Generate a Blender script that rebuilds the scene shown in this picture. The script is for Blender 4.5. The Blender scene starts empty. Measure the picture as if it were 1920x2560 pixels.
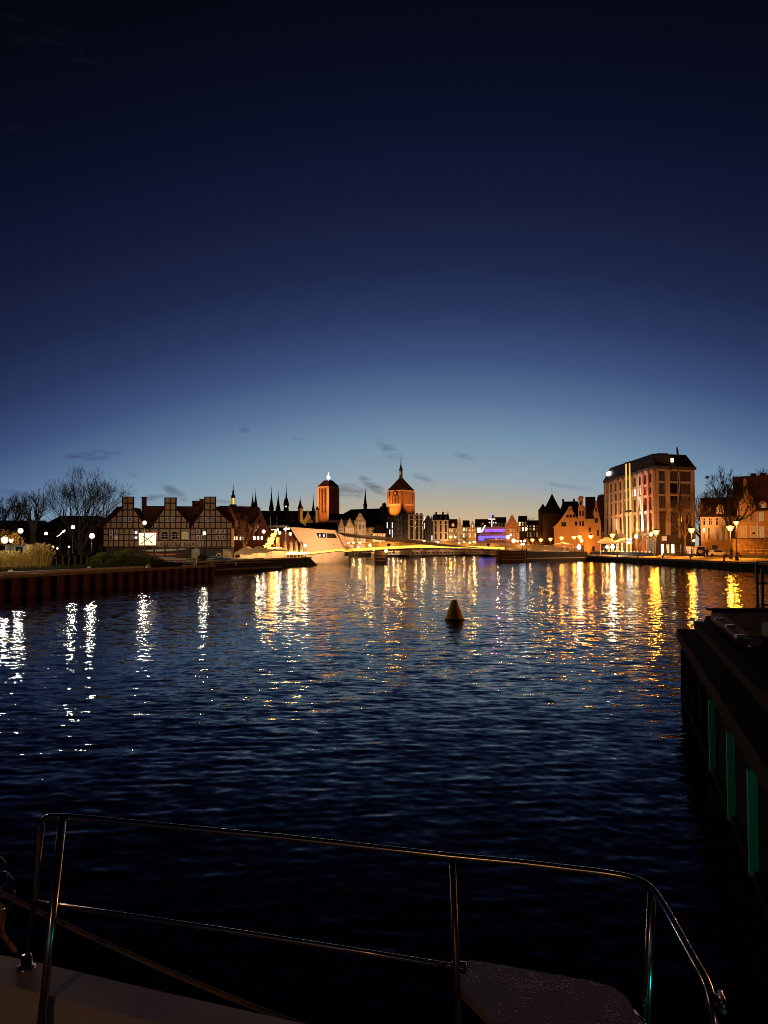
import bpy, math, random
import numpy as np
from mathutils import Vector, Matrix
random.seed(7)
S = bpy.context.scene
COL = S.collection
PI = math.pi
# ------------------------------------------------------------------ camera model
F = 1923.0                     # focal length in photo pixels (26 mm on a phone, portrait)
HE = 3.3                       # eye height over the water
TILT = math.atan(88 / F)
CT, ST = math.cos(TILT), math.sin(TILT)
ZL = 1.43                      # quay level
def ray(px, py):
    u = (px - 960) / F; v = (1280 - py) / F
    return u, CT - v * ST, ST + v * CT
def P(px, py, Y):              # point at forward distance Y
    x, y, z = ray(px, py); k = Y / y
    return Vector((x * k, Y, HE + z * k))
def PZ(px, py, z):             # point on a level z
    x, y, dz = ray(px, py); k = (z - HE) / dz
    return Vector((x * k, y * k, z))
def XX(px, Y): return P(px, 1340, Y).x
def ZZ(py, Y): return P(960, py, Y).z
def lin(c):
    return tuple(((v / 255) / 12.92 if v / 255 <= .04045 else ((v / 255 + .055) / 1.055) ** 2.4) for v in c)
# ------------------------------------------------------------------ materials
MATS = {}
def mat(name, col=(.3, .3, .3), rough=.8, var=.25, scale=1.5, metal=0., emit=None, es=0., spec=.4, bump=0., coords='Object'):
    if name in MATS: return MATS[name]
    m = bpy.data.materials.new(name); m.use_nodes = True
    nt = m.node_tree; b = nt.nodes['Principled BSDF']
    b.inputs['Roughness'].default_value = rough; b.inputs['Metallic'].default_value = metal
    b.inputs['Specular IOR Level'].default_value = spec
    b.inputs['Base Color'].default_value = (*col, 1)
    if var > 0:
        tc = nt.nodes.new('ShaderNodeTexCoord')
        n = nt.nodes.new('ShaderNodeTexNoise'); n.inputs['Scale'].default_value = scale; n.inputs['Detail'].default_value = 5
        n.inputs['Roughness'].default_value = .65
        nt.links.new(tc.outputs[coords], n.inputs['Vector'])
        r = nt.nodes.new('ShaderNodeValToRGB')
        r.color_ramp.elements[0].position = .3; r.color_ramp.elements[1].position = .72
        r.color_ramp.elements[0].color = (*[c * (1 - var) for c in col], 1)
        r.color_ramp.elements[1].color = (*[min(1, c * (1 + var)) for c in col], 1)
        nt.links.new(n.outputs['Fac'], r.inputs['Fac']); nt.links.new(r.outputs['Color'], b.inputs['Base Color'])
        if bump > 0:
            bp = nt.nodes.new('ShaderNodeBump'); bp.inputs['Strength'].default_value = .6; bp.inputs['Distance'].default_value = bump
            nt.links.new(n.outputs['Fac'], bp.inputs['Height']); nt.links.new(bp.outputs['Normal'], b.inputs['Normal'])
    if emit:
        b.inputs['Emission Color'].default_value = (*emit, 1); b.inputs['Emission Strength'].default_value = es
    MATS[name] = m
    return m
def brick_mat(name, c1, c2, mortar, scale=4.):
    if name in MATS: return MATS[name]
    m = mat(name, c1, .85, 0)
    nt = m.node_tree; b = nt.nodes['Principled BSDF']
    tc = nt.nodes.new('ShaderNodeTexCoord'); mp = nt.nodes.new('ShaderNodeMapping'); mp.inputs['Rotation'].default_value = (PI / 2, 0, 0)
    br = nt.nodes.new('ShaderNodeTexBrick'); br.inputs['Scale'].default_value = scale
    br.inputs['Color1'].default_value = (*c1, 1); br.inputs['Color2'].default_value = (*c2, 1); br.inputs['Mortar'].default_value = (*mortar, 1)
    n = nt.nodes.new('ShaderNodeTexNoise'); n.inputs['Scale'].default_value = .35; n.inputs['Detail'].default_value = 6
    mx = nt.nodes.new('ShaderNodeMix'); mx.data_type = 'RGBA'; mx.blend_type = 'MULTIPLY'; mx.inputs[0].default_value = .7
    cr = nt.nodes.new('ShaderNodeValToRGB'); cr.color_ramp.elements[0].position = .3; cr.color_ramp.elements[0].color = (.45, .42, .4, 1)
    cr.color_ramp.elements[1].position = .65; cr.color_ramp.elements[1].color = (1, 1, 1, 1)
    nt.links.new(tc.outputs['Object'], mp.inputs[0]); nt.links.new(mp.outputs[0], br.inputs['Vector']); nt.links.new(tc.outputs['Object'], n.inputs['Vector'])
    nt.links.new(n.outputs['Fac'], cr.inputs['Fac']); nt.links.new(br.outputs['Color'], mx.inputs[6]); nt.links.new(cr.outputs['Color'], mx.inputs[7])
    nt.links.new(mx.outputs[2], b.inputs['Base Color'])
    return m
def globe_mat(name, col, s):
    if name in MATS: return MATS[name]
    m = bpy.data.materials.new(name); m.use_nodes = True; nt = m.node_tree; nt.nodes.clear()
    o = nt.nodes.new('ShaderNodeOutputMaterial'); a = nt.nodes.new('ShaderNodeAddShader')
    t = nt.nodes.new('ShaderNodeBsdfTransparent'); t.inputs[0].default_value = (.9, .9, .9, 1)
    e = nt.nodes.new('ShaderNodeEmission'); e.inputs[0].default_value = (*col, 1); e.inputs[1].default_value = s
    nt.links.new(t.outputs[0], a.inputs[0]); nt.links.new(e.outputs[0], a.inputs[1]); nt.links.new(a.outputs[0], o.inputs[0])
    MATS[name] = m; return m
def lit(name, col, s): return mat(name, (.05, .05, .05), .4, 0, emit=col, es=s)
def translucent(m, k):
    nt = m.node_tree; b = nt.nodes['Principled BSDF']; o = [n for n in nt.nodes if n.type == 'OUTPUT_MATERIAL'][0]
    t = nt.nodes.new('ShaderNodeBsdfTranslucent'); mx = nt.nodes.new('ShaderNodeMixShader'); mx.inputs[0].default_value = k
    if b.inputs['Base Color'].is_linked: nt.links.new(b.inputs['Base Color'].links[0].from_socket, t.inputs[0])
    else: t.inputs[0].default_value = b.inputs['Base Color'].default_value
    nt.links.new(b.outputs[0], mx.inputs[1]); nt.links.new(t.outputs[0], mx.inputs[2]); nt.links.new(mx.outputs[0], o.inputs[0]); return m
WARM = (1, .55, .17); SODIUM = (1, .34, .03); WHITE = (1, .87, .66); GOLD = (1, .5, .06)
M_TIMBER = mat('dark_red_timber', (.03, .008, .006), .7, .3, 3)
M_PLASTER = mat('beige_infill_plaster', (.43, .29, .18), .9, .2, 1.2)
M_ROOF = mat('dark_clay_roof', (.045, .016, .011), .85, .35, 1.5)
M_ROOFR = mat('red_clay_roof', (.12, .03, .02), .85, .3, 1.5)
M_BLACK = mat('black_metal', (.012, .012, .013), .45, .2, 4)
M_DARK = mat('dark_stone', (.035, .03, .027), .85, .4, 1.2)
M_GLASS = mat('dark_window_glass', (.012, .013, .016), .08, 0, spec=.6)
M_WHITEP = mat('white_paint', (.72, .69, .64), .5, .08, 3)
M_BRICK = brick_mat('red_brick', (.24, .062, .026), (.17, .042, .02), (.17, .11, .08))
M_BRICKT = brick_mat('church_brick', (.42, .17, .07), (.34, .13, .06), (.34, .24, .16), 2.5)
M_STONE = mat('pale_stone', (.42, .34, .25), .85, .2, .8)
M_CREAM = mat('cream_plaster', (.5, .37, .23), .85, .15, .6)
M_BEIGE = mat('beige_plaster', (.4, .29, .2), .85, .18, .6)
M_OCHRE = mat('ochre_plaster', (.5, .29, .12), .85, .18, .6)
M_CONC = mat('pale_concrete', (.52, .42, .33), .8, .1, .5)
M_CONCG = mat('grey_concrete', (.36, .33, .28), .85, .2, .7)
M_PAVE = mat('quay_paving', (.32, .25, .18), .85, .3, .8)
M_SHEET = mat('rusty_sheet_pile', (.1, .034, .02), .8, .45, 2.5, bump=.02)
M_STEEL = mat('polished_steel', (.42, .4, .38), .22, .1, 9, metal=1)
M_TENT = translucent(mat('white_canvas', (.75, .68, .55), .8, .06, 2), .45)
M_WOOD = mat('weathered_wood', (.11, .06, .035), .8, .4, 4)
L_WIN = lit('warm_lit_pane', (1, .62, .24), 1.3)
L_WINB = lit('bright_lit_pane', (1, .78, .42), 4.5)
L_WINW = lit('cool_lit_pane', (.86, .86, 1), 1.6)
L_WIND = lit('dim_lit_pane', (1, .55, .22), .28)
# ------------------------------------------------------------------ mesh builder
class MB:
    def __init__(s): s.v = []; s.f = []; s.m = []
    def add(s, vs, fs, m=0):
        n = len(s.v); s.v += [tuple(v) for v in vs]; s.f += [tuple(i + n for i in f) for f in fs]; s.m += [m] * len(fs)
    def box(s, x0, x1, y0, y1, z0, z1, m=0, taper=0.):
        t = taper
        s.add([(x0, y0, z0), (x1, y0, z0), (x1, y1, z0), (x0, y1, z0), (x0 + t, y0 + t, z1), (x1 - t, y0 + t, z1), (x1 - t, y1 - t, z1), (x0 + t, y1 - t, z1)],
              [(0, 3, 2, 1), (4, 5, 6, 7), (0, 1, 5, 4), (1, 2, 6, 5), (2, 3, 7, 6), (3, 0, 4, 7)], m)
    def prism(s, poly, y0, y1, m=0):           # polygon in x,z (counter-clockwise seen from -y), extruded along y
        n = len(poly)
        vs = [(x, y0, z) for x, z in poly] + [(x, y1, z) for x, z in poly]
        s.add(vs, [tuple(range(n)), tuple(range(2 * n - 1, n - 1, -1))] + [((i + 1) % n, i, i + n, (i + 1) % n + n) for i in range(n)], m)
    def slab(s, poly, z0, z1, m=0):            # polygon in x,y (ccw from above)
        n = len(poly)
        vs = [(x, y, z0) for x, y in poly] + [(x, y, z1) for x, y in poly]
        s.add(vs, [tuple(range(n - 1, -1, -1)), tuple(range(n, 2 * n))] + [(i, (i + 1) % n, (i + 1) % n + n, i + n) for i in range(n)], m)
    def tube(s, pts, r, n=8, m=0, cap=True):
        pts = [Vector(p) for p in pts]
        rs = r if isinstance(r, (list, tuple)) else [r] * len(pts)
        base = len(s.v); up = None
        for i, p in enumerate(pts):
            d = (pts[min(i + 1, len(pts) - 1)] - pts[max(i - 1, 0)])
            if d.length < 1e-9: d = Vector((0, 0, 1))
            d.normalize()
            if up is None:
                up = d.cross(Vector((0, 0, 1)) if abs(d.z) < .9 else Vector((1, 0, 0))).normalized()
            else:
                up = (up - d * up.dot(d))
                up = up.normalized() if up.length > 1e-6 else d.orthogonal().normalized()
            w = d.cross(up)
            for k in range(n):
                a = 2 * PI * k / n
                s.v.append(tuple(p + (up * math.cos(a) + w * math.sin(a)) * rs[i]))
        for i in range(len(pts) - 1):
            for k in range(n):
                a = base + i * n + k; b = base + i * n + (k + 1) % n
                s.f.append((a, b, b + n, a + n)); s.m.append(m)
        if cap:
            s.f.append(tuple(base + k for k in range(n - 1, -1, -1))); s.m.append(m)
            e = base + (len(pts) - 1) * n
            s.f.append(tuple(e + k for k in range(n))); s.m.append(m)
    def lathe(s, prof, n=12, c=(0, 0, 0), m=0):   # prof: (r,z)
        base = len(s.v)
        for r, z in prof:
            for k in range(n):
                a = 2 * PI * k / n
                s.v.append((c[0] + max(r, 1e-4) * math.cos(a), c[1] + max(r, 1e-4) * math.sin(a), c[2] + z))
        for i in range(len(prof) - 1):
            for k in range(n):
                a = base + i * n + k; b = base + i * n + (k + 1) % n
                s.f.append((a, b, b + n, a + n)); s.m.append(m)
        s.f.append(tuple(base + k for k in range(n - 1, -1, -1))); s.m.append(m)
        e = base + (len(prof) - 1) * n
        s.f.append(tuple(e + k for k in range(n))); s.m.append(m)
    def ball(s, c, r, n=10, m=0, sx=1, sy=1, sz=1):
        prof = [(math.sin(PI * i / (n - 2)) , -math.cos(PI * i / (n - 2))) for i in range(n - 1)]
        base = len(s.v); s.lathe(prof, n, (0, 0, 0), m)
        for i in range(base, len(s.v)):
            x, y, z = s.v[i]; s.v[i] = (c[0] + x * r * sx, c[1] + y * r * sy, c[2] + z * r * sz)
    def mesh(s, name, mats, smooth=False):
        me = bpy.data.meshes.new(name); me.from_pydata(s.v, [], s.f); me.update()
        for m in (mats if isinstance(mats, (list, tuple)) else [mats]): me.materials.append(m)
        me.polygons.foreach_set('material_index', s.m)
        if smooth: me.polygons.foreach_set('use_smooth', [True] * len(s.f))
        return me
    def build(s, name, mats, parent=None, smooth=False, loc=(0, 0, 0), rz=0):
        o = bpy.data.objects.new(name, s.mesh(name, mats, smooth)); COL.objects.link(o)
        o.parent = parent; o.location = loc; o.rotation_euler = (0, 0, rz)
        return o
def tag(o, label, cat, group=None):
    o['label'] = label; o['category'] = cat
    if group: o['group'] = group
    return o
def thing(name, label, cat, loc=(0, 0, 0), rz=0, group=None):
    o = bpy.data.objects.new(name, None); COL.objects.link(o); o.empty_display_size = .3
    o.location = loc; o.rotation_euler = (0, 0, rz)
    return tag(o, label, cat, group)
def structure(o): o['kind'] = 'structure'; return o
def copy_thing(root, loc, rz, label=None):
    c = root.copy(); COL.objects.link(c); c.location = loc; c.rotation_euler = (0, 0, rz)
    if label: c['label'] = label
    for ch in root.children:
        d = ch.copy(); COL.objects.link(d); d.parent = c
        for g in ch.children:
            e = g.copy(); COL.objects.link(e); e.parent = d
    return c
def lamp_light(name, loc, col, watts, r=.12, parent=None):
    l = bpy.data.lights.new(name, 'POINT'); l.color = col; l.energy = watts; l.shadow_soft_size = r
    o = bpy.data.objects.new(name, l); COL.objects.link(o); o.location = loc; o.parent = parent
    return o
def flood(name, loc, target, col, watts, angle=60, r=.3, parent=None):
    l = bpy.data.lights.new(name, 'SPOT'); l.color = col; l.energy = watts; l.spot_size = math.radians(angle); l.spot_blend = .6; l.shadow_soft_size = r
    o = bpy.data.objects.new(name, l); COL.objects.link(o); o.location = loc
    o.rotation_euler = (Vector(target) - Vector(loc)).to_track_quat('-Z', 'Y').to_euler()
    o.parent = parent
    return o
WINC = {}
def window(root, x, z, w, h, pane=None, frame=None, y=0., bars=1, name='window', fw=.1, rz=0, arch=False):
    """one window: frame proud of the wall, pane in it; x is the middle, z the sill"""
    pane = pane or M_GLASS; frame = frame or M_WHITEP
    k = (round(w, 2), round(h, 2), pane.name, frame.name, bars, fw, arch)
    if k not in WINC:
        b = MB(); d0, d1 = -.07, .05
        b.box(-w / 2 + fw, w / 2 - fw, -.02, .04, fw, h - fw, 1)
        b.box(-w / 2, w / 2, d0, d1, 0, fw); b.box(-w / 2, w / 2, d0, d1, h - fw, h)
        b.box(-w / 2, -w / 2 + fw, d0, d1, fw, h - fw); b.box(w / 2 - fw, w / 2, d0, d1, fw, h - fw)
        if bars:
            b.box(-fw * .35, fw * .35, d0 + .015, d1, fw, h - fw)
            b.box(-w / 2 + fw, w / 2 - fw, d0 + .02, d1, h * .55 - fw * .3, h * .55 + fw * .3)
        if arch:
            n = 8; pts = [(-w / 2, h)] + []
            poly = [(w / 2 * math.cos(PI * i / n), h + w * .32 * math.sin(PI * i / n)) for i in range(n + 1)]
            b.prism(poly, -.02, .05, 1)
            b.tube([(x_, -.04, z_) for x_, z_ in poly], fw * .5, 5, 0)
        WINC[k] = b.mesh('window', [frame, pane])
    o = bpy.data.objects.new(name, WINC[k]); COL.objects.link(o); o.parent = root; o.location = (x, y, z); o.rotation_euler = (0, 0, rz)
    return o
def text_mesh(txt, size, depth, name, m, parent, loc, rot=(PI / 2, 0, 0), sx=1):
    c = bpy.data.curves.new(name, 'FONT'); c.body = txt; c.size = size; c.extrude = depth; c.align_x = 'CENTER'
    t = bpy.data.objects.new(name, c); COL.objects.link(t)
    dg = bpy.context.evaluated_depsgraph_get()
    me = bpy.data.meshes.new_from_object(t.evaluated_get(dg)); bpy.data.objects.remove(t)
    me.materials.clear(); me.materials.append(m)
    o = bpy.data.objects.new(name, me); COL.objects.link(o); o.parent = parent; o.location = loc; o.rotation_euler = rot; o.scale = (sx, 1, 1)
    return o
# ------------------------------------------------------------------ camera, render, sky
cam = bpy.data.cameras.new('camera'); co = bpy.data.objects.new('camera', cam); COL.objects.link(co)
co.location = (0, 0, HE); co.rotation_euler = (PI / 2 + TILT, 0, 0)
cam.sensor_fit = 'VERTICAL'; cam.sensor_height = 24; cam.lens = 24 * F / 2560
cam.clip_start = .05; cam.clip_end = 8000
S.camera = co
S.view_settings.view_transform = 'Standard'; S.view_settings.look = 'None'; S.view_settings.exposure = 0; S.view_settings.gamma = 1
S.render.engine = 'CYCLES'
cy = S.cycles; cy.use_denoising = True; cy.max_bounces = 6; cy.diffuse_bounces = 2; cy.glossy_bounces = 4; cy.transparent_max_bounces = 12
cy.sample_clamp_direct = 0; cy.sample_clamp_indirect = 6; cy.caustics_reflective = False; cy.caustics_refractive = False; cy.blur_glossy = .3
cy.filter_width = .9; cy.use_adaptive_sampling = True; cy.adaptive_threshold = .008; cy.use_light_tree = True
try: cy.denoiser = 'OPENIMAGEDENOISE'; cy.denoising_prefilter = 'ACCURATE'
except Exception: pass

w = bpy.data.worlds.new('World'); S.world = w; w.use_nodes = True
nt = w.node_tree; nt.nodes.clear()
N = nt.nodes.new; LK = nt.links.new
def math_(op, a, b=None, c=None):
    n = N('ShaderNodeMath'); n.operation = op
    for i, v in enumerate((a, b, c)):
        if v is None: continue
        if isinstance(v, (int, float)): n.inputs[i].default_value = v
        else: LK(v, n.inputs[i])
    return n.outputs[0]
out = N('ShaderNodeOutputWorld'); bg = N('ShaderNodeBackground'); LK(bg.outputs[0], out.inputs[0])
tc = N('ShaderNodeTexCoord'); sep = N('ShaderNodeSeparateXYZ'); LK(tc.outputs['Generated'], sep.inputs[0])
sx, sy, sz = sep.outputs
GA = math.radians(4)           # the afterglow sits a little right of the view axis
side = math_('SUBTRACT', math_('MULTIPLY', sx, math.cos(GA)), math_('MULTIPLY', sy, math.sin(GA)))
front = math_('ADD', math_('MULTIPLY', sx, math.sin(GA)), math_('MULTIPLY', sy, math.cos(GA)))
t = math_('ADD', math_('MAXIMUM', sz, 0.), math_('MULTIPLY', math_('MULTIPLY', side, side), .5))
cr = N('ShaderNodeValToRGB'); LK(t, cr.inputs[0])
stops = [(0, (228, 178, 120)), (.03, (212, 180, 138)), (.058, (180, 171, 152)), (.09, (146, 164, 176)), (.14, (117, 146, 170)), (.19, (87, 113, 150)), (.24, (61, 81, 123)),
         (.29, (43, 58, 97)), (.35, (29, 39, 71)), (.42, (20, 27, 55)), (.50, (12, 16, 39)), (.57, (7, 10, 25)), (.63, (4, 6, 15)), (1, (1, 2, 5))]
el = cr.color_ramp.elements
while len(el) < len(stops): el.new(.5)
for e, (p, c) in zip(el, stops): e.position = p; e.color = (*lin(c), 1)
back = N('ShaderNodeMapRange'); LK(front, back.inputs[0]); back.inputs[1].default_value = -.3; back.inputs[2].default_value = .6; back.inputs[3].default_value = .3; back.inputs[4].default_value = 1
# thin evening cloud wisps, laid out in azimuth / elevation (pixels only used to read the two angles off)
nz = N('ShaderNodeTexNoise'); mp = N('ShaderNodeMapping'); mp.inputs['Scale'].default_value = (26, 26, 110); LK(tc.outputs['Generated'], mp.inputs[0]); LK(mp.outputs[0], nz.inputs['Vector'])
nz.inputs['Scale'].default_value = 1; nz.inputs['Detail'].default_value = 6; nz.inputs['Roughness'].default_value = .62; nz.inputs['Distortion'].default_value = .6
az = math_('ARCTAN2', sx, sy); elv = math_('ARCSINE', sz)
wisps = None
for px, py, wx, wy, sl, k in [(232, 1139, 62, 13, -.12, 1), (440, 1233, 34, 14, .5, 1), (400, 1245, 60, 9, 0, .6), (310, 1235, 26, 12, .3, .7), (875, 1228, 44, 20, .1, .9), (932, 1215, 34, 16, .55, 1), (975, 1128, 36, 22, .6, .6),
                              (1062, 1200, 34, 12, .4, .55), (1160, 1137, 36, 14, .3, .45), (610, 1076, 14, 8, 0, .6), (745, 1099, 22, 8, 0, .4), (560, 1262, 70, 12, .1, .7), (60, 1250, 70, 20, .2, .6), (1270, 1195, 24, 8, .2, .35), (330, 1185, 22, 9, .5, .5), (1400, 1215, 80, 10, .1, .3),
                              (60, 1300, 90, 9, .1, .6), (150, 120, 150, 60, .25, .15), (60, 350, 110, 60, .5, .12)]:
    x, y, z = ray(px, py); a0 = math.atan2(x, y); e0 = math.atan2(z, math.hypot(x, y))
    wx *= 1.2; wy *= 1.1; k *= .58
    da = math_('MULTIPLY', math_('SUBTRACT', az, a0), F / wx); de = math_('MULTIPLY', math_('ADD', math_('SUBTRACT', elv, e0), math_('MULTIPLY', math_('SUBTRACT', az, a0), sl)), F / wy)
    r2 = math_('ADD', math_('MULTIPLY', da, da), math_('MULTIPLY', de, de))
    g = math_('MULTIPLY', math_('MAXIMUM', math_('SUBTRACT', 1.0, r2), 0.), k)
    wisps = g if wisps is None else math_('MAXIMUM', wisps, g)
cl = N('ShaderNodeMapRange'); LK(math_('MULTIPLY', math_('POWER', wisps, .6), math_('MAXIMUM', math_('MULTIPLY', math_('SUBTRACT', nz.outputs['Fac'], .33), 3.), 0.)), cl.inputs[0])
cl.inputs[1].default_value = .1; cl.inputs[2].default_value = .75; cl.inputs[3].default_value = 0; cl.inputs[4].default_value = .72
mixc = N('ShaderNodeMix'); mixc.data_type = 'RGBA'; LK(cl.outputs[0], mixc.inputs[0]); LK(cr.outputs[0], mixc.inputs[6]); mixc.inputs[7].default_value = (*lin((44, 48, 62)), 1)
hi = N('ShaderNodeMapRange'); LK(sz, hi.inputs[0]); hi.inputs[1].default_value = .3; hi.inputs[2].default_value = .4
mixh = N('ShaderNodeMix'); mixh.data_type = 'RGBA'; LK(hi.outputs[0], mixh.inputs[0]); mixh.inputs[6].default_value = (*lin((44, 48, 62)), 1); mixh.inputs[7].default_value = (*lin((30, 33, 48)), 1); LK(mixh.outputs[2], mixc.inputs[7])
LK(mixc.outputs[2], bg.inputs[0]); LK(back.outputs[0], bg.inputs[1])
# ------------------------------------------------------------------ land and water
BANKL = [(-62, -120), (-36.6, 0), (-25, 50), (-17.9, 80.2), (-24.5, 82), (-23.4, 95), (-13.6, 143), (-19.8, 157.5), (-19.8, 170), (-13, 176), (-13, 262), (32, 335), (44, 348)]
BANKR = [(52, 348), (52, 206), (57.4, 206), (57.4, 97), (53, 97), (56, 40), (66, -120)]
g = MB(); poly = BANKL + BANKR + [(3500, -120), (3500, 4500), (-3500, 4500), (-3500, -120)]
g.add([(x, y, ZL) for x, y in poly], [tuple(range(len(poly) - 1, -1, -1))])
structure(g.build('ground', M_PAVE))
g = MB(); g.add([(51.9, 97, 1.1), (57.42, 97, 1.62), (57.42, 206, 1.62), (51.9, 206, 1.1)], [(0, 1, 2, 3)]); g.add([(51.9, 206, 1.1), (57.42, 206, 1.62), (57.42, 206, 0), (51.9, 206, 0)], [(0, 1, 2, 3)]); structure(g.build('promenade', M_PAVE))     # it falls towards the water
b = MB(); b.add([(-4000, -300, -5), (4000, -300, -5), (4000, 5000, -5), (-4000, 5000, -5)], [(0, 1, 2, 3)]); structure(b.build('riverbed', M_DARK))

def build_water():
    rng = np.random.default_rng(5)
    na, nr = 900, 1300
    ang = np.linspace(-.85, .85, na)
    rad = np.concatenate([np.geomspace(1.2, 90, nr - 120), np.geomspace(91, 3500, 120)])
    A, R = np.meshgrid(ang, rad)
    X = R * np.sin(A); Y = R * np.cos(A); Z = np.zeros_like(X)
    dr = np.gradient(rad)[:, None]; da = (R * (ang[1] - ang[0])); sp = np.maximum(dr, da * .7)
    nw = 72; lam = np.geomspace(.09, 1.3, nw); rng.shuffle(lam)
    th = rng.normal(0.16, 1., nw) * np.where(lam < .3, .75, .4)                    # wave direction about the view axis
    lee = 1 - .5 * np.exp(-(R / 9.) ** 2)
    patch = 1. + .34 * np.sin(X * .16 + Y * .07 + 1.) * np.cos(Y * .11 - X * .06) + .22 * np.sin(X * .41 - Y * .23)
    tot = np.zeros_like(X); full = 0.
    for l, a_ in zip(lam, th):
        k = 2 * PI / l; s = .0071 * (1.4 if .13 < l < .42 else .5)
        ph = rng.uniform(0, 2 * PI)
        wgt = np.clip((l / sp - 3.) / 3., 0, 1)
        gust = lee * patch * (1 + .35 * np.sin(X * .13 + Y * .045 + ph) * np.cos(Y * .09 - X * .05 + 2 * ph))
        Z += wgt * gust * (s / k) * np.sin(k * (X * math.sin(a_) + Y * math.cos(a_)) + ph + .6 * np.sin(.31 * X + .22 * Y + ph))
        tot += (wgt * s) ** 2 / 2; full += s * s / 2
    rest = np.sqrt(np.clip(full - tot, 0, None)) * np.clip(patch, .35, 1.3) * lee
    co_ = np.stack([X, Y, Z], -1).reshape(-1, 3).astype(np.float32)
    idx = np.arange(na * nr).reshape(nr, na)
    q = np.stack([idx[:-1, :-1], idx[:-1, 1:], idx[1:, 1:], idx[1:, :-1]], -1).reshape(-1, 4)[:, ::-1]
    me = bpy.data.meshes.new('water')
    me.vertices.add(len(co_)); me.vertices.foreach_set('co', co_.ravel())
    me.loops.add(q.size); me.loops.foreach_set('vertex_index', q.ravel().astype(np.int32))
    me.polygons.add(len(q)); me.polygons.foreach_set('loop_start', np.arange(0, q.size, 4, dtype=np.int32))
    me.polygons.foreach_set('use_smooth', np.ones(len(q), dtype=bool))
    me.update(); me.validate()
    at = me.attributes.new('ripple', 'FLOAT', 'POINT'); at.data.foreach_set('value', rest.ravel().astype(np.float32))
    m = bpy.data.materials.new('river_water'); m.use_nodes = True; n_ = m.node_tree
    bs = n_.nodes['Principled BSDF']; bs.inputs['Base Color'].default_value = (.0015, .0035, .006, 1); bs.inputs['Roughness'].default_value = .03
    bs.inputs['IOR'].default_value = 1.33; bs.inputs['Specular IOR Level'].default_value = .1
    ge = n_.nodes.new('ShaderNodeNewGeometry'); at_ = n_.nodes.new('ShaderNodeAttribute'); at_.attribute_name = 'ripple'
    vs = []
    for sc, am, st in ((3.2, 1.0, .6), (9.0, .8, .55), (1.0, .35, .5)):
        mp_ = n_.nodes.new('ShaderNodeMapping'); mp_.inputs['Scale'].default_value = (sc * st, sc, sc)
        n_.links.new(ge.outputs['Position'], mp_.inputs[0])
        no = n_.nodes.new('ShaderNodeTexNoise'); no.inputs['Scale'].default_value = 1; no.inputs['Detail'].default_value = 2; n_.links.new(mp_.outputs[0], no.inputs['Vector'])
        sb = n_.nodes.new('ShaderNodeVectorMath'); sb.operation = 'SUBTRACT'; sb.inputs[1].default_value = (.5, .5, .5); n_.links.new(no.outputs['Color'], sb.inputs[0])
        ml = n_.nodes.new('ShaderNodeVectorMath'); ml.operation = 'MULTIPLY'; ml.inputs[1].default_value = (am, am, 0); n_.links.new(sb.outputs[0], ml.inputs[0]); vs.append(ml.outputs[0])
    a1 = n_.nodes.new('ShaderNodeVectorMath'); n_.links.new(vs[0], a1.inputs[0]); n_.links.new(vs[1], a1.inputs[1])
    a2 = n_.nodes.new('ShaderNodeVectorMath'); n_.links.new(a1.outputs[0], a2.inputs[0]); n_.links.new(vs[2], a2.inputs[1])
    amp = n_.nodes.new('ShaderNodeMath'); amp.operation = 'MULTIPLY_ADD'; n_.links.new(at_.outputs['Fac'], amp.inputs[0]); amp.inputs[1].default_value = 4.6; amp.inputs[2].default_value = .078
    s_ = n_.nodes.new('ShaderNodeVectorMath'); s_.operation = 'SCALE'; n_.links.new(a2.outputs[0], s_.inputs[0]); n_.links.new(amp.outputs[0], s_.inputs['Scale'])
    a3 = n_.nodes.new('ShaderNodeVectorMath'); n_.links.new(ge.outputs['Normal'], a3.inputs[0]); n_.links.new(s_.outputs[0], a3.inputs[1])
    nn = n_.nodes.new('ShaderNodeVectorMath'); nn.operation = 'NORMALIZE'; n_.links.new(a3.outputs[0], nn.inputs[0]); n_.links.new(nn.outputs[0], bs.inputs['Normal'])
    me.materials.append(m)
    o = bpy.data.objects.new('water', me); COL.objects.link(o); structure(o)
build_water()

# ------------------------------------------------------------------ quay walls
def pile_wall(root, pts, z0, z1, pitch, depth, m):
    """corrugated sheet piling along a polyline, one mesh"""
    b = MB(); prof = []
    for (x0, y0), (x1, y1) in zip(pts[:-1], pts[1:]):
        L = math.hypot(x1 - x0, y1 - y0); ux, uy = (x1 - x0) / L, (y1 - y0) / L; nx, ny = uy, -ux
        n = max(1, int(L / pitch))
        for i in range(n):
            for f, d in ((0, 0), (.42, 0), (.5, depth), (.92, depth)):
                s = (i + f) / n * L; prof.append((x0 + ux * s + nx * d, y0 + uy * s + ny * d))
    prof.append(pts[-1])
    n = len(prof)
    b.add([(x, y, z0) for x, y in prof] + [(x, y, z1) for x, y in prof], [(i, i + 1, i + 1 + n, i + n) for i in range(n - 1)])
    return b.build('sheet_piling', m, root)
def strip(pts, w, z0, z1, off=0.):
    b = MB()
    for (x0, y0), (x1, y1) in zip(pts[:-1], pts[1:]):
        L = math.hypot(x1 - x0, y1 - y0); ux, uy = (x1 - x0) / L, (y1 - y0) / L; nx, ny = uy, -ux
        a = [(x0 + nx * off, y0 + ny * off), (x1 + nx * off, y1 + ny * off), (x1 + nx * (off - w), y1 + ny * (off - w)), (x0 + nx * (off - w), y0 + ny * (off - w))]
        b.slab(a, z0, z1)
    return b
QL = [(-36.6, 0), (-25, 50), (-17.9, 80.2)]
r = thing('quay_wall', 'rust red corrugated sheet pile wall below the grass and hedge', 'quay wall')
pile_wall(r, QL, -3, ZL - .12, 1.5, .38, M_SHEET)
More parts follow.
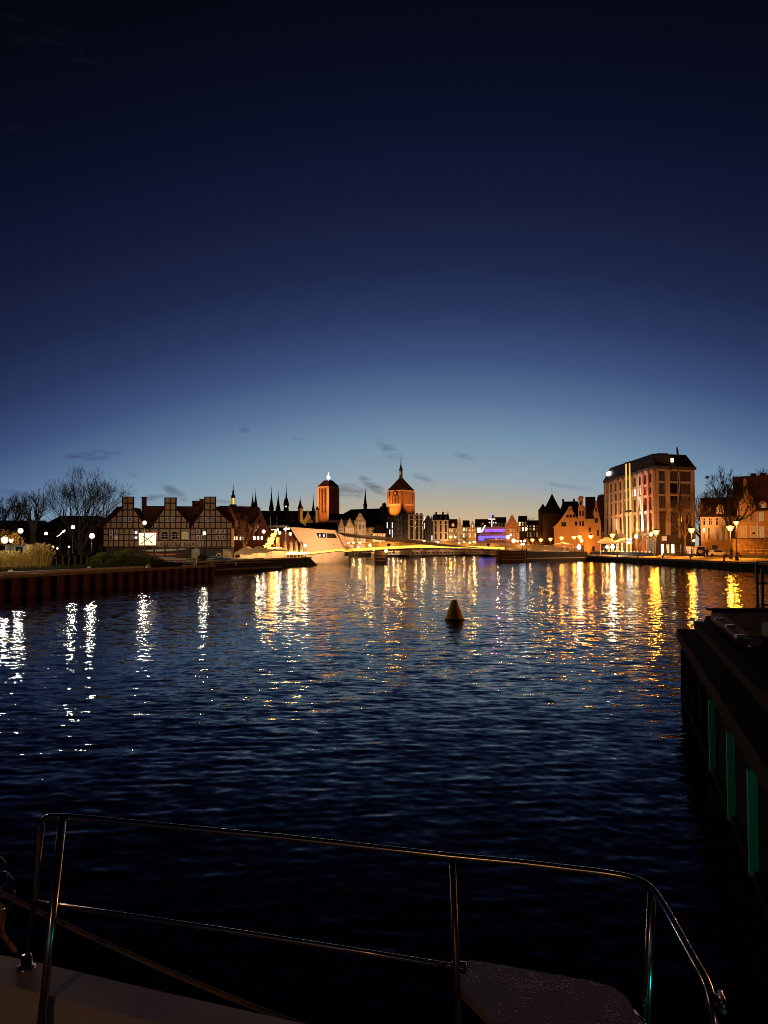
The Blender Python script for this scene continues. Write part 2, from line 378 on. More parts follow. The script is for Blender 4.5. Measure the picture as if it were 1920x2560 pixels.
strip(QL, .5, ZL - .16, ZL + .06, .42).build('coping', mat('coping_concrete', (.3, .24, .2), .8, .25, 1), r)
b = MB(); u = Vector((QL[2][0] - QL[1][0], QL[2][1] - QL[1][1])).normalized(); nrm = Vector((u.y, -u.x))
def along(s, off, z): q = Vector(QL[1]) + u * s + nrm * off; return (q.x, q.y, z)
b.tube([along(-50, .36, ZL + .17), along(17, .36, ZL + .17)], .1, 8); b.build('rail', M_WHITEP, r)
for i in range(4):
    b = MB(); b.box(-.28, .28, -.14, .14, 0, .16); b.tube([(-.12, 0, .16), (-.12, 0, .3)], .06); b.tube([(.12, 0, .16), (.12, 0, .3)], .06)
    b.build('mooring_cleat', mat('cream_paint', (.6, .52, .38), .6, .1), r, loc=along(1 + i * 8.6, .12, ZL + .07), rz=math.atan2(u.y, u.x))
b = MB(); e0 = Vector(QL[2]); b.box(e0.x - 6.6, e0.x + .1, e0.y, e0.y + .4, -3, ZL - .12); b.build('end_wall', M_SHEET, r)

r = thing('quay_wall', 'dark stone wall with a lit coping below the hotel promenade', 'quay wall')
QR = [(52, 348), (52, 206), (52, 97), (56, 40), (66, -120)]
b = MB()
for (x0, y0), (x1, y1) in zip(QR[:-1], QR[1:]):
    b.add([(x0, y0, -3), (x1, y1, -3), (x1, y1, ZL - .25 if y0 > 206 else 1.0), (x0, y0, ZL - .25 if y0 > 206 else 1.0)], [(0, 1, 2, 3)])
b.build('wall', M_DARK, r)
strip([(52, 348), (52, 206)], .9, ZL - .3, ZL + .05, .18).build('coping', mat('worn_coping', (.36, .25, .17), .8, .3, .7), r)
strip([(52, 206), (52, 97), (56, 40)], .9, .9, 1.2, .18).build('coping', mat('worn_coping', (.36, .25, .17), .8, .3, .7), r)
for i in range(34):
    yy = 100 + i * 4.0; xx = 52
    b = MB(); b.box(-.16, 0, -.22, .22, -1.6, .85); b.build('fender', mat('black_rubber', (.02, .02, .02), .7, .3), r, loc=(xx, yy, 0))
bol = None
for i, yy in enumerate((104, 118, 131, 144, 158, 172, 188, 205, 224, 246)):
    xx = 52.1; zb_ = ZL + .05 if yy > 206 else 1.2
    if bol is None:
        bol = thing('bollard', 'short dark iron bollard on the lit coping', 'bollard', (xx, yy, zb_), 0, 'bollards along the promenade edge')
        b = MB(); b.lathe([(.17, 0), (.13, .08), (.12, .35)], 10); b.build('post', M_BLACK, bol, True)
        b = MB(); b.lathe([(.13, .35), (.24, .42), (.22, .52), (.05, .56)], 10); b.build('cap', M_BLACK, bol, True)
    else: copy_thing(bol, (xx, yy, zb_), 0)

r = thing('quay_wall', 'dark quay wall under the far waterfront houses', 'quay wall')
b = MB(); pts = [(-13, 176), (-13, 262), (32, 335), (44, 348), (52, 348)]
for (x0, y0), (x1, y1) in zip(pts[:-1], pts[1:]): b.add([(x0, y0, -3), (x1, y1, -3), (x1, y1, ZL - .2), (x0, y0, ZL - .2)], [(0, 1, 2, 3)])
b.build('wall', M_DARK, r); strip(pts, .8, ZL - .25, ZL + .05, .15).build('coping', M_STONE, r)

r = thing('embankment', 'sloping dark stone embankment beside the concrete bridge block', 'embankment')
b = MB(); pts = [(-24.5, 82), (-23.4, 95), (-13.6, 143), (-19.8, 157.5)]
A_, B_ = [], []
for (x, y), o in zip(pts, (.3, 1.5, 3.5, 2.5)): A_.append((x - .2, y, ZL - .02)); B_.append((x + o, y - (.8 if y > 140 else 0), -2))
n = len(pts); b.add(A_ + B_, [(i, i + n, i + 1 + n, i + 1) for i in range(n - 1)]); b.build('slope', M_DARK, r)
strip(pts[:3], .6, ZL - .1, ZL + .1, .3).build('coping', M_STONE, r)
# ------------------------------------------------------------------ buoy
bx, by = PZ(1136, 1549, 0).x, PZ(1136, 1549, 0).y
r = thing('buoy', 'yellow conical buoy with dark waterline floating alone mid river', 'buoy', (bx, by, 0), .4)
b = MB(); b.lathe([(.435, .05), (.425, .08), (.15, .80), (.135, .85), (.11, .87)], 40)
M_BUOY = mat('buoy_yellow', (.85, .37, .025), .42, .3, 3.5)
b.build('cone', M_BUOY, r, True)
b = MB(); b.lathe([(.34, -.4), (.44, -.15), (.455, .0), (.45, .045), (.42, .06)], 40); b.build('float_collar', mat('dark_weed', (.02, .014, .01), .6, .4, 6), r, True)
b = MB(); b.lathe([(.11, .865), (.115, .875), (.1, .89), (.05, .9)], 24); b.build('cap', mat('rust_cap', (.12, .035, .015), .7, .3, 8), r, True)
b = MB(); b.tube([(.215, -.235, .30), (.19, -.2, .42), (.165, -.19, .5), (.135, -.165, .62)], [.008, .02, .013, .006], 6); b.build('rust_streak', mat('dark_rust', (.03, .012, .006), .9, .3, 9), r)

# ------------------------------------------------------------------ yacht bow in the foreground
ZD = 1.6
yacht = thing('yacht', 'white yacht bow with stainless guard rail in the foreground', 'yacht', (0, 0, 0))
M_GEL = mat('white_gelcoat', (.62, .55, .5), .3, .06, 3, bump=.0006)
M_DECK = mat('grey_deck', (.3, .28, .26), .6, .15, 20)
e = [PZ(-330, 2335, ZD), PZ(0, 2380, ZD), PZ(120, 2404, ZD), PZ(400, 2470, ZD), PZ(800, 2560, ZD), PZ(1150, 2668, ZD), PZ(1420, 2790, ZD), PZ(1620, 2960, ZD)]
out_ = [(p.x, p.y) for p in e] + [(.98, 1.2), (1.05, 0), (1.1, -5)]
inn = [(p.x - .02, p.y - .2) for p in e[:-2]] + [(e[-2].x - .1, e[-2].y - .17), (e[-1].x - .2, e[-1].y - .12), (.78, 1.15), (.85, 0), (.9, -5)]
n = len(out_)
b = MB()
lay = [[(x, y, ZD - .06) for x, y in out_], [(x - .012, y - .015, ZD) for x, y in out_], [(x, y, ZD + .004) for x, y in inn], [(x, y - .015, ZD - .02) for x, y in inn], [(x, y - .03, ZD - .15) for x, y in inn]]
for i in range(len(lay) - 1):
    b.add(lay[i] + lay[i + 1], [(k, k + 1, k + 1 + n, k + n) for k in range(n - 1)])
b.build('bulwark', M_GEL, yacht, False)
b = MB(); hull = [[(x, y, ZD - .06) for x, y in out_], [(x * .96 - .05, y - .12, .7) for x, y in out_], [(x * .9 - .1, y - .3, -.4) for x, y in out_]]
for i in range(2): b.add(hull[i] + hull[i + 1], [(k, k + n, k + n + 1, k + 1) for k in range(n - 1)])
b.build('hull', M_GEL, yacht, True)
b = MB(); dk = [(x, y - .03, ZD - .14) for x, y in inn] + [(-4, -5, ZD - .14), (-4, inn[0][1] - .1, ZD - .14)]
b.add(dk, [tuple(range(len(dk)))]); b.build('deck', M_DECK, yacht)
ZR = 2.22
M_STEELD = mat('shaded_steel', (.16, .15, .145), .38, .2, 9, metal=1)  # darker copy of the rail steel for the barely lit posts
def smooth(pts, it=3):
    for _ in range(it):
        q = [pts[0]]
        for a, c in zip(pts[:-1], pts[1:]): q += [a * .75 + c * .25, a * .25 + c * .75]
        pts = q + [pts[-1]]
    return pts
rl = PZ(130, 2036, ZR); base_l = PZ(62, 2424, ZD)
Yb = rl.y + .02
pts = smooth([P(90, 2250, Yb), P(96, 2110, Yb), P(100, 2042, Yb), PZ(165, 2040, ZR), PZ(420, 2066, ZR), PZ(700, 2093, ZR)], 3)
pts += [PZ(960, 2122, ZR), PZ(1130, 2141, ZR), PZ(1300, 2157, ZR)] + smooth([PZ(1400, 2169, ZR), PZ(1545, 2186, ZR), PZ(1618, 2206, ZR - .005), PZ(1660, 2262, ZR - .02), PZ(1735, 2400, ZR - .05), PZ(1768, 2455, ZR - .07), PZ(1788, 2530, ZR - .1), PZ(1800, 2640, ZR - .2)], 3)
b = MB(); b.tube(pts, .012, 14); b.build('top_rail', M_STEEL, yacht, True)
mid = [P(90, 2255, Yb), PZ(300, 2286, 1.885), PZ(600, 2331, 1.88), PZ(900, 2378, 1.875), PZ(1148, 2418, 1.87)]
b = MB(); b.tube(mid, .0095, 12); b.build('middle_rail', M_STEEL, yacht, True)
b = MB(); b.tube([PZ(1130, 2414, 1.87), PZ(1166, 2420, 1.87)], .019, 12); b.build('rail_joint', M_STEEL, yacht, True)
for (x0, y0, z0), (x1, y1, z1), rr in [((106, 2060, None), (66, 2420, ZD), .010), ((156, 2042, ZR), (96, 2640, 1.45), .0165), ((1131, 2146, ZR), (1150, 2680, ZD), .0115)]:
    top = PZ(x0, y0, z0) if z0 else P(x0, y0, Yb); bot = PZ(x1, y1, z1)
    b = MB(); b.tube([top, bot], rr, 14); s_ = b.build('stanchion', M_STEEL if rr > .016 else M_STEELD, yacht, True)
    b = MB(); b.lathe([(.038, -.004), (.036, .008), (.022, .014), (.02, .05)], 16, tuple(bot)); b.build('foot_plate', M_STEEL, s_, True)
tp = PZ(1630, 2225, ZR - .01); b = MB(); b.tube([tp, P(1610, 2660, tp.y + .03)], .0135, 14); b.build('stanchion', M_STEEL, yacht, True)
b = MB(); b.tube([PZ(1800, 2480, 2.11), PZ(1812, 2512, 2.1), PZ(1806, 2530, 2.08)], .008, 8); b.tube([PZ(1776, 2500, 2.13), PZ(1792, 2512, 2.12)], .022, 10); b.build('rail_clamp', M_STEEL, yacht, True)
# bow seat
m = bpy.data.materials.new('wet_seat_board'); m.use_nodes = True; nt = m.node_tree; pb = nt.nodes['Principled BSDF']
pb.inputs['Base Color'].default_value = (.3, .2, .19, 1); pb.inputs['Roughness'].default_value = .42
tc = nt.nodes.new('ShaderNodeTexCoord'); vo = nt.nodes.new('ShaderNodeTexVoronoi'); vo.inputs['Scale'].default_value = 95; vo.inputs['Randomness'].default_value = 1
wv = nt.nodes.new('ShaderNodeTexNoise'); wv.inputs['Scale'].default_value = 14; nt.links.new(tc.outputs['Object'], wv.inputs['Vector'])
nt.links.new(tc.outputs['Object'], vo.inputs['Vector'])
cr = nt.nodes.new('ShaderNodeMapRange'); nt.links.new(vo.outputs['Distance'], cr.inputs[0]); cr.inputs[1].default_value = .45; cr.inputs[2].default_value = .18; cr.inputs[3].default_value = 0; cr.inputs[4].default_value = 1
th_ = nt.nodes.new('ShaderNodeMapRange'); nt.links.new(wv.outputs['Fac'], th_.inputs[0]); th_.inputs[1].default_value = .42; th_.inputs[2].default_value = .6
ml = nt.nodes.new('ShaderNodeMath'); ml.operation = 'MULTIPLY'; nt.links.new(cr.outputs[0], ml.inputs[0]); nt.links.new(th_.outputs[0], ml.inputs[1])
bp = nt.nodes.new('ShaderNodeBump'); bp.inputs['Distance'].default_value = .0009; bp.inputs['Strength'].default_value = 1; nt.links.new(ml.outputs[0], bp.inputs['Height']); nt.links.new(bp.outputs[0], pb.inputs['Normal'])
sz_ = 1.83
outl = [(1172, 2398), (1480, 2452), (1535, 2468), (1566, 2492), (1588, 2532), (1612, 2560), (1660, 2600), (1400, 2760), (1240, 2562), (1152, 2474), (1146, 2446), (1152, 2420)]
pp = [PZ(x, y, sz_) for x, y in outl]
b = MB(); b.slab([(p.x, p.y) for p in pp][::-1], sz_ - .028, sz_); b.build('bow_seat', m, yacht)
b = MB(); b.tube([PZ(1585, 2530, sz_ - .015), PZ(1612, 2560, sz_ - .01)], .008, 8); b.build('seat_bracket', M_STEEL, yacht, True)
nl = Vector((1.16, 2.3, 1.62))
b = MB(); b.lathe([(.035, 0), (.04, .01), (.04, .02)], 14, tuple(nl)); b.box(nl.x - .006, nl.x + .006, nl.y - .045, nl.y - .036, nl.z, nl.z + .095); b.lathe([(.03, .085), (.046, .09), (.02, .1)], 14, tuple(nl)); lg = b.build('navigation_light', M_BLACK, yacht)
b = MB(); b.lathe([(.034, .02), (.036, .05), (.034, .085)], 14, tuple(nl)); b.build('lens', globe_mat('green_lens', (0, .8, .55), 40), lg)
flood('navigation_lamp', nl + Vector((0, 0, .05)), nl + Vector((3.2, 7.5, -.9)), (.0, .85, .6), 30, 80, .03, yacht)

r = thing('mooring_rope', 'thin dark rope hanging slack outside the yacht bulwark', 'rope')
a0, a1 = PZ(-60, 2250, 1.75), PZ(1010, 2720, 1.5)
pts = [a0.lerp(a1, i / 24) + Vector((0, .12, -.03 * math.sin(PI * i / 24))) for i in range(25)]
b = MB(); b.tube(pts, .010, 8); b.build('strand', mat('hemp_rope', (.16, .12, .09), .9, .3, 60), r, True)
r = thing('strap', 'orange lashing strap knotted at the far end of the bulwark', 'strap')
b = MB(); b.tube([PZ(38, 2378, 1.61), PZ(12, 2344, 1.68), PZ(-6, 2322, 1.72)], .009, 8); b.tube([PZ(-10, 2260, 1.9), PZ(4, 2268, 1.88), PZ(8, 2285, 1.84), PZ(3, 2310, 1.78), PZ(4, 2335, 1.72), PZ(-6, 2330, 1.72)], .011, 8)
b.build('webbing', mat('orange_webbing', (.45, .17, .06), .8, .2, 40), r, True)
for j, (cx, cy_, rx, ry, lab) in enumerate([(-8, 2182, 27, 42, 'upper thin steel wire loop hanging beside the guard rail'), (8, 2226, 29, 48, 'lower thin steel wire loop hanging beside the guard rail')]):
    r = thing('wire_loop', lab, 'wire loop', group='wire loops beside the guard rail')
    b = MB(); pts = [P(cx + rx * math.cos(a), cy_ + ry * math.sin(a), 3.0) for a in [2 * PI * i / 40 for i in range(38)]]
    b.tube(pts, .0028, 6); b.build('wire', M_STEEL, r, True)

# ------------------------------------------------------------------ dark timber jetty on the right
JT = 1.58
ja, jb, jc = PZ(1905, 2230, 0), PZ(1709, 1740, 0), PZ(1765, 1520, JT)
jetty = thing('jetty', 'dark timber jetty with upright green fender strips', 'jetty')
M_JT = mat('wet_black_timber', (.014, .01, .008), .95, .4, 5, spec=.08); M_JB = mat('brown_timber_wale', (.05, .025, .017), .95, .4, 7, spec=.1)
A2 = Vector((ja.x, ja.y)); B2 = Vector((jb.x, jb.y)); d2 = (B2 - A2).normalized(); n2 = Vector((-d2.y, d2.x))
if n2.x > 0: n2 = -n2
A2 = A2 - d2 * 14
LJ = (B2 - A2).length
def J(s, off, z): q = A2 + d2 * s + n2 * off; return (q.x, q.y, z)
rzj = math.atan2(d2.y, d2.x)
def jbox(b, s0, s1, o0, o1, z0, z1, m=0):
    v = [J(s0, o0, z0), J(s1, o0, z0), J(s1, o1, z0), J(s0, o1, z0), J(s0, o0, z1), J(s1, o0, z1), J(s1, o1, z1), J(s0, o1, z1)]
    b.add(v, [(0, 3, 2, 1), (4, 5, 6, 7), (0, 1, 5, 4), (1, 2, 6, 5), (2, 3, 7, 6), (3, 0, 4, 7)], m)
far = [(J(LJ, -.34, 0)), (jc.x, jc.y, 0), (jc.x + 9, jc.y + .8, 0), (jc.x + 9, -6, 0), J(0, -.34, 0)]
b = MB(); b.slab([(p[0], p[1]) for p in far][::-1] if False else [(p[0], p[1]) for p in far], -2.5, JT - .22); b.build('wall', M_JT, jetty); b = MB(); jbox(b, 0, LJ + .1, -.36, .0, -2.5, 1.258); b.build('outer_wall', M_JT, jetty)
b = MB(); b.slab([(p[0] + .12, p[1] - .12) for p in far], JT - .22, JT - .06); b.build('deck', mat('deck_boards', (.03, .018, .014), .95, .35, 3, spec=.08), jetty)
b = MB(); jbox(b, 0, LJ + .3, -.5, -.26, JT - .1, JT + .05); b.build('wale', M_JB, jetty)
b = MB(); jbox(b, 0, LJ + .1, -.38, .12, 1.26, 1.475); b.build('wale', M_JB, jetty)
b = MB(); jbox(b, 0, LJ + .2, -.1, .05, .0, .14); b.build('wale', M_JT, jetty)
M_FEND = mat('green_fender', (.03, .42, .3), .5, .2, 6)
for i, Df in enumerate((16.6, 15.1, 13.8, 12.5, 11.15, 9.2, 7.65, 6.1, 4.6, 3.1)):
    s_ = (Df - A2.y) / d2.y
    b = MB(); jbox(b, s_, s_ + .1, -.02, .085, .08, 1.1); b.build('fender_strip', M_FEND if i > 3 else M_JT, jetty)
kb = MB(); kp = [PZ(1790, 1545, JT), PZ(1858, 1605, JT)]
kb.add([tuple(p + Vector(o)) for p in kp for o in ((-.12, 0, -.04), (.14, 0, -.04), (.14, 0, .12), (-.12, 0, .12))], [(0, 1, 2, 3), (7, 6, 5, 4), (0, 4, 5, 1), (1, 5, 6, 2), (2, 6, 7, 3), (3, 7, 4, 0)])
kb.build('kerb_beam', mat('rusty_beam', (.24, .09, .04), .8, .4, 6), jetty)
b = MB(); q0 = Vector((jc.x, jc.y)); q1 = Vector((jc.x + 9, jc.y + .8)); dq = (q1 - q0).normalized(); nq = Vector((dq.y, -dq.x))
M_YEL = mat('worn_yellow_paint', (.3, .22, .06), .8, .35, 5)
for i in range(16):
    for k, mm in ((0, 0), (.28, 1)):
        a = i * .56 + k
        v = [q0 + dq * (a + s) + nq * o for s, o in ((0, .02), (.28, .02), (.1, .38), (-.18, .38))]
        v = [q0 + dq * (a + s) + nq * o for s, o in ((0, .02), (.28, .02), (.18, .38), (-.1, .38))]
        b.add([(p.x, p.y, JT + (.004 if mm else .002)) for p in v], [(0, 3, 2, 1)], mm)
jetty_edge = MB(); jetty_edge.slab([tuple(q0 + dq * 0 + nq * 0.), tuple(q0 + dq * 0 + nq * .42), tuple(q1 + nq * .42), tuple(q1)], JT - .06, JT); jetty_edge.build('edge_beam', M_JT, jetty)
b.build('hazard_stripe', [M_JT, M_YEL], jetty)
for (x0, y0), (x1, y1), z, rr, nm in [((1840, 1571), (1888, 1573), JT + .1, .02, 'pipe'), ((1862, 1596), (1925, 1594), JT + .12, .02, 'pipe'), ((1874, 1616), (1892, 1614), JT + .05, .025, 'pipe')]:
    b = MB(); b.tube([PZ(x0, y0, z), PZ(x1, y1, z)], rr, 8); b.build(nm, mat('galvanised', (.45, .47, .48), .35, .2, 8, metal=.8), jetty, True)
for x, y in ((1852, 1594), (1826, 1568), (1797, 1550)):
    q = PZ(x, y, JT + .12); b = MB(); b.box(-.09, .09, -.05, .05, 0, .05); b.build('cleat', mat('galvanised', (.5, .5, .5)), jetty, loc=q)
# railing at the jetty end
r = thing('railing', 'dark steel railing at the far end of the timber jetty', 'railing')
p0 = PZ(1894, 1522, JT); M_RAIL = mat('railing_steel', (.4, .38, .37), .35, .2, 6, metal=.9)
dr = (Vector((1.9, -.9, 0))).normalized()
for k, s in enumerate((0, .13, 1.5, 3.0)):
    b = MB(); q = p0 + dr * s; b.box(q.x - .03, q.x + .03, q.y - .03, q.y + .03, JT - .05, JT + 1.3 - (.16 if k == 1 else 0)); b.build('post', M_BLACK, r)
for z in (1.32, .72, .12):
    b = MB(); b.tube([p0 + Vector((0, 0, z)), p0 + dr * 3 + Vector((0, 0, z - .02))], .022, 8); b.build('rail', M_RAIL, r, True)
b = MB(); hc = PZ(1905, 1610, JT - .05); b.box(hc.x - .0, hc.x + 1.4, hc.y - 2.6, hc.y, JT - .06, JT + .35); r = b.build('equipment_box', mat('dark_box', (.05, .045, .045), .5, .2)); tag(r, 'dark deck box standing on the timber jetty', 'box')
# ------------------------------------------------------------------ plants
def bare_tree(name, label, base, h, spread, seed, col=(.05, .038, .03), depth=6, lean=0., group=None, trunk_r=None, fork=.3, thin=1., stems=0):
    rng = random.Random(seed)
    root = thing(name, label, 'tree', base, 0, group)
    tr = trunk_r or h * .03
    mb_t, mb_c = MB(), MB()
    fz = h * fork
    tp = [Vector((0, 0, -.1)), Vector((lean * .2 + rng.uniform(-.1, .1), rng.uniform(-.1, .1), fz * .5)), Vector((lean * .5, 0, fz))]
    mb_t.tube(tp, [tr * 1.25, tr, tr * .85], 8)
    def grow(p, d, L, r, lv):
        n = 3; pts = [p]; rr = [r]
        for i in range(n):
            d = (d + Vector((rng.uniform(-.22, .22), rng.uniform(-.22, .22), rng.uniform(-.02, .16)))).normalized()
            p = p + d * (L / n); pts.append(p); rr.append(r * (1 - .3 * (i + 1) / n))
        mb_c.tube(pts, rr, 5 if lv < 2 else 3, cap=False)
        if lv >= depth: return
        k = 3 if lv < 3 else rng.choice((2, 3, 3))
        for j in range(k):
            a = rng.uniform(0, 2 * PI); tilt = rng.uniform(.25, .75) * (1 if j else .45)
            o = d.orthogonal().normalized(); o.rotate(Matrix.Rotation(a, 3, d))
            nd = (d * math.cos(tilt) + o * math.sin(tilt)); nd.z += .1; nd.normalize()
            q = pts[-1] if j < 2 else pts[rng.choice((1, 2))]
            grow(q, nd, L * rng.uniform(.62, .86), max(rr[-1] * rng.uniform(.55, .8), .02 * thin), lv + 1)
    n0 = stems or rng.choice((4, 5))
    for j in range(n0):
        a = 2 * PI * (j + rng.random() * .6) / n0; tl = rng.uniform(.25, .75) * spread
        d = Vector((math.sin(tl) * math.cos(a), math.sin(tl) * math.sin(a), math.cos(tl)))
        grow(tp[-1] - Vector((0, 0, rng.uniform(0, fz * .25))), d, (h - fz) * .32, tr * .6, 1)
    mt = mat('bark_%s' % name if col == (.05, .038, .03) else 'bark_pale', col, .9, .35, 3)
    mb_t.build('trunk', mt, root, True); mb_c.build('crown', mt, root, False)
    return root
def leafcloud(b, c, rx, ry, rz_, n, size, rng, m=2, shell=.45):
    for _ in range(n):
        v = Vector((rng.gauss(0, 1), rng.gauss(0, 1), rng.gauss(0, 1))).normalized() * (shell + (1 - shell) * rng.random())
        p = Vector((c[0] + v.x * rx, c[1] + v.y * ry, c[2] + v.z * rz_))
        s = size * rng.uniform(.6, 1.4); a = Vector((rng.uniform(-1, 1), rng.uniform(-1, 1), rng.uniform(-.6, 1))).normalized(); o = a.orthogonal().normalized(); o.rotate(Matrix.Rotation(rng.uniform(0, 6.3), 3, a)); w_ = a.cross(o)
        b.add([p - o * s, p - w_ * s * .5, p + o * s, p + w_ * s * .5], [(0, 1, 2, 3)], rng.randrange(m))
ML1, ML2 = translucent(mat('leaf_green', (.10, .16, .03), .7, .3, 3), .5), translucent(mat('leaf_yellow_green', (.26, .25, .045), .7, .3, 3), .5)
MD1, MD2 = mat('leaf_dark', (.02, .034, .012), .8, .3, 3), mat('leaf_dark_olive', (.035, .045, .015), .8, .3, 3)
MY1, MY2 = translucent(mat('straw_gold', (.52, .34, .06), .8, .25, 3), .55), translucent(mat('straw_pale', (.58, .42, .13), .8, .25, 3), .55)
rng = random.Random(3)
def qpt(s, off):    # along the left quay: s metres from (-25,50), off metres inland
    q = Vector(QL[1]) + u * s - nrm * off; return Vector((q.x, q.y, ZL))
# golden reed grass, kept as one mass
b = MB()
for _ in range(1900):
    px = rng.uniform(-60, 128)
    if px < 72 and rng.random() < .45: continue
    Y = rng.uniform(64.6, 66.2) + px * .006
    x = XX(px, Y); hh = (1.7 if px > 72 else 1.25) * (rng.uniform(.5, 1.2) + .1 * math.sin(px * .21) * math.sin(px * .083)); dx, dy = rng.gauss(0, .22), rng.gauss(0, .2); wd = rng.uniform(.012, .03)
    p = [Vector((x, Y, ZL)), Vector((x + dx * .3, Y + dy * .3, ZL + hh * .6)), Vector((x + dx, Y + dy, ZL + hh))]
    sd = Vector((wd, wd * .6, 0))
    b.add([p[0] - sd * .6, p[0] + sd * .6, p[1] + sd, p[1] - sd, p[2]], [(0, 1, 2, 3), (3, 2, 4)], rng.randrange(2))
    if rng.random() < .6:
        q = p[2]; e_ = q + Vector((dx * .4, dy * .4, .16)); s2 = sd * 3.6
        b.add([q - s2 * .3, q + s2, e_, q - s2], [(0, 1, 2, 3)], 1)
o = b.build('reed_grass', [MY1, MY2]); o['kind'] = 'stuff'; tag(o, 'golden reed grass glowing under the white lamps', 'reed grass')
b = MB()
for _ in range(6500):
    s = rng.uniform(-25, 26); off = rng.uniform(.7, 2.4); p = qpt(s, off); hh = rng.uniform(.25, .6); dx, dy = rng.gauss(0, .14), rng.gauss(0, .14); sd = Vector((.04, .03, 0))
    b.add([p - sd, p + sd, p + Vector((dx, dy, hh))], [(0, 1, 2)], rng.randrange(2))
o = b.build('ground_cover', [MD1, MD2]); o['kind'] = 'stuff'; tag(o, 'low dark green ground cover along the quay rail', 'ground cover')
r = thing('hedge', 'dark clipped hedge between the golden reeds and the green bushes', 'hedge', (0, 0, 0))
b = MB()
x0, x1 = XX(128, 66), XX(262, 72)
for i in range(2600):
    k = rng.random(); x = x0 + (x1 - x0) * k; Y = 66 + 6 * k + rng.uniform(-.6, .6); z = ZL + rng.uniform(.05, 1.25) + .06 * math.sin(k * 21)
    leafcloud(b, (x, Y, z), .12, .12, .12, 2, .11, rng)
b.build('foliage', [MD1, MD2], r)
b = MB(); b.slab([(x0 + .2, 65.8), (x1 - .2, 71.8), (x1 - .2, 72.3), (x0 + .2, 66.3)], ZL, ZL + 1.1); b.build('stems', mat('dark_twigs', (.02, .016, .012), .9, .3), r)
for i in range(9):
    k = (i + .5) / 9; b = MB(); b.box(-.05, .05, -.03, .03, 0, 1.1); b.build('stake', M_WOOD, r, loc=(x0 + (x1 - x0) * k, 65.2 + 6 * k, ZL))
for px, Y, hh, wd, lab in [(268, 68, 1.4, 1.4, 'green bush beside the dark hedge'), (318, 69, 1.7, 1.5, 'tallest lamp lit green bush on the quay'), (362, 70, 1.15, 1.1, 'yellow green bush under the lit banner'), (402, 72, .85, .5, 'lowest bush in front of the kayak rack')]:
    r = thing('bush', lab, 'bush', (XX(px, Y), Y, ZL), 0, 'bushes on the quay')
    b = MB()
    for k in range(11):
        leafcloud(b, (rng.uniform(-wd, wd) * .7, rng.uniform(-.6, .6), hh * rng.uniform(.3, .75)), wd * .48, .55, hh * .3, 210, .085, rng, 2, .5)
    b.build('foliage', [ML1, ML2], r)
    b = MB()
    for k in range(6): b.tube([(rng.uniform(-.2, .2), 0, 0), (rng.uniform(-wd, wd) * .7, rng.uniform(-.4, .4), hh * .8)], [.03, .012], 4)
    b.build('stem', M_WOOD, r)
r = thing('small_tree', 'small tree with yellow leaves beside the brightest white lamps', 'tree', (XX(22, 84), 84, ZL))
b = MB(); b.tube([(0, 0, 0), (.1, 0, 1.2), (0, .1, 2.2)], [.1, .08, .05], 7); b.build('trunk', M_WOOD, r, True)
b = MB()
for k in range(9): leafcloud(b, (rng.uniform(-1.1, 1.1), rng.uniform(-.8, .8), rng.uniform(1.9, 3.6)), .7, .6, .55, 120, .1, rng, 2, .3)
b.build('crown', [translucent(mat('yellow_leaf', (.5, .3, .04), .7, .3, 3), .5), translucent(mat('amber_leaf', (.4, .2, .03), .7, .3, 3), .5)], r)

bare_tree('bare_tree', 'largest bare tree with wide rounded crown beside the half timbered house', (XX(200, 108), 108, ZL), 12.3, 1.0, 24, depth=7, fork=.14, thin=.6, stems=8, trunk_r=.42)
bare_tree('bare_tree', 'bare tree with thick pruned trunk behind the yellow reeds', (XX(82, 104), 104, ZL), 9.6, .85, 8, depth=6, fork=.42, thin=.8, trunk_r=.5)
bare_tree('bare_tree', 'slim bare tree at the edge of the view behind the white kiosk', (XX(28, 112), 112, ZL), 9.2, .9, 12, depth=6, fork=.3)
bare_tree('bare_tree', 'outermost bare tree half out of view', (XX(-12, 108), 108, ZL), 9.2, .95, 5, depth=6, fork=.3)
bare_tree('bare_tree', 'pale bare tree in front of the red brick house', (XX(609, 139), 139, ZL), 7.4, .8, 31, (.3, .19, .12), depth=5, fork=.22, trunk_r=.2)

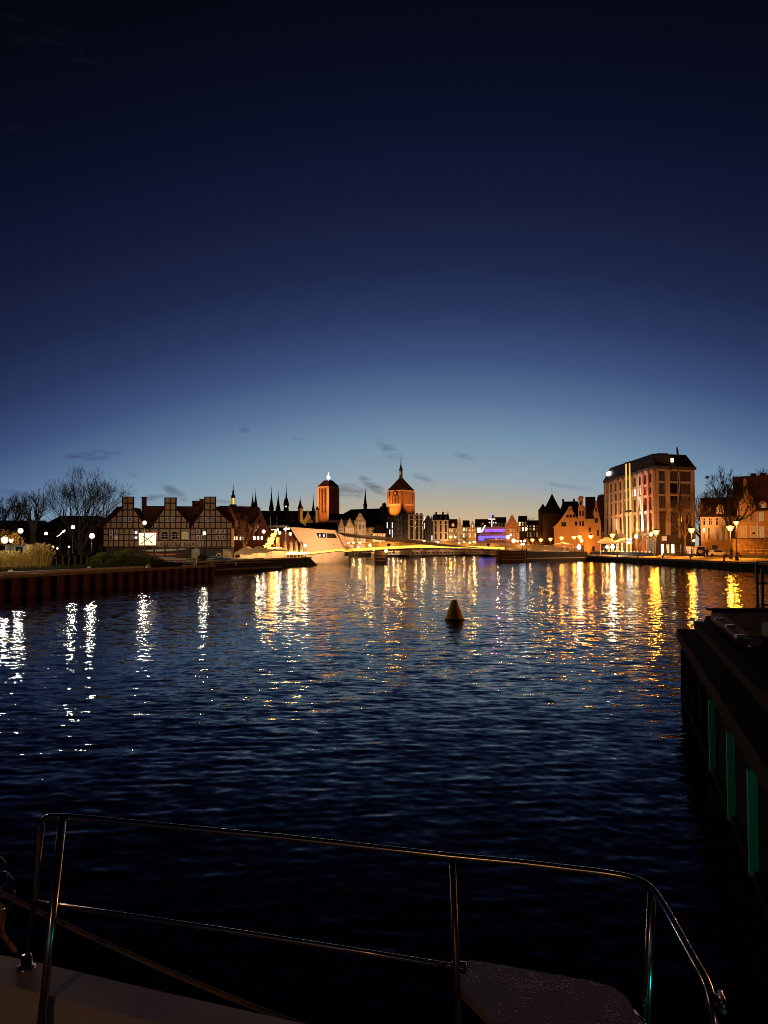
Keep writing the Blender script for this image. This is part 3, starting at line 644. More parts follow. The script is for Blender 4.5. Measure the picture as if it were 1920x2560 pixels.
# ------------------------------------------------------------------ lamps
G_WH = globe_mat('white_globe', (1, .86, .62), 75); G_FAR = globe_mat('far_white_globe', (1, .84, .58), 24); G_SO = globe_mat('sodium_globe', (1, .34, .025), 28); G_BL = globe_mat('bluish_globe', (.75, .86, 1), 9); G_OR = globe_mat('amber_globe', (1, .42, .06), 25)
def globe_lamp(px, py, Y, label, r=.24, kind=None, watts=160, col=WHITE, zg=ZL, group='white globe lamps on the left bank'):
    x = XX(px, Y); z = P(px, py, Y).z
    root = thing('street_lamp', label, 'street lamp', (x, Y, zg), 0, group)
    b = MB(); b.lathe([(.13, 0), (.12, .25), (.06, .3), (.045, z - zg - r * 1.1)], 10); b.build('post', M_BLACK, root, True)
    b = MB(); b.lathe([(.05, z - zg - r * 1.25), (r * .7, z - zg - r * 1.0), (r * .75, z - zg - r * .85)], 12); b.build('collar', M_BLACK, root, True)
    b = MB(); b.ball((0, 0, z - zg), r * 1.1, 12, sz=1.15); gl = b.build('globe', globe_mat('globe_halo', (1, .8, .5), .9), root, True)  # outer shell glows faintly to paint a soft halo round the bulb
    b = MB(); b.ball((0, 0, z - zg), r * .68, 10, sz=1.15); b.build('mantle', kind or G_WH, gl, True)
    b = MB(); b.lathe([(r * .55, z - zg + r * 1.02), (r * .5, z - zg + r * 1.12), (r * .16, z - zg + r * 1.3), (r * .05, z - zg + r * 1.7)], 10); b.build('cap', M_BLACK, root)
    lamp_light('lamp_bulb', (0, 0, z - zg), col, watts * .5, r * .65, root); flood('downward_fill', (0, 0, z - zg - r * .2), (0, 0, 0), col, watts * .9, 150, r * .5, root)  # second light is an added downward spot for the ground and walls
    return root
globe_lamp(12, 1350, 69, 'largest glaring white lamp at the edge beside the yellow tree', .27, None, 700)
globe_lamp(28, 1352, 82, 'smaller white lamp just behind the largest glaring lamp', .18, None, 300)
globe_lamp(51, 1327, 72, 'white lamp on a tall post right of the yellow tree', .22, None, 600)
globe_lamp(115, 1334, 97, 'white globe lamp between the two bare tree trunks', .19, None, 350)
globe_lamp(182, 1318, 82, 'white globe lamp on a post in front of the largest bare tree', .19, None, 320)
globe_lamp(230, 1340, 80, 'bright yellowish lamp between the largest bare tree and the half timbered house', .25, None, 420)
globe_lamp(361, 1307, 91, 'white globe lamp rising above the lit banner', .22, None, 380)
globe_lamp(511, 1333, 108, 'white globe lamp in front of the half timbered house', .22, None, 260)
globe_lamp(659, 1329, 138, 'white globe lamp above the tent roofs', .3, G_FAR, 260)
globe_lamp(699, 1332, 144, 'white globe lamp just left of the concrete block beside another lamp', .28, G_FAR, 240)
globe_lamp(726, 1335, 150, 'white globe lamp touching the slanted edge of the concrete block', .28, G_FAR, 240)
globe_lamp(763, 1364, 150, 'low lamp beside the closed cream parasols', .24, G_FAR, 250)
for px, py, Y, lab in [(133, 1367, 96, 'tiny amber light beside the left tree trunk, leftmost of three'), (144, 1371, 96, 'tiny amber light, lowest of the three near the ground'), (173, 1367, 96, 'tiny amber light next to the largest bare tree')]:
    globe_lamp(px, py, Y, lab, .11, G_OR, 6, WARM, group='low garden lights')
globe_lamp(-131, 1325, 52, 'unseen white quay lamp added to light the reeds', .22, None, 5200)  # lamp out of view, added to light reeds, bushes and rail
globe_lamp(-669, 1320, 36, 'unseen quay lamp added on the left bank to light the buoy', .22, None, 3600, (1, .5, .22))  # another unseen lamp, added for light on the buoy
for px0, px1, pe, pr_, Yb_, lab in ((-90, 120, 1330, 1300, 160, 'long dark house behind the bare trees'), (112, 262, 1312, 1288, 165, 'dark roofed house between the bare trees and the half timbered house')):
    x0, x1 = XX(px0, Yb_), XX(px1, Yb_); rt = thing('dark_house', lab, 'house', ((x0 + x1) / 2, Yb_, ZL), 0, 'dark houses behind the left bank trees'); h = (x1 - x0) / 2; ze, zr = ZZ(pe, Yb_) - ZL, ZZ(pr_, Yb_) - ZL
    b = MB(); b.box(-h, h, 0, 6, 0, ze); b.build('wall', mat('dark_house_wall', (.07, .035, .025), .9, .25, .6), rt)
    b = MB(); b.add([(-h - .3, -.3, ze), (h + .3, -.3, ze), (h + .3, 6, ze), (-h - .3, 6, ze), (-h + 2, 3, zr), (h - 2, 3, zr)], [(0, 1, 5, 4), (1, 2, 5), (2, 3, 4, 5), (3, 0, 4), (3, 2, 1, 0)]); b.build('roof', M_ROOF, rt)
    for i in range(7): window(rt, -h + (i + .5) * 2 * h / 7, 1.2, .8, 1.3, M_GLASS, M_WOOD, y=-.03)
# star-shower decoration
r = thing('star_decoration', 'white swirling light decoration hung between two lamps', 'decoration', (XX(152, 99), 99, 0))
b = MB()
zc = P(152, 1332, 99).z
for k in range(4):
    b.tube([(-.5 + .1 * k, 0, zc - .5 + .08 * k), (.0 + .06 * k, 0, zc - .15 + .05 * k), (.25 + .1 * k, 0, zc + .25), (.5, 0, zc + .1 + .1 * k)], .022, 4)
b.build('light_rope', lit('white_light_rope', WHITE, 7), r)
b = MB(); b.tube([(-.1, .06, ZL), (-.1, .06, zc)], .03, 6); b.build('pole', M_BLACK, r)
# kiosk
r = thing('kiosk', 'small white kiosk lit from inside beside the glaring lamps', 'kiosk', (XX(38, 88), 88, ZL))
b = MB(); b.box(-1.2, 1.2, 0, 2, 0, 2.0); b.build('wall', M_WHITEP, r)
b = MB(); b.prism([(-1.4, 2.0), (1.4, 2.0), (1.3, 2.12), (0, 2.35), (-1.3, 2.12)], -.2, 2.2); b.build('roof', M_TENT, r)
window(r, -.55, .7, .7, .9, L_WIN, M_BLACK); window(r, .5, .1, .8, 1.8, M_GLASS, M_BLACK, name='door', bars=0)
r = thing('fence', 'white picket fence behind the golden reeds', 'fence', (0, 0, ZL))
b = MB()
for i in range(60):
    px = -50 + i * 2.9; Y = 67.2; x = XX(px, Y); b.box(x - .03, x + .03, Y, Y + .03, 0, 1.05)
xa, xb = XX(-50, 66.2), XX(122, 66.2); b.build('paling', M_WHITEP, r)
b = MB(); b.box(xa, xb, 67.235, 67.27, .75, .83); b.box(xa, xb, 67.235, 67.27, .2, .28); b.build('cross_rail', M_WHITEP, r)

# ------------------------------------------------------------------ half-timbered boat house
Y0 = 130.
hb = thing('half_timbered_house', 'half timbered house with three gables and painted boat hire lettering', 'house', (0, Y0, 0))
def hx(px): return XX(px, Y0)
def hz(py): return ZZ(py, Y0)
zb, zt = ZL, hz(1320)
b = MB(); b.box(hx(258), hx(577), 0, 3, hz(1368), zt); b.build('wall', M_PLASTER, hb)
b = MB(); b.box(hx(262), hx(577) - .1, .5, 3, zb, hz(1368)); b.build('ground_floor', mat('dark_ground_floor', (.06, .04, .03), .8, .3), hb)
gables = [(258, 318.5, 358, 305, 332, 1243, 1272), (378, 425, 472, 411, 439, 1245, 1273), (478, 524.5, 577, 511, 538, 1243, 1272)]
for L, c, R_, bl, br_, top, sh in gables:
    prof = [(hx(L), zt), (hx(R_), zt), (hx(R_), hz(1306)), (hx(br_ + 3), hz(sh)), (hx(br_), hz(sh)), (hx(br_), hz(top)), (hx(bl), hz(top)), (hx(bl), hz(sh)), (hx(bl - 3), hz(sh)), (hx(L + 2), hz(1313))]
    b = MB(); b.prism(prof, 0, .5); b.build('gable', M_PLASTER, hb)
    b = MB()
    def lim(py):
        if py < sh: return bl, br_
        if py > 1306: return L, R_
        k = (py - sh) / (1310 - sh); return bl - 3 + (L + 2 - bl + 3) * k, br_ + 3 + (R_ - br_ - 3) * min(1, (py - sh) / (1306 - sh))
    T = .09
    for py in (1258, 1275, 1291, 1306):
        a, d = lim(py); b.box(hx(a), hx(d), -.07, .02, hz(py) - T, hz(py) + T)
    b.box(hx(bl) - .05, hx(br_) + .05, -.12, .55, hz(top) - .02, hz(top) + .1)
    for k in range(-5, 6):
        px = c + k * 13.8
        if not (L < px < R_): continue
        py0 = next((q for q in range(int(top), 1321) if lim(q)[0] - 1 <= px <= lim(q)[1] + 1), 1320)
        b.box(hx(px) - T, hx(px) + T, -.055, .02, zt, hz(py0))
    for sgn, ex, ey in ((-1, L + 2, 1313), (1, R_, 1306)):
        s0 = (bl - 3 if sgn < 0 else br_ + 3); b.tube([(hx(s0), -.03, hz(sh)), (hx(ex), -.03, hz(ey))], .13, 4)
    for px in (bl, br_): b.box(hx(px) - T, hx(px) + T, -.06, .02, zt, hz(top))
    b.build('gable_timber', M_TIMBER, hb)
    cz = hz(sh) - .15
    rf = MB(); rf.prism([(hx(L) - .3, zt - .05), (hx(R_) + .3, zt - .05), (hx(br_) - .2, cz), (hx(bl) + .2, cz)], .45, 7); rf.build('roof', M_ROOF, hb)
    for px in (c - 6.5, c + 6.5): window(hb, hx(px), hz(1304), .62, .78, M_GLASS, M_WHITEP, y=-.03, fw=.1)
b = MB(); b.prism([(hx(262), zt), (hx(577), zt), (hx(577), hz(1300)), (hx(560), hz(1264)), (hx(345), hz(1262)), (hx(340), zt)][::1], 3.2, 6); b.build('main_roof', M_ROOFR, hb)
b = MB(); b.prism([(hx(244), zt - .2), (hx(300), zt - .2), (hx(303), hz(1264)), (hx(286), hz(1266)), (hx(270), hz(1283)), (hx(244), hz(1302))], 1, 10.5); b.build('side_roof', M_ROOF, hb)
for px, tp_, wd in ((336, 1240, .55), (471, 1250, 1.1), (486, 1245, .5)):
    b = MB(); b.box(hx(px) - wd / 2, hx(px) + wd / 2, 4.5, 5.6, hz(1290), hz(tp_)); b.box(hx(px) - wd / 2 - .08, hx(px) + wd / 2 + .08, 4.4, 5.7, hz(tp_), hz(tp_) + .15); b.build('chimney', M_BRICK, hb)
b = MB()
for px in [258, 271, 284, 297, 310, 323, 336, 349, 362, 375, 397, 425, 451, 476, 490, 503, 516, 529, 542, 555, 568, 577]:
    b.box(hx(px) - .09, hx(px) + .09, -.06, .02, hz(1366), zt - .22)
b.box(hx(258), hx(577), -.1, .02, zt - .22, zt + .04); b.box(hx(256), hx(579), -.12, .02, hz(1368) - .1, hz(1366))
for a, d in ((258, 397), (476, 577)):
    for py in (1336, 1351): b.box(hx(a), hx(d), -.075, .02, hz(py) - .08, hz(py) + .08)
b.box(hx(397), hx(476), -.07, .02, hz(1351) - .08, hz(1351) + .08)
b.build('timber_frame', M_TIMBER, hb)
for i, px in enumerate((412, 438, 463)):
    window(hb, hx(px), hz(1349), 1.25, .95, L_WIND if i == 2 else M_GLASS, mat('pale_frame', (.5, .42, .33), .6, .1), y=-.02, arch=True, fw=.09)
for px, py, p_ in [(278, 1349, M_GLASS), (291, 1349, L_WIND), (278, 1337, M_GLASS), (291, 1336, M_GLASS), (495, 1349, M_GLASS), (508, 1349, M_GLASS), (495, 1334, M_GLASS), (545, 1349, M_GLASS), (557, 1349, M_GLASS), (545, 1333, M_GLASS), (557, 1333, M_GLASS), (391, 1348, M_GLASS)]:
    window(hb, hx(px), hz(py), .62, .72, p_, M_WHITEP, y=-.03)
for py, h_ in ((1336, .62), (1347, .42)): window(hb, hx(339), hz(py), .72, h_, L_WINW, M_BLACK, y=-.03, bars=0, fw=.05)
b = MB(); b.box(hx(392), hx(504), -.14, -.04, hz(1366.5), hz(1353)); sb = b.build('signboard', mat('tan_board', (.5, .36, .24), .8, .15, 2), hb)
text_mesh('ŁODZIE  I  KAJAKI', .95, .02, 'lettering', M_BLACK, sb, (hx(450), -.17, hz(1365.2)), sx=.86)
b = MB(); b.prism([(hx(385), hz(1370)), (hx(575), hz(1370)), (hx(575), hz(1368)), (hx(385), hz(1368))], -1.0, .5); b.build('canopy', mat('dark_canopy', (.12, .08, .06), .8, .2), hb)
for a, d, m_ in ((478, 489, M_CREAM), (491, 499, M_CREAM), (556, 576, M_CREAM), (515, 554, M_BLACK)):
    b = MB(); b.box(hx(a), hx(d), .38, .5, zb, hz(1373)); b.build('door', m_, hb)
b = MB(); pts = [(hx(546) + .32 * math.cos(a), .3, hz(1388) + .32 * math.sin(a)) for a in [i * PI / 10 for i in range(21)]]; b.tube(pts, .09, 8); lb = b.build('lifebuoy', M_WHITEP, None, True, loc=(0, Y0, 0)); tag(lb, 'white ring lifebuoy on the dark boathouse doorway', 'lifebuoy')

for px in (300, 425, 540):
    flood('unseen_facade_spot', (hx(px), 117, 4.2), (hx(px), Y0, 6.2), (1, .72, .45), 520, 125, .3)  # added spots without fixtures, brightening the half-timbered front
# ------------------------------------------------------------------ lit banner
r = thing('banner', 'bright lit banner with a crossed line and anchor drawing', 'banner', (XX(369, 92), 92, ZL))
bw = XX(391, 92) - XX(349, 92); z0_, z1_ = P(369, 1363, 92).z - ZL, P(369, 1333, 92).z - ZL
b = MB(); b.box(-bw / 2, bw / 2, 0, .08, z0_, z1_); b.build('panel', mat('lit_banner_panel', (.8, .68, .55), .7, 0, emit=(1, .72, .42), es=1.5), r)
b = MB()
for a in ((-bw / 2 - .08, bw / 2 + .08, z0_ - .09, z0_), (-bw / 2 - .08, bw / 2 + .08, z1_, z1_ + .07), (-bw / 2 - .08, -bw / 2, z0_, z1_), (bw / 2, bw / 2 + .08, z0_, z1_)): b.box(a[0], a[1], -.03, .1, a[2], a[3])
b.build('frame', mat('red_frame', (.55, .12, .07), .6, .15), r)
b = MB(); hz_ = z1_ - z0_
b.tube([(-bw * .44, -.03, z0_ + .1), (bw * .46, -.03, z1_ - .08)], .05, 5)
b.tube([(-bw * .24, -.03, z1_ - hz_ * .22), (bw * .26, -.03, z0_ + hz_ * .2)], .045, 5)
b.tube([(-bw * .26, -.03, z0_ + hz_ * .42), (-bw * .27, -.03, z1_ - hz_ * .3), (-bw * .2, -.03, z1_ - hz_ * .16), (-bw * .1, -.03, z1_ - hz_ * .12)], .045, 5)
b.tube([(bw * .18, -.03, z0_ + hz_ * .17), (bw * .33, -.03, z0_ + hz_ * .28)], .024, 5); b.tube([(bw * .3, -.03, z0_ + hz_ * .12), (bw * .2, -.03, z0_ + hz_ * .33)], .024, 5)
b.build('emblem', mat('faded_brown', (.1, .05, .03), .8, 0), r)
for x in (-bw * .44, -bw * .15, bw * .42):
    b = MB(); b.box(x - .05, x + .05, .1, .2, 0, z0_ + .3); b.build('post', M_WOOD, r)
lamp_light('banner_lamp', (0, -1.2, z1_ + .4), WHITE, 25, .1, r)

# ------------------------------------------------------------------ kayaks on the rack
r = thing('kayak_rack', 'dark timber rack carrying the kayaks', 'rack', (0, 98, ZL))
for px in (388, 415, 445):
    for dy in (-.5, .6):
        b = MB(); x = XX(px, 98); b.box(x - .06, x + .06, dy, dy + .12, 0, 2.35); b.build('upright', M_WOOD, r)
    for z in (.35, .75, 1.3, 2.0): b = MB(); x = XX(px, 98); b.box(x - .05, x + .05, -.7, .9, z - .06, z); b.build('arm', M_WOOD, r)
def kayak(px0, px1, py, Y, m, label, bend=.12, rad=.21, tilt=0.):
    x0, x1 = XX(px0, Y), XX(px1, Y); L = x1 - x0; z = P((px0 + px1) / 2, py, Y).z
    root = thing('kayak', label, 'kayak', ((x0 + x1) / 2, Y, z), 0, 'kayaks on the rack'); root.rotation_euler = (0, -tilt, 0)
    b = MB(); n = 15; N_ = 10; vs = []
    for i in range(n):
        s = -1 + 2 * i / (n - 1); wd = max(.02, (1 - abs(s) ** 2.4)) * rad * 1.35; ht = max(.03, 1 - abs(s) ** 3) * rad
        zc = bend * abs(s) ** 2.5
        for k in range(N_): a = 2 * PI * k / N_; vs.append((s * L / 2, math.cos(a) * wd, zc + math.sin(a) * ht * (1 if math.sin(a) < 0 else .75)))
    b.add(vs, [(i * N_ + k, i * N_ + (k + 1) % N_, (i + 1) * N_ + (k + 1) % N_, (i + 1) * N_ + k) for i in range(n - 1) for k in range(N_)]); b.build('hull', m, root, True)
    b = MB(); b.lathe([(.2, .0), (.22, .04), (.17, .05)], 14, (0, 0, rad * .72)); o_ = b.build('cockpit', M_BLACK, root, True); o_.scale = (1.8, .75, 1)
    return root
KW, KO, KB, KR = mat('kayak_white', (.62, .56, .45), .4, .1), mat('kayak_orange', (.55, .16, .05), .4, .1), mat('kayak_tan', (.42, .26, .13), .4, .12), mat('kayak_red', (.36, .07, .035), .4, .12)
kayak(356, 472, 1375, 98, KW, 'white kayak, topmost on the rack', tilt=.04, bend=.05)
kayak(366, 455, 1386.5, 98, KO, 'long orange kayak, second from the top of the rack')
kayak(392, 446, 1393.5, 97.6, mat('kayak_grey', (.3, .28, .27), .4, .1), 'grey kayak under the orange one', .05, .14)
kayak(400, 479, 1398.5, 97.2, KB, 'tan kayak in the middle of the rack')
kayak(410, 452, 1404.5, 97, mat('kayak_pink', (.5, .22, .15), .4, .1), 'short pinkish kayak near the ground', .05, .14)
kayak(408, 490, 1411, 96.6, KR, 'dark red kayak, lowest on the rack')
# white sign post
r = thing('sign_post', 'white sign post with two small boards beside the kayaks', 'sign', (XX(492, 83), 83, ZL))
b = MB(); b.box(-.05, .05, -.05, .05, 0, P(492, 1372, 83).z - ZL); b.build('post', M_WHITEP, r)
b = MB(); b.box(-.2, .2, -.1, -.06, P(492, 1381, 83).z - ZL, P(492, 1371, 83).z - ZL); b.build('sign_board', M_WHITEP, r)
b = MB(); b.box(-.14, .14, -.1, -.06, P(492, 1391, 83).z - ZL, P(492, 1382.5, 83).z - ZL); b.build('sign_board', mat('cream_board', (.55, .45, .3), .6, .1), r)
# stack of boats under blue covers
MBL = mat('blue_cover', (.09, .16, .3), .5, .25, 3); MBW = mat('pale_blue_hull', (.45, .5, .52), .45, .15, 2)
yb = 104
for k, (px0, px1, py, m_, lab) in enumerate([(519, 584, 1407.5, MBL, 'blue rowing boat, bottom of the stack by the pontoon'), (516, 585, 1402.5, MBW, 'pale blue rowing boat, second from the bottom of the stack'), (520, 583, 1398, MBL, 'blue rowing boat near the top of the stack'), (518, 586, 1391, mat('boat_cream', (.6, .55, .42), .5, .1), 'cream board lying on top of the blue boat stack')]):
    kayak(px0, px1, py, yb, m_, lab, .06, .2 if k < 3 else .08)['group'] = 'boats stacked by the pontoon'
r = thing('bush', 'small round dark green bush beside the blue boat stack', 'bush', (XX(505, 100), 100, ZL), 0, 'bushes on the quay')
b = MB(); leafcloud(b, (0, 0, .45), .75, .6, .5, 420, .08, rng); b.build('foliage', [MD1, MD2], r)

# ------------------------------------------------------------------ floating pontoon
pa, pb_ = PZ(528, 1434, 0), PZ(702, 1425, 0)
L = (pb_ - pa).length; rzp = math.atan2(pb_.y - pa.y, pb_.x - pa.x)
r = thing('pontoon', 'long dark floating pontoon in front of the white tents', 'pontoon', (pa.x, pa.y, 0), rzp)
b = MB(); b.box(0, L, 0, 2.2, -.3, .38); b.build('float', M_DARK, r)
b = MB(); b.box(-.05, L + .05, -.06, 2.26, .38, .5); b.build('deck', mat('pale_deck', (.3, .24, .17), .8, .25, 2), r)
b = MB(); b.box(.3, L, 1.6, 2.2, .5, 1.12); b.build('kerb', M_DARK, r)
b = MB(); b.box(.3, L + .02, 1.55, 2.24, 1.12, 1.22); b.build('ledge', mat('pale_deck', (.3, .24, .17)), r)
for s in (2.2, 7.5): 
    b = MB(); b.box(s - .1, s + .1, 1.45, 1.55, .85, 1.3); b.build('cleat', M_WHITEP, r)
# tubular dinghies on the shore
MG = mat('grey_rubber', (.3, .27, .2), .6, .15); 
for px0, px1, py, Y, lab in [(583, 612, 1404, 112, 'dark inflatable dinghy with pale round tube ends, leftmost'), (616, 650, 1402, 114, 'inflatable dinghy with long pale side tube')]:
    x0, x1 = XX(px0, Y), XX(px1, Y); z = P(px0, py, Y).z
    rt = thing('inflatable_dinghy', lab, 'dinghy', (x0, Y, z), 0, 'dinghies by the pontoon')
    for dy in (0, 1.0):
        b = MB(); b.tube([(0, dy, 0), (.15, dy, 0), (x1 - x0, dy + .15, .22), (x1 - x0 + .4, dy * .7 + .2, .34)], [.22, .27, .24, .12], 12); b.build('tube', MG, rt, True)
    b = MB(); b.box(.2, x1 - x0, .1, .95, -.22, -.12); b.build('floor', M_BLACK, rt)
    b = MB(); b.box(.1, .2, .1, .95, -.2, .3); b.build('transom', M_BLACK, rt)
# ------------------------------------------------------------------ brick house with pinnacles
Y1 = 150.
r = thing('brick_house', 'red brick house with two pinnacled gables and small lit windows', 'house', (0, Y1, 0))
def bx_(px): return XX(px, Y1)
def bz(py): return ZZ(py, Y1)
b = MB(); b.box(bx_(560), bx_(690), 0, 3, ZL, bz(1325)); b.build('wall', M_BRICK, r)
for pr in ([(578, 1326), (610, 1326), (607, 1300), (599, 1300), (598, 1284), (592, 1283), (584, 1284), (583, 1300), (579, 1308)], [(620, 1326), (672, 1326), (672, 1317), (664, 1310), (664, 1303), (658, 1296), (655, 1288), (653, 1278), (649, 1278), (647, 1288), (641, 1297), (634, 1306), (628, 1314), (620, 1318)]):
    b = MB(); b.prism([(bx_(x), bz(y)) for x, y in pr], -.15, .4); b.build('gable', M_BRICK, r)
b = MB(); b.prism([(bx_(546), bz(1330)), (bx_(668), bz(1330)), (bx_(640), bz(1266)), (bx_(546), bz(1264))], .5, 4); b.build('roof', M_ROOF, r)
for px, py, p_ in [(585, 1351, L_WINB), (592, 1350, L_WIN), (602, 1351, L_WINB), (608, 1351, L_WIN), (636, 1350, L_WINB), (645.5, 1350, L_WINB), (655, 1350, L_WINB), (622, 1327, M_GLASS), (640, 1326, M_GLASS), (640, 1338, M_GLASS), (596, 1328, M_GLASS), (650, 1308, M_GLASS), (620, 1338, M_GLASS)]:
    window(r, bx_(px), bz(py), .5, .75, p_, M_BRICK, y=-.18 if 575 < px < 672 and py < 1327 else -.03, bars=0, fw=.05)
# tents
def tent(px0, px1, py_e, py_r, Y, d, label, hip=False):
    x0, x1 = XX(px0, Y), XX(px1, Y); w_ = x1 - x0; ze = P(px0, py_e, Y).z - ZL; zr = P(px0, py_r, Y).z - ZL
    rt = thing('tent', label, 'tent', ((x0 + x1) / 2, Y, ZL), 0, 'white restaurant tents')
    b = MB()
    if hip:
        h = w_ / 2; b.add([(-h, 0, ze), (h, 0, ze), (h, d, ze), (-h, d, ze), (-h * .35, d / 2, zr), (h * .35, d / 2, zr)], [(0, 1, 5, 4), (1, 2, 5), (2, 3, 4, 5), (3, 0, 4)])
    else: b.prism([(-w_ / 2, ze), (w_ / 2, ze), (0, zr)], 0, d)
    b.build('roof', M_TENT, rt)
    b = MB(); b.box(-w_ / 2, w_ / 2, -.03, .0, ze - .25, ze - .01); b.build('valance', M_TENT, rt)
    for x in (-w_ / 2 + .08, 0 if not hip else -w_ / 6, w_ / 2 - .08):
        b = MB(); b.box(x - .05, x + .05, .02, .12, 0, ze - .02); b.build('pole', M_WHITEP, rt)
    b = MB(); b.box(-w_ / 2 + .2, w_ / 2 - .2, d - .15, d - .1, 0, ze - .1); b.build('back_wall', M_TENT, rt)
    lamp_light('tent_lamp', (0, d * .45, ze - .35), (1, .55, .2), 480, .15, rt)
    return rt
tent(586, 640, 1383, 1366, 128, 4, 'white pitched tent nearest the half timbered house')
tent(616, 668, 1379, 1366, 121, 4, 'front white tent with an open lit counter')
tent(662, 714, 1374, 1368, 130, 4, 'flat hipped tent glowing yellow beside the parasols', True)
r = thing('fire_tree', 'blazing amber lit ornament standing behind the tents', 'light ornament', (XX(683, 136), 136, ZL))
b = MB(); L_F = lit('amber_blaze', (1, .36, .04), 10)
rg = random.Random(9)
for k in range(170):
    a = rg.random(); wd_ = (1 - a) ** .7 * .75 + .08; x = -1.0 + 1.5 * a + rg.gauss(0, .45) * wd_; z = 1.9 + 2.7 * a + rg.gauss(0, .18)
    b.ball((x, rg.gauss(0, .3) * wd_, z), rg.uniform(.05, .13), 6)
b.build('foliage', L_F, r, True)  # a cluster of amber bulbs, no leaves
b = MB(); b.box(.55, 1.15, -.3, .3, 0, 3.6); b.build('pillar', M_CREAM, r)
b = MB(); b.tube([(-.8, 0, 0), (-.8, 0, 2.4)], .06, 6); b.build('stem', M_BLACK, r)
lamp_light('blaze_lamp', (0, -.9, 3.2), (1, .34, .05), 500, .3, r)
par0 = None
for i, (px, Y, lab) in enumerate([(713, 137, 'closed cream parasol, nearest the glowing tent'), (728, 139, 'closed cream parasol behind the glowing railing, second from the tent'), (741, 141, 'closed cream parasol, third from the tent'), (754, 143, 'closed cream parasol nearest the concrete block')]):
    loc = (XX(px, Y), Y, ZL)
    if par0 is None:
        par0 = thing('parasol', lab, 'parasol', loc, 0, 'closed parasols on the terrace')
        b = MB(); b.lathe([(.30, 1.0), (.34, 1.4), (.27, 2.2), (.2, 2.5), (.33, 2.52), (.16, 2.85), (.05, 3.05), (.02, 3.2)], 10); b.build('canopy', M_TENT, par0)
        b = MB(); b.tube([(0, 0, 0), (0, 0, 1.1)], .05, 6); b.lathe([(.4, 0), (.38, .12), (.1, .15)], 10); b.build('stand', M_WOOD, par0)
    else: copy_thing(par0, loc, i * .7, lab)
r = thing('terrace_railing', 'blazing white lit terrace railing beside the concrete block', 'railing', (0, 0, ZL))
ta, tb = Vector((XX(714, 134), 134, 0)), Vector((XX(769, 143), 143, 0)); td = (tb - ta)
b = MB()
for i in range(44):
    q = ta + td * (i / 43); b.ball((q.x, q.y, .85), .11, 7)
b.tube([ta + Vector((0, 0, .78)), tb + Vector((0, 0, .78))], .17, 6); b.build('light_string', globe_mat('string_bulbs', (1, .52, .14), 5.5), r, True)
b = MB(); b.tube([ta + Vector((0, .2, .6)), tb + Vector((0, .2, .6))], .04, 6); b.tube([ta + Vector((0, .2, 1.2)), tb + Vector((0, .2, 1.2))], .04, 6); b.build('rail', M_WHITEP, r)
for i in range(7):
    q = ta + td * (i / 6); b = MB(); b.box(q.x - .04, q.x + .04, q.y + .17, q.y + .23, 0, 1.2); b.build('post', M_WHITEP, r)
for k in (.2, .5, .8):
    q = ta + td * k; lamp_light('string_lamp', (q.x, q.y - .1, .9), (1, .52, .17), 190, .3, r)
# pavilion with bright lamps and two masts
r = thing('pavilion', 'flat roofed dark pavilion with bright white lamps under its roof', 'pavilion', (XX(696, 163), 163, 0))
z1_ = ZZ(1314, 163)
b = MB(); b.box(-4.5, 4.6, 3.6, 5, ZL, z1_ - 1.2); b.build('wall', M_BRICK, r)
b = MB(); b.box(-3.0, 2.0, -1.2, 4, z1_ - .35, z1_); b.build('roof', mat('grey_roof', (.16, .15, .13), .7, .2), r)
for x in (-2.9, 1.7): b = MB(); b.tube([(x, -.9, ZL), (x, -.9, z1_ - .35)], .08, 8); b.build('column', M_WHITEP, r)
for k, (px, py) in enumerate(((681, 1326), (687, 1325), (694, 1324), (712, 1323), (717, 1322), (722, 1322))):
    b = MB(); b.ball((XX(px, 161.8) - XX(696, 163), -1.25, ZZ(py, 161.8)), .2, 8); b.build('ceiling_lamp', globe_mat('pavilion_lamp', (1, .85, .6), 7), r, True)
for px, top in ((676, 1290), (692, 1289)):
    m_ = thing('mast', 'thin pale mast beside the pavilion, %s of two' % ('left' if px == 676 else 'right'), 'mast', (XX(px, 152), 152, ZL), 0, 'masts by the pavilion')
    b = MB(); b.tube([(0, 0, 0), (0, 0, ZZ(top, 152) - ZL)], [.09, .04], 8); b.build('pole', mat('pale_pole', (.4, .34, .27), .6, .1), m_)
    b = MB(); b.lathe([(.2, 0), (.18, .3), (.09, .35)], 8); b.build('base', M_BLACK, m_)
# ------------------------------------------------------------------ drawbridge
YA = 159.
BL, BR = Vector((XX(855, YA), YA + 1)), Vector((52.3, 205))
L_LED = lit('yellow_led', (1, .53, .06), 2.1)
r = thing('drawbridge', 'pale footbridge with glowing yellow handrails and slanted concrete block', 'bridge', (0, 0, 0))
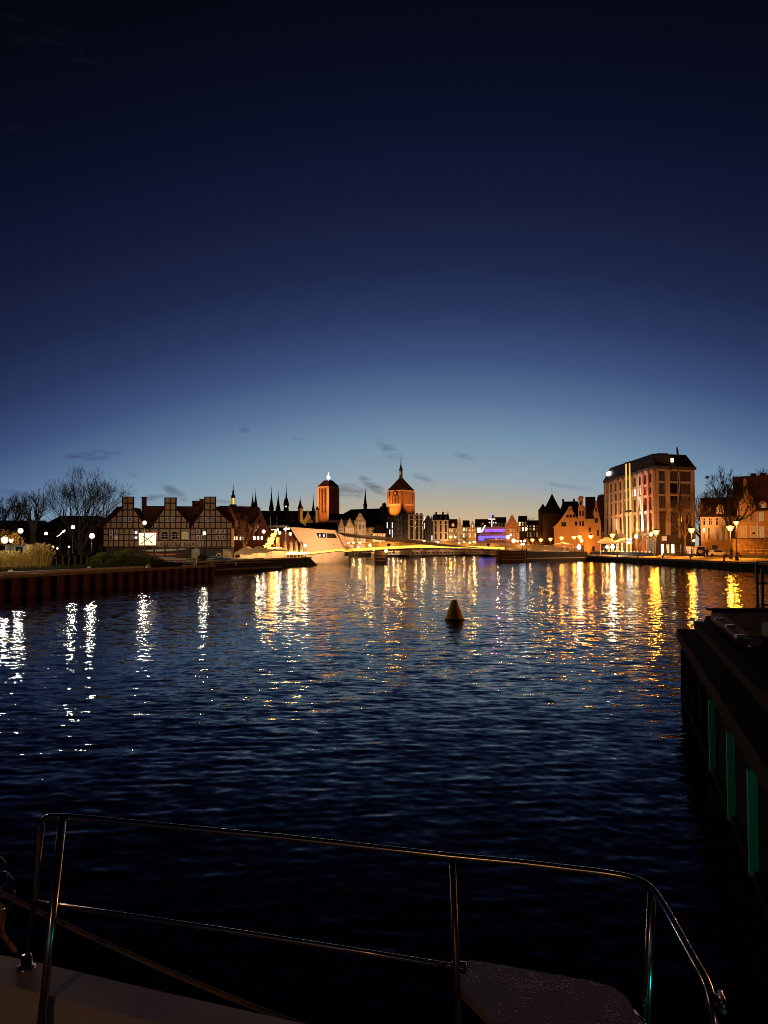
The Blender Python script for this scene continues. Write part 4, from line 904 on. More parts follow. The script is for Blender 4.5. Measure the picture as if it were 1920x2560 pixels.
# concrete block with slanted sides
def ax(px): return XX(px, YA)
def az_(py): return ZZ(py, YA)
b = MB(); b.prism([(ax(768), az_(1386)), (ax(862), az_(1375.5)), (ax(838), az_(1325.5)), (ax(724), az_(1317.5))], YA, YA + 7); b.build('tower_block', M_CONC, r)
b = MB(); b.prism([(ax(752), -1), (ax(873), -1), (ax(873), az_(1390)), (ax(861), az_(1390)), (ax(861), az_(1377.5)), (ax(768), az_(1388)), (ax(752), az_(1390))], YA - .35, YA + 7.5); b.build('base_block', M_CONCG, r)
b = MB(); pts = [(ax(772), az_(1385.5)), (ax(863), az_(1375.6)), (ax(863), az_(1371.5)), (ax(772), az_(1381.5))]; b.prism(pts, YA - .12, YA - .004); b.build('led_strip', L_LED, r)
b = MB(); b.prism([(ax(795), az_(1344)), (ax(842.5), az_(1345.5)), (ax(837), az_(1334.5)), (ax(791), az_(1332.5))], YA - .06, YA + .1); wv_ = b.build('slot_window', M_GLASS, r)
b = MB()
for a, c in ((798, 801), (808, 811.5)):
    b.prism([(ax(a), az_(1342)), (ax(c), az_(1342)), (ax(c), az_(1336)), (ax(a), az_(1336))], YA - .085, YA - .062)
b.build('lit_pane', lit('slot_light', (.55, .68, 1), 1.6), wv_)
b = MB(); b.box(ax(817) - .07, ax(817) + .07, YA - .1, YA - .05, az_(1345), az_(1334)); b.build('mullion', M_CONC, wv_)
b = MB(); b.box(ax(848), ax(855.5), YA - .42, YA - .36, az_(1393), az_(1386)); pl = b.build('sign_plate', M_CREAM, r)
b = MB(); b.tube([(ax(834), YA - .05, az_(1361)), (ax(834), YA + .05, az_(1361))], .13, 8); b.build('vent_hole', M_BLACK, r)
# deck along BL-BR: s in 0..1
dv = (BR - BL); DL = dv.length; du = dv / DL; dn = Vector((du.y, -du.x))
def B(s, off, z): q = BL + dv * s + dn * off; return (q.x, q.y, z)
def pyB(s, py):   # height so that the pixel row shows at that spot
    q = BL + dv * s; return P(960 + q.x / q.y * F, py, q.y).z
def s_of(px):
    lo, hi = 0, 1
    for _ in range(40):
        m_ = (lo + hi) / 2; q = BL + dv * m_
        if 960 + q.x / q.y * F < px: lo = m_
        else: hi = m_
    return lo
prof = [(855, 1379.5), (900, 1376.5), (940, 1374), (980, 1371.5), (1040, 1369.2), (1100, 1369), (1180, 1370.5), (1260, 1373.5), (1340, 1377), (1400, 1380), (1462, 1384)]   # underside of the lit band
ss = [s_of(p_) for p_, _ in prof]; zz_ = [pyB(s, y) for s, (_, y) in zip(ss, prof)]
def ribbon(o0, o1, d0, d1, name, m_, parent, s0=0, s1=len(prof)):
    b = MB(); idx = range(s0, s1)
    rows = []
    for i in idx: rows.append([B(ss[i], o0, zz_[i] + d0), B(ss[i], o1, zz_[i] + d0), B(ss[i], o1, zz_[i] + d1), B(ss[i], o0, zz_[i] + d1)])
    vs = [p_ for r_ in rows for p_ in r_]; n = len(rows); fs = []
    for i in range(n - 1):
        for k in range(4): a = i * 4 + k; c = i * 4 + (k + 1) % 4; fs.append((a, c, c + 4, a + 4))
    fs += [(0, 1, 2, 3)[::-1], tuple(range(4 * n - 4, 4 * n))]
    b.add(vs, fs); return b.build(name, m_, parent)
ribbon(0, -4.2, -.42, -.1, 'deck', mat('bridge_steel', (.16, .12, .09), .6, .2, 1), r)
ribbon(.10, -.02, -.02, .52, 'led_strip', L_LED, r, 0, 8)
ribbon(.08, -.02, .02, .36, 'fascia', M_CONC, r, 7)
ribbon(.16, 0, -.2, -.07, 'edge_beam', M_CONC, r)
for off in (-.1, -4.1):
    rl_ = ribbon(off + .05, off - .05, 1.45, 1.54, 'handrail', mat('bridge_rail', (.5, .36, .2), .5, .1), r)
for i in range(30):
    s = (i + .5) / 30
    z = float(np.interp(s, ss, zz_)); b = MB(); q = B(s, -.1, 0); b.box(q[0] - .04, q[0] + .04, q[1] - .04, q[1] + .04, z + .5, z + 1.46); b.build('railing_post', mat('bridge_rail', (.5, .36, .2)), r)
ribbon(-4.1, -4.14, .2, 1.4, 'railing_panel', mat('mesh_panel', (.45, .28, .12), .7, .2), r, 2)
# leaning lifting arm
def armz(px, py, Y): return P(px, py, Y)
ar = MB(); pts_t = [(842, 1331), (1000, 1345), (1105, 1360), (1210, 1370)]; pts_b = [(856, 1341), (1000, 1355), (1105, 1366), (1210, 1371.5)]
vs = []
for (a, c), (d_, e2) in zip(pts_t, pts_b):
    s = max(0, s_of(max(a, 857))); q = BL + dv * s
    for off in (0.35, -.15): 
        y_ = q.y - off; vs += [tuple(P(a, c, y_)), tuple(P(d_, e2, y_))]
n = len(pts_t)
ar.add(vs, [(i * 4 + x_, i * 4 + y_, i * 4 + 4 + y_, i * 4 + 4 + x_) for i in range(n - 1) for x_, y_ in ((0, 1), (1, 3), (3, 2), (2, 0))]); ar.build('lifting_arm', M_CONC, r)
b = MB(); b.prism([(ax(862), az_(1376)), (ax(875), az_(1372)), (ax(862), az_(1341)), (ax(842), az_(1331)), (ax(839), az_(1326.5))], YA + .3, YA + .9); b.build('arm_strut', M_CONC, r)
b = MB(); pp_ = [(868, 1376), (885, 1374)]
for k in range(4): b.prism([(ax(866 + k * 5), az_(1378)), (ax(868 + k * 5), az_(1378)), (ax(862 + k * 5), az_(1366)), (ax(860 + k * 5), az_(1366))], YA - .2, YA + .1)
b.build('strut', mat('bridge_rail', (.5, .36, .2)), r)
b = MB(); b.box(ax(862), ax(885), YA + .8, YA + 5, az_(1393), az_(1380)); b.build('hinge_housing', M_BLACK, r)
for s_px in (1080, 1140, 1200, 930, 985, 1010, 1260, 1330):
    s = s_of(s_px); q = B(s, -2, float(np.interp(s, ss, zz_)) + 1.0); lamp_light('rail_fill', q, (1, .5, .12), 260, .1, r)  # unseen point lights along the deck, lighting the rear railing
for pxs in (890, 960, 1030, 1110, 1190, 1270):
    s = s_of(pxs); q = B(s, .9, float(np.interp(s, ss, zz_)) - .2)
# block floods: lamps of the terrace light it; a wall washer sits at its foot
fl = flood('wall_washer', (ax(790), YA - 9, 1.8), (ax(800), YA, 6), (1, .46, .18), 8600, 95, .3, r)
fl = flood('wall_washer', (ax(860), YA - 10, 1.6), (ax(842), YA, 4), (1, .5, .2), 700, 95, .3, r)
for pxs in (1275, 1320, 1365, 1410, 1445):
    s = s_of(pxs); q = B(s, .7, float(np.interp(s, ss, zz_)) + .9); lamp_light('rail_fill', q, (1, .5, .14), 75, .1, r)  # unseen point lights added in front to brighten fascia and railing
# piers
def pier(px0, px1, pyt, pyb, Y, label):
    x0, x1 = XX(px0, Y), XX(px1, Y)
    rt = thing('fender_pier', label, 'pier', ((x0 + x1) / 2, Y, 0), 0, 'timber fender piers of the bridge'); w_ = (x1 - x0) / 2; zt_ = P(px0, pyt, Y).z
    b = MB(); b.slab([(-w_, .2), (-w_ * .8, -.8), (w_ * .9, -.8), (w_, .2), (w_, 4), (-w_, 4)], -2, zt_); b.build('core', M_WOOD, rt)
    for k in range(3):
        z = .5 + k * (zt_ - .6) / 2.6; b = MB(); b.box(-w_ * .82, w_ * .92, -.95, -.8, z, z + .16); b.build('wale', mat('pale_wale', (.34, .22, .15), .7, .3, 3), rt)
    for x in (-w_, w_): b = MB(); b.tube([(x, -.85, -2), (x, -.85, zt_ + .5)], .16, 8); b.build('pile', M_WOOD, rt)
    return rt
pier(938, 965, 1380, 1408, 158.5, 'dark timber pier right of the N board')
pier(1246, 1314, 1377, 1404, 172, 'wide dark timber pier under the right half of the bridge')
r = thing('bridge_abutment', 'ochre lit bridge abutment with dark wall at the promenade', 'abutment', (0, 0, 0))
b = MB(); xa_, xb_ = XX(1316, 178), 52; b.slab([(xa_, 178.5), (52, 197), (52, 202), (xa_ - 1, 184)], -2, 2.2); b.build('wall', M_DARK, r)
b = MB(); b.slab([(xa_ - .1, 178.2), (52, 196.7), (52, 197), (xa_ - .1, 178.5)], .6, .8); b.build('ledge', M_STONE, r)
b = MB(); b.box(XX(1308, 178), XX(1316, 178), 177.5, 179, -1, P(1312, 1374, 178).z); b.build('pillar', M_CREAM, r)
# N board
r = thing('sign', 'pale board with a black letter N on a post before the bridge pier', 'sign', (XX(931.5, 154), 154, 0))
b = MB(); z0_, z1_ = ZZ(1394, 154), ZZ(1380, 154); b.box(-.36, .36, -.04, .04, z0_, z1_); b.build('board', mat('sign_cream', (.75, .6, .35), .6, .05, emit=(1, .7, .3), es=.12), r)
text_mesh('N', 1.15, .01, 'lettering', M_BLACK, r, (0, -.06, z0_ + .14))
b = MB(); b.tube([(.32, .06, -2), (.32, .06, z1_)], .07, 8); b.build('post', M_WHITEP, r)
G_Y2 = globe_mat('small_warm_globe', (1, .55, .16), 14)
def lantern(px, py, Y, label, rr=.16, g_=None, watts=40, col=WARM, zb_=2.2, group='lanterns on the bridge piers'):
    x = XX(px, Y); z = P(px, py, Y).z
    rt = thing('lantern', label, 'lantern', (x, Y, zb_), 0, group)
    b = MB(); b.tube([(0, 0, 0), (0, 0, z - zb_ - rr)], .04, 6); b.build('post', M_BLACK, rt)
    b = MB(); b.lathe([(rr * .5, -rr), (rr, .0), (rr * .9, rr * .5), (rr * .2, rr * 1.4)], 8, (0, 0, z - zb_)); b.build('glass', g_ or G_Y2, rt)
    lamp_light('lantern_bulb', (0, 0, z - zb_), col, watts, rr * .4, rt)
lantern(934, 1375, 153.5, 'small lantern on top of the N board', .14, watts=15, zb_=ZZ(1380, 154))
lantern(965, 1377, 157, 'pear shaped lantern on the timber pier right of the N board', .28, watts=60)
lantern(1174, 1357, 182, 'warm lantern on the middle of the bridge deck', .2, G_OR)
lantern(925, 1364, 166, 'glowing lantern at the left end of the bridge deck', .28, watts=90)
lantern(1148, 1358, 180, 'pale lantern right of the square sign on the bridge', .18)
for px, lab in ((970, 'black diamond navigation mark on the left half of the bridge edge'), (1218, 'black diamond navigation mark on the right half of the bridge edge')):
    s = s_of(px); q = BL + dv * s + dn * .3; rt = thing('navigation_mark', lab, 'sign', (q.x, q.y, 0), 0, 'diamond marks on the bridge edge'); z = P(px, 1362, q.y).z; h_ = .45
    b = MB(); b.prism([(0, z - h_), (h_, z), (0, z + h_), (-h_, z)], -.03, .03); b.build('board', M_BLACK, rt)
    b = MB(); b.box(-.04, .04, .03, .1, z - 1.2, z + .2); b.build('post', M_BLACK, rt)
s = s_of(1093); q = BL + dv * s + dn * .32; z = P(1093, 1356, q.y).z; rt = thing('sign', 'small square grey sign on the middle of the bridge railing', 'sign', (q.x, q.y, z)); 
b = MB(); b.box(-.4, .4, -.03, .03, -.45, .45); b.build('board', M_CONCG, rt); b = MB(); b.box(-.28, .28, -.06, -.03, -.2, .3); b.build('lit_face', lit('sign_white', (.9, .9, 1), 1.2), rt)
b = MB(); b.box(-.03, .03, .03, .08, -1.0, .2); b.build('bracket', M_BLACK, rt)
def signal(px, py, Y, label, zb_):
    x = XX(px, Y); z = P(px, py, Y).z; rt = thing('traffic_signal', label, 'signal', (x, Y, zb_), 0, 'white boat traffic signals')
    b = MB(); b.tube([(0, 0, 0), (0, 0, z - zb_)], .07, 8); b.build('post', M_BLACK, rt)
    b = MB(); b.box(-.75, .75, -.1, .1, z - zb_, z - zb_ + .12); b.box(-.1, .1, -.08, .08, z - zb_ - .6, z - zb_ + .1); b.build('bracket', M_BLACK, rt)
    for k, (dx, dz) in enumerate(((-.35, .3), (.35, .3), (-.2, -.42), (.2, -.42))):
        b = MB(); b.ball((dx, -.14, z - zb_ + dz), .2, 8); b.build('lamp', G_BL, rt, True)
    lamp_light('signal_lamp', (0, -.4, z - zb_), (.8, .88, 1), 8, .2, rt)
signal(1306, 1356, 178, 'white boat signal at the right end of the bridge', 2.2)
signal(1572, 1352, 166, 'white boat signal in front of the hotel terrace', ZL)

# ------------------------------------------------------------------ generic town house
def site(name, label, cat, px0, px1, Y0_, Y1_=None, group=None, z=ZL):
    if Y1_ is None:
        sl = ((px0 + px1) / 2 - 960) / F; Y1_ = Y0_ * (1 + sl * (px0 - 960) / F) / (1 + sl * (px1 - 960) / F)     # square to the line of sight
    a = Vector((XX(px0, Y0_), Y0_)); c = Vector((XX(px1, Y1_), Y1_)); d = c - a
    rt = thing(name, label, cat, ((a.x + c.x) / 2, (a.y + c.y) / 2, z), math.atan2(d.y, d.x), group)
    return rt, d.length, (Y0_ + Y1_) / 2
def zr_(py, Y): return ZZ(py, Y) - ZL
def town_house(label, px0, px1, pe, pr, Y0_, Y1_=None, depth=10, roof='side', wm=M_BEIGE, rm=M_ROOF, rows=(), gable=None, dorm=0, name='town_house', group='houses along the far waterfront', panes=(M_GLASS,), seed=0, door=True, frame=None, chim=0, cornice=True, ww=1.0):
    rg = random.Random(seed + int(px0)); rt, w_, Y = site(name, label, 'house', px0, px1, Y0_, Y1_, group)
    ze, zr = zr_(pe, Y), zr_(pr, Y); h = w_ / 2
    b = MB(); b.box(-h, h, 0, depth, 0, ze); b.build('wall', wm, rt)
    if roof == 'side':
        k = (zr - ze) * .75; b = MB(); b.add([(-h - .2, -.3, ze), (h + .2, -.3, ze), (h + .2, depth + .3, ze), (-h - .2, depth + .3, ze), (-h, depth * .4, zr), (h, depth * .4, zr)], [(0, 1, 5, 4), (1, 2, 5), (2, 3, 4, 5), (3, 0, 4), (3, 2, 1, 0)]); b.build('roof', rm, rt)
    elif roof == 'flat':
        b = MB(); b.box(-h - .1, h + .1, -.1, depth, ze, zr); b.build('roof', rm, rt)
    elif roof == 'hip':
        b = MB(); b.add([(-h - .2, -.3, ze), (h + .2, -.3, ze), (h + .2, depth + .3, ze), (-h - .2, depth + .3, ze), (-h * .6, depth * .45, zr), (h * .6, depth * .45, zr)], [(0, 1, 5, 4), (1, 2, 5), (2, 3, 4, 5), (3, 0, 4), (3, 2, 1, 0)]); b.build('roof', rm, rt)
    else:
        b = MB(); b.prism([(-h - .15, ze - .05), (h + .15, ze - .05), (0, zr)], .35, depth); b.build('roof', rm, rt)
        hh = zr - ze
        G = {'plain': [(-h, ze), (h, ze), (h * .08, zr + .15), (-h * .08, zr + .15)],
             'step': [(-h, ze), (h, ze), (h, ze + hh * .14), (h * .78, ze + hh * .16), (h * .74, ze + hh * .36), (h * .56, ze + hh * .38), (h * .5, ze + hh * .58), (h * .34, ze + hh * .6), (h * .28, ze + hh * .82), (h * .12, ze + hh * .86), (0, zr + .4), (-h * .12, ze + hh * .86), (-h * .28, ze + hh * .82), (-h * .34, ze + hh * .6), (-h * .5, ze + hh * .58), (-h * .56, ze + hh * .38), (-h * .74, ze + hh * .36), (-h * .78, ze + hh * .16), (-h, ze + hh * .14)],
             'curve': [(-h, ze), (h, ze), (h * .95, ze + hh * .12), (h * .66, ze + hh * .25), (h * .6, ze + hh * .5), (h * .4, ze + hh * .56), (h * .36, ze + hh * .8), (h * .2, ze + hh * .95), (0, zr + .2), (-h * .2, ze + hh * .95), (-h * .36, ze + hh * .8), (-h * .4, ze + hh * .56), (-h * .6, ze + hh * .5), (-h * .66, ze + hh * .25), (-h * .95, ze + hh * .12)]}[gable or 'plain']
        b = MB(); b.prism(G, -.12, .4); b.build('gable', wm, rt)
        if w_ > 3: window(rt, 0, ze + hh * .2, min(1.1, w_ * .14), min(1.3, hh * .3), rg.choice(panes), frame or M_WHITEP, y=-.15)
    if cornice: b = MB(); b.box(-h - .12, h + .12, -.28, -.02, ze - .28, ze - .02); b.build('cornice', wm, rt)
    for (py, n, wh) in rows:
        z = zr_(py, Y)
        for i in range(n): window(rt, -h + (i + .5) * w_ / n, z, min(w_ / n * .55, 1.3) * ww, wh, rg.choice(panes), frame or M_WHITEP, y=-.03)
    if door: window(rt, -h * .3, 0, 1.1, 2.3, M_GLASS, M_WOOD, y=-.03, name='door', bars=0)
    for i in range(dorm):
        x = -h + (i + .5) * w_ / dorm; b = MB(); z = ze + (zr - ze) * .15; hh = (zr - ze) * .5
        b.prism([(x - .7, z), (x + .7, z), (x + .7, z + hh * .6), (x, z + hh), (x - .7, z + hh * .6)], .2, depth * .35); b.build('dormer', wm, rt); window(rt, x, z + .1, .8, hh * .5, rg.choice(panes), M_WHITEP, y=.18)
    for i in range(chim):
        x = -h * .6 + i * h * .9; b = MB(); b.box(x - .4, x + .4, depth * .4 - .4, depth * .4 + .4, zr - 1, zr + 1.1); b.build('chimney', M_BRICK, rt)
    return rt
P1 = (M_GLASS, M_GLASS, L_WIND); P2 = (M_GLASS, L_WIN, L_WIN); P3 = (L_WIND, L_WIN, L_WIN, L_WINB)
FY = lambda px: 284 + (px - 845) / 275 * 64
M_DKW = mat('dark_brown_wall', (.1, .06, .04), .85, .25, .7)
M_BLKW = mat('black_timber_facade', (.03, .026, .024), .6, .25, 1); M_MODERN = mat('pale_modern_facade', (.5, .38, .27), .8, .1, .7)
# left cluster behind the bridge block
town_house('brown house with low dark roof behind the concrete block', 765, 783, 1322, 1306, 215, wm=M_BEIGE, rm=M_ROOF, roof='side', door=False)
town_house('long dark roofed warehouse behind the concrete block', 783, 842, 1328, 1305, 225, wm=M_DKW, rm=M_ROOF, rows=((1342, 5, 1.4),))
town_house('dark house with pale cornice under the long church roof', 822, 900, 1300, 1284, 340, wm=M_CREAM, rm=M_ROOF, roof='side', door=False, rows=())
town_house('pale house with plain gable, left of a pair under the church', 846, 861, 1318, 1298, FY(850), roof='gable', gable='curve', wm=M_BEIGE, rm=M_ROOF, rows=((1322, 2, 1.5), (1335, 2, 1.8), (1350, 3, 1.8)), panes=P1)
town_house('pale house with plain gable, right of a pair under the church', 863, 885, 1318, 1297, FY(866), roof='gable', gable='plain', wm=M_BEIGE, rm=M_ROOF, rows=((1331, 5, 1.7), (1347, 4, 1.8)), panes=P1)
town_house('tallest pale house with curved gable and terrace roof', 886, 914, 1302, 1283, FY(892), roof='gable', gable='curve', wm=M_BEIGE, rm=M_ROOF, rows=((1309, 2, 1.6), (1324, 3, 1.9), (1340, 3, 2), (1356, 3, 2)), panes=P1)
town_house('orange lit pale house right of the tallest curved gable', 914, 936, 1319, 1308, FY(915), roof='side', wm=M_OCHRE, rm=M_ROOF, rows=((1330, 2, 1.8), (1345, 2, 1.8)), panes=P1)
town_house('low house with big dark hipped roof and orange wall', 932, 964, 1333, 1311, FY(940) - 12, roof='hip', wm=M_OCHRE, rm=M_ROOF, rows=((1346, 4, 1.6), (1360, 4, 1.8)), panes=P2, depth=9)
town_house('black framed modern house with pointed glass gable', 965, 984, 1304, 1290, FY(972), roof='gable', gable='plain', wm=M_BLKW, rm=M_BLACK, rows=((1306, 3, 2.4), (1321, 3, 2.6), (1338, 3, 2.4), (1350, 3, 2.4)), frame=M_BLACK, panes=(M_GLASS, M_GLASS, L_WINW) )
town_house('black modern house with three pale framed window columns', 984, 1006, 1305, 1291, FY(990), roof='gable', gable='curve', wm=M_BLKW, rm=M_BLACK, rows=((1307, 3, 3.0), (1325, 3, 3.0), (1343, 3, 2.6)), frame=mat('pale_frame', (.5, .42, .33)), panes=(M_GLASS,), ww=1.3)
town_house('narrow black modern house beside the pale stepped block', 1006, 1020, 1292, 1284, FY(1010), roof='flat', wm=M_BLKW, rm=M_BLACK, rows=((1300, 2, 2.6), (1318, 2, 2.6), (1336, 2, 2.6)), frame=M_BLACK)
r1 = town_house('pale modern block with square windows, left of two', 1020, 1038, 1287, 1285, FY(1025), roof='flat', wm=M_MODERN, rm=M_MODERN, rows=((1298, 1, 2.6), (1315, 1, 2.6), (1332, 1, 2.6), (1348, 1, 2.6)), frame=M_BLACK, panes=(M_GLASS, M_GLASS, M_GLASS))
r2 = town_house('pale modern block with glowing vertical light strips, right of two', 1038, 1058, 1288, 1286, FY(1045), roof='flat', wm=M_MODERN, rm=M_MODERN, rows=((1298, 2, 2.6), (1315, 2, 2.6), (1332, 2, 2.6), (1348, 2, 2.6)), frame=M_BLACK)
for dx in (-1.55, 1.5): flood('facade_light', (dx, -.35, zr_(1308, 312)), (dx, -.1, zr_(1290, 312)), (1, .75, .4), 160, 80, .1, r2); flood('facade_light', (dx, -.35, zr_(1312, 312)), (dx, -.1, zr_(1330, 312)), (1, .75, .4), 120, 80, .1, r2)
town_house('dark glass modern house with a slanted gable', 1058, 1083, 1305, 1289, FY(1070), roof='gable', gable='plain', wm=M_BLKW, rm=M_BLACK, rows=((1306, 4, 2.6), (1322, 4, 2.6), (1338, 4, 2.6), (1352, 4, 2.4)), frame=M_BLACK, panes=(M_GLASS, M_GLASS, M_GLASS, M_GLASS, L_WINW))
town_house('pale modern block under a dark roof with row of vents', 1083, 1121, 1300, 1285, FY(1100), roof='side', wm=M_MODERN, rm=M_BLACK, rows=((1310, 3, 3.4), (1330, 3, 3.2), (1348, 3, 2.6)), frame=M_BLACK, chim=2, ww=.6)
town_house('cream house with red roof and a pointed side gable', 1122, 1144, 1320, 1297, 352, roof='side', wm=M_CREAM, rm=M_ROOFR, rows=((1330, 4, 1.8), (1346, 4, 1.8)), panes=P2, dorm=1)
town_house('cream house with tall plain gable beside the red roof', 1141, 1157, 1322, 1296, 350, roof='gable', gable='plain', wm=M_CREAM, rm=M_ROOF, rows=((1330, 3, 1.8), (1346, 3, 1.8)), panes=P1)
town_house('cream house with dark roof between two gables', 1157, 1174, 1318, 1300, 354, roof='side', wm=M_CREAM, rm=M_ROOF, rows=((1328, 3, 2), (1344, 3, 2)), panes=P3)
town_house('ochre house with rounded gable and lit windows', 1172, 1191, 1322, 1304, 351, roof='gable', gable='curve', wm=M_OCHRE, rm=M_ROOF, rows=((1328, 3, 1.8), (1344, 3, 2)), panes=P3)
town_house('dark house with broken gable behind the blue ship', 1188, 1226, 1316, 1297, 360, roof='side', wm=M_DKW, rm=M_ROOF, rows=((1326, 5, 1.8),), dorm=1, door=False)
town_house('tall dark roofed house behind the ship mast', 1224, 1266, 1312, 1292, 362, roof='side', wm=M_DKW, rm=M_ROOF, rows=((1318, 6, 1.8),), chim=1, door=False)
town_house('orange brick house with stepped gable and white framed windows', 1262, 1299, 1320, 1286, 345, roof='gable', gable='step', wm=mat('orange_brick', (.4, .16, .07), .85, .15, .7), rm=M_ROOF, rows=((1316, 3, 1.8), (1330, 4, 2.2), (1346, 4, 2.2)), panes=(M_GLASS, L_WIND), ww=1.1)
town_house('dark roofed house with lit windows right of the stepped gable', 1296, 1318, 1310, 1289, 368, roof='side', wm=M_DKW, rm=M_ROOF, rows=((1314, 3, 1.8), (1328, 3, 2)), panes=P3, door=False)
town_house('long dark house with a row of lit windows beside the round tower', 1314, 1364, 1318, 1300, 372, roof='side', wm=M_DKW, rm=M_ROOF, rows=((1326, 6, 2.4), (1342, 6, 2.2)), panes=(L_WIND, L_WIN, M_GLASS), door=False)
# long background roofs
for px0, px1, pe, pr, Y, lab in [(650, 790, 1300, 1276, 470, 'long dark church nave roof below the thin spires'), (1396, 1458, 1290, 1251, 330, 'big dark roofed granary behind the pale gable house'), (700, 766, 1318, 1304, 240, 'low dark shed roof behind the white globe lamps')]:
    town_house(lab, px0, px1, pe, pr, Y, roof='hip' if Y < 400 else 'side', wm=M_DKW, rm=M_ROOF, door=False, group='dark roofs behind the waterfront', name='dark_roofed_building', depth=16, cornice=False, chim=2 if Y == 330 else 0)

# ------------------------------------------------------------------ churches and spires
def brick_tower(label, px0, px1, pxc, pe, pr, Y, pbase, ang, roofkind, cat='church tower'):
    """square tower turned corner-on; pxc is the pixel column of its near corner"""
    w_ = (XX(px1, Y) - XX(px0, Y)); a = math.radians(ang); side_ = w_ / (math.cos(a) + abs(math.sin(a)))
    rt = thing('church_tower', label, cat, (XX((px0 + px1) / 2, Y), Y, 0), 0)
    body = bpy.data.objects.new('belfry', None); h = side_ / 2; ze = ZZ(pe, Y)
    rt.rotation_euler = (0, 0, a)
    b = MB(); b.box(-h, h, -h, h, 0, ze); b.build('shaft', M_BRICKT, rt)
    return rt, h, ze
SM = 600.
rt, h, ze = brick_tower('massive square brick church tower with cut off roof and white star', 797, 844, 824, 1218, 1202, SM, 1285, -38, 'cut')
b = MB()
for sx_ in (-h, h):
    for sy_ in (-h, h): b.box(sx_ - .9, sx_ + .9, sy_ - .9, sy_ + .9, 0, ze - .8)
b.build('corner_buttress', mat('pale_brick_trim', (.5, .3, .2), .8, .2), rt)
b = MB(); b.box(-h - .5, h + .5, -h - .5, h + .5, ze - .6, ze + .4); b.build('cornice', mat('pale_brick_trim', (.5, .3, .2), .8, .2), rt)
zt_ = ZZ(1201, SM); b = MB(); q = h + .9; b.add([(-q, -q, ze + .4), (q, -q, ze + .4), (q, q, ze + .4), (-q, q, ze + .4), (-q * .45, -q * .3, zt_), (q * .45, -q * .3, zt_), (q * .45, q * .3, zt_), (-q * .45, q * .3, zt_)], [(0, 1, 5, 4), (1, 2, 6, 5), (2, 3, 7, 6), (3, 0, 4, 7), (4, 5, 6, 7), (3, 2, 1, 0)]); b.build('roof', M_ROOF, rt)
def lancets(rt, h, rows, face, n=2, w_=1.3, mm=M_BLACK):
    for z0_, hh in rows:
        for i in range(n):
            t_ = (i + .5) / n * 2 - 1; x = t_ * h * .62
            b = MB(); pr = [(x - w_ / 2, z0_), (x + w_ / 2, z0_), (x + w_ / 2, z0_ + hh * .75), (x, z0_ + hh), (x - w_ / 2, z0_ + hh * .75)]
            if face == 0: b.prism(pr, -h - .06, -h + .3)
            else: b.prism(pr, -h - .06, -h + .3); b.v = [(yv, xv, zv) for xv, yv, zv in b.v]
            b.build('belfry_window', mm, rt)
MW = mat('dark_belfry', (.05, .02, .012), .9, .2)
rowsM = [(ZZ(y, SM), hh) for y, hh in ((1282, 6), (1264, 6.5), (1247, 6.5), (1231, 3))]
lancets(rt, h, rowsM, 1, 2, 1.7, MW); lancets(rt, h, rowsM, 0, 2, 1.7, MW)
b = MB(); zs = zt_
b.prism([(-.35, zs), (.35, zs), (.35, zs + 1.6), (1.8, zs + 2.1), (.6, zs + 3.1), (0, zs + 6.4), (-.6, zs + 3.1), (-1.8, zs + 2.1), (-.35, zs + 1.6)], -.4, .4)
st = b.build('star', lit('white_star', (1, .96, .86), 8), rt); st.rotation_euler = (0, 0, math.radians(38))
fx = XX(820, SM)
flood('tower_floodlight', (fx - 48, SM - 45, 24), (fx - 3, SM, 48), (1, .42, .11), 260000, 34, 1.0)
flood('tower_floodlight', (fx - 20, SM - 30, 22), (fx - 4, SM - 4, 36), (1, .42, .11), 60000, 50, 1.0)
flood('tower_floodlight', (fx + 40, SM - 50, 24), (fx + 4, SM, 44), (1, .36, .09), 6000, 34, 1.0)
SJ = 450.
rt, h, ze = brick_tower('broad brick church tower glowing orange with clock faces and tall lantern', 972, 1033, 1008, 1226, 1198, SJ, 1280, -40, 'pyr')
b = MB(); q = h + .7; zt_ = ZZ(1196, SJ); b.add([(-q, -q, ze), (q, -q, ze), (q, q, ze), (-q, q, ze), (-q * .62, -q * .62, ze + (zt_ - ze) * .42), (q * .62, -q * .62, ze + (zt_ - ze) * .42), (q * .62, q * .62, ze + (zt_ - ze) * .42), (-q * .62, q * .62, ze + (zt_ - ze) * .42), (-.9, -.9, zt_), (.9, -.9, zt_), (.9, .9, zt_), (-.9, .9, zt_)],
    [(0, 1, 5, 4), (1, 2, 6, 5), (2, 3, 7, 6), (3, 0, 4, 7), (4, 5, 9, 8), (5, 6, 10, 9), (6, 7, 11, 10), (7, 4, 8, 11), (8, 9, 10, 11), (3, 2, 1, 0)]); b.build('roof', mat('rust_roof', (.045, .014, .009), .8, .3, .6), rt)
b = MB(); z0_ = zt_ - .4
b.lathe([(1.1, z0_), (1.1, z0_ + 1.2), (.95, z0_ + 1.3), (.95, z0_ + 5.2), (1.2, z0_ + 5.4), (.9, z0_ + 6.2), (.35, z0_ + 8), (.28, z0_ + 9), (.12, z0_ + 12), (.05, z0_ + 15.5)], 8); b.build('lantern', mat('green_copper', (.06, .06, .045), .7, .3), rt)
b = MB(); b.box(-.55, .55, -1.0, -.9, z0_ + 2.4, z0_ + 4.4); b.build('lantern_opening', L_WIND, rt)
b = MB(); b.box(-h - .3, h + .3, -h - .3, h + .3, ze - .8, ze - .1); b.build('cornice', mat('pale_brick_trim', (.5, .3, .2)), rt)
zb2 = ZZ(1263, SJ); b = MB(); b.box(-h - .35, h + .35, -h - .35, h + .35, zb2 - .5, zb2 + .6); b.build('string_course', mat('pale_brick_trim', (.5, .3, .2)), rt)
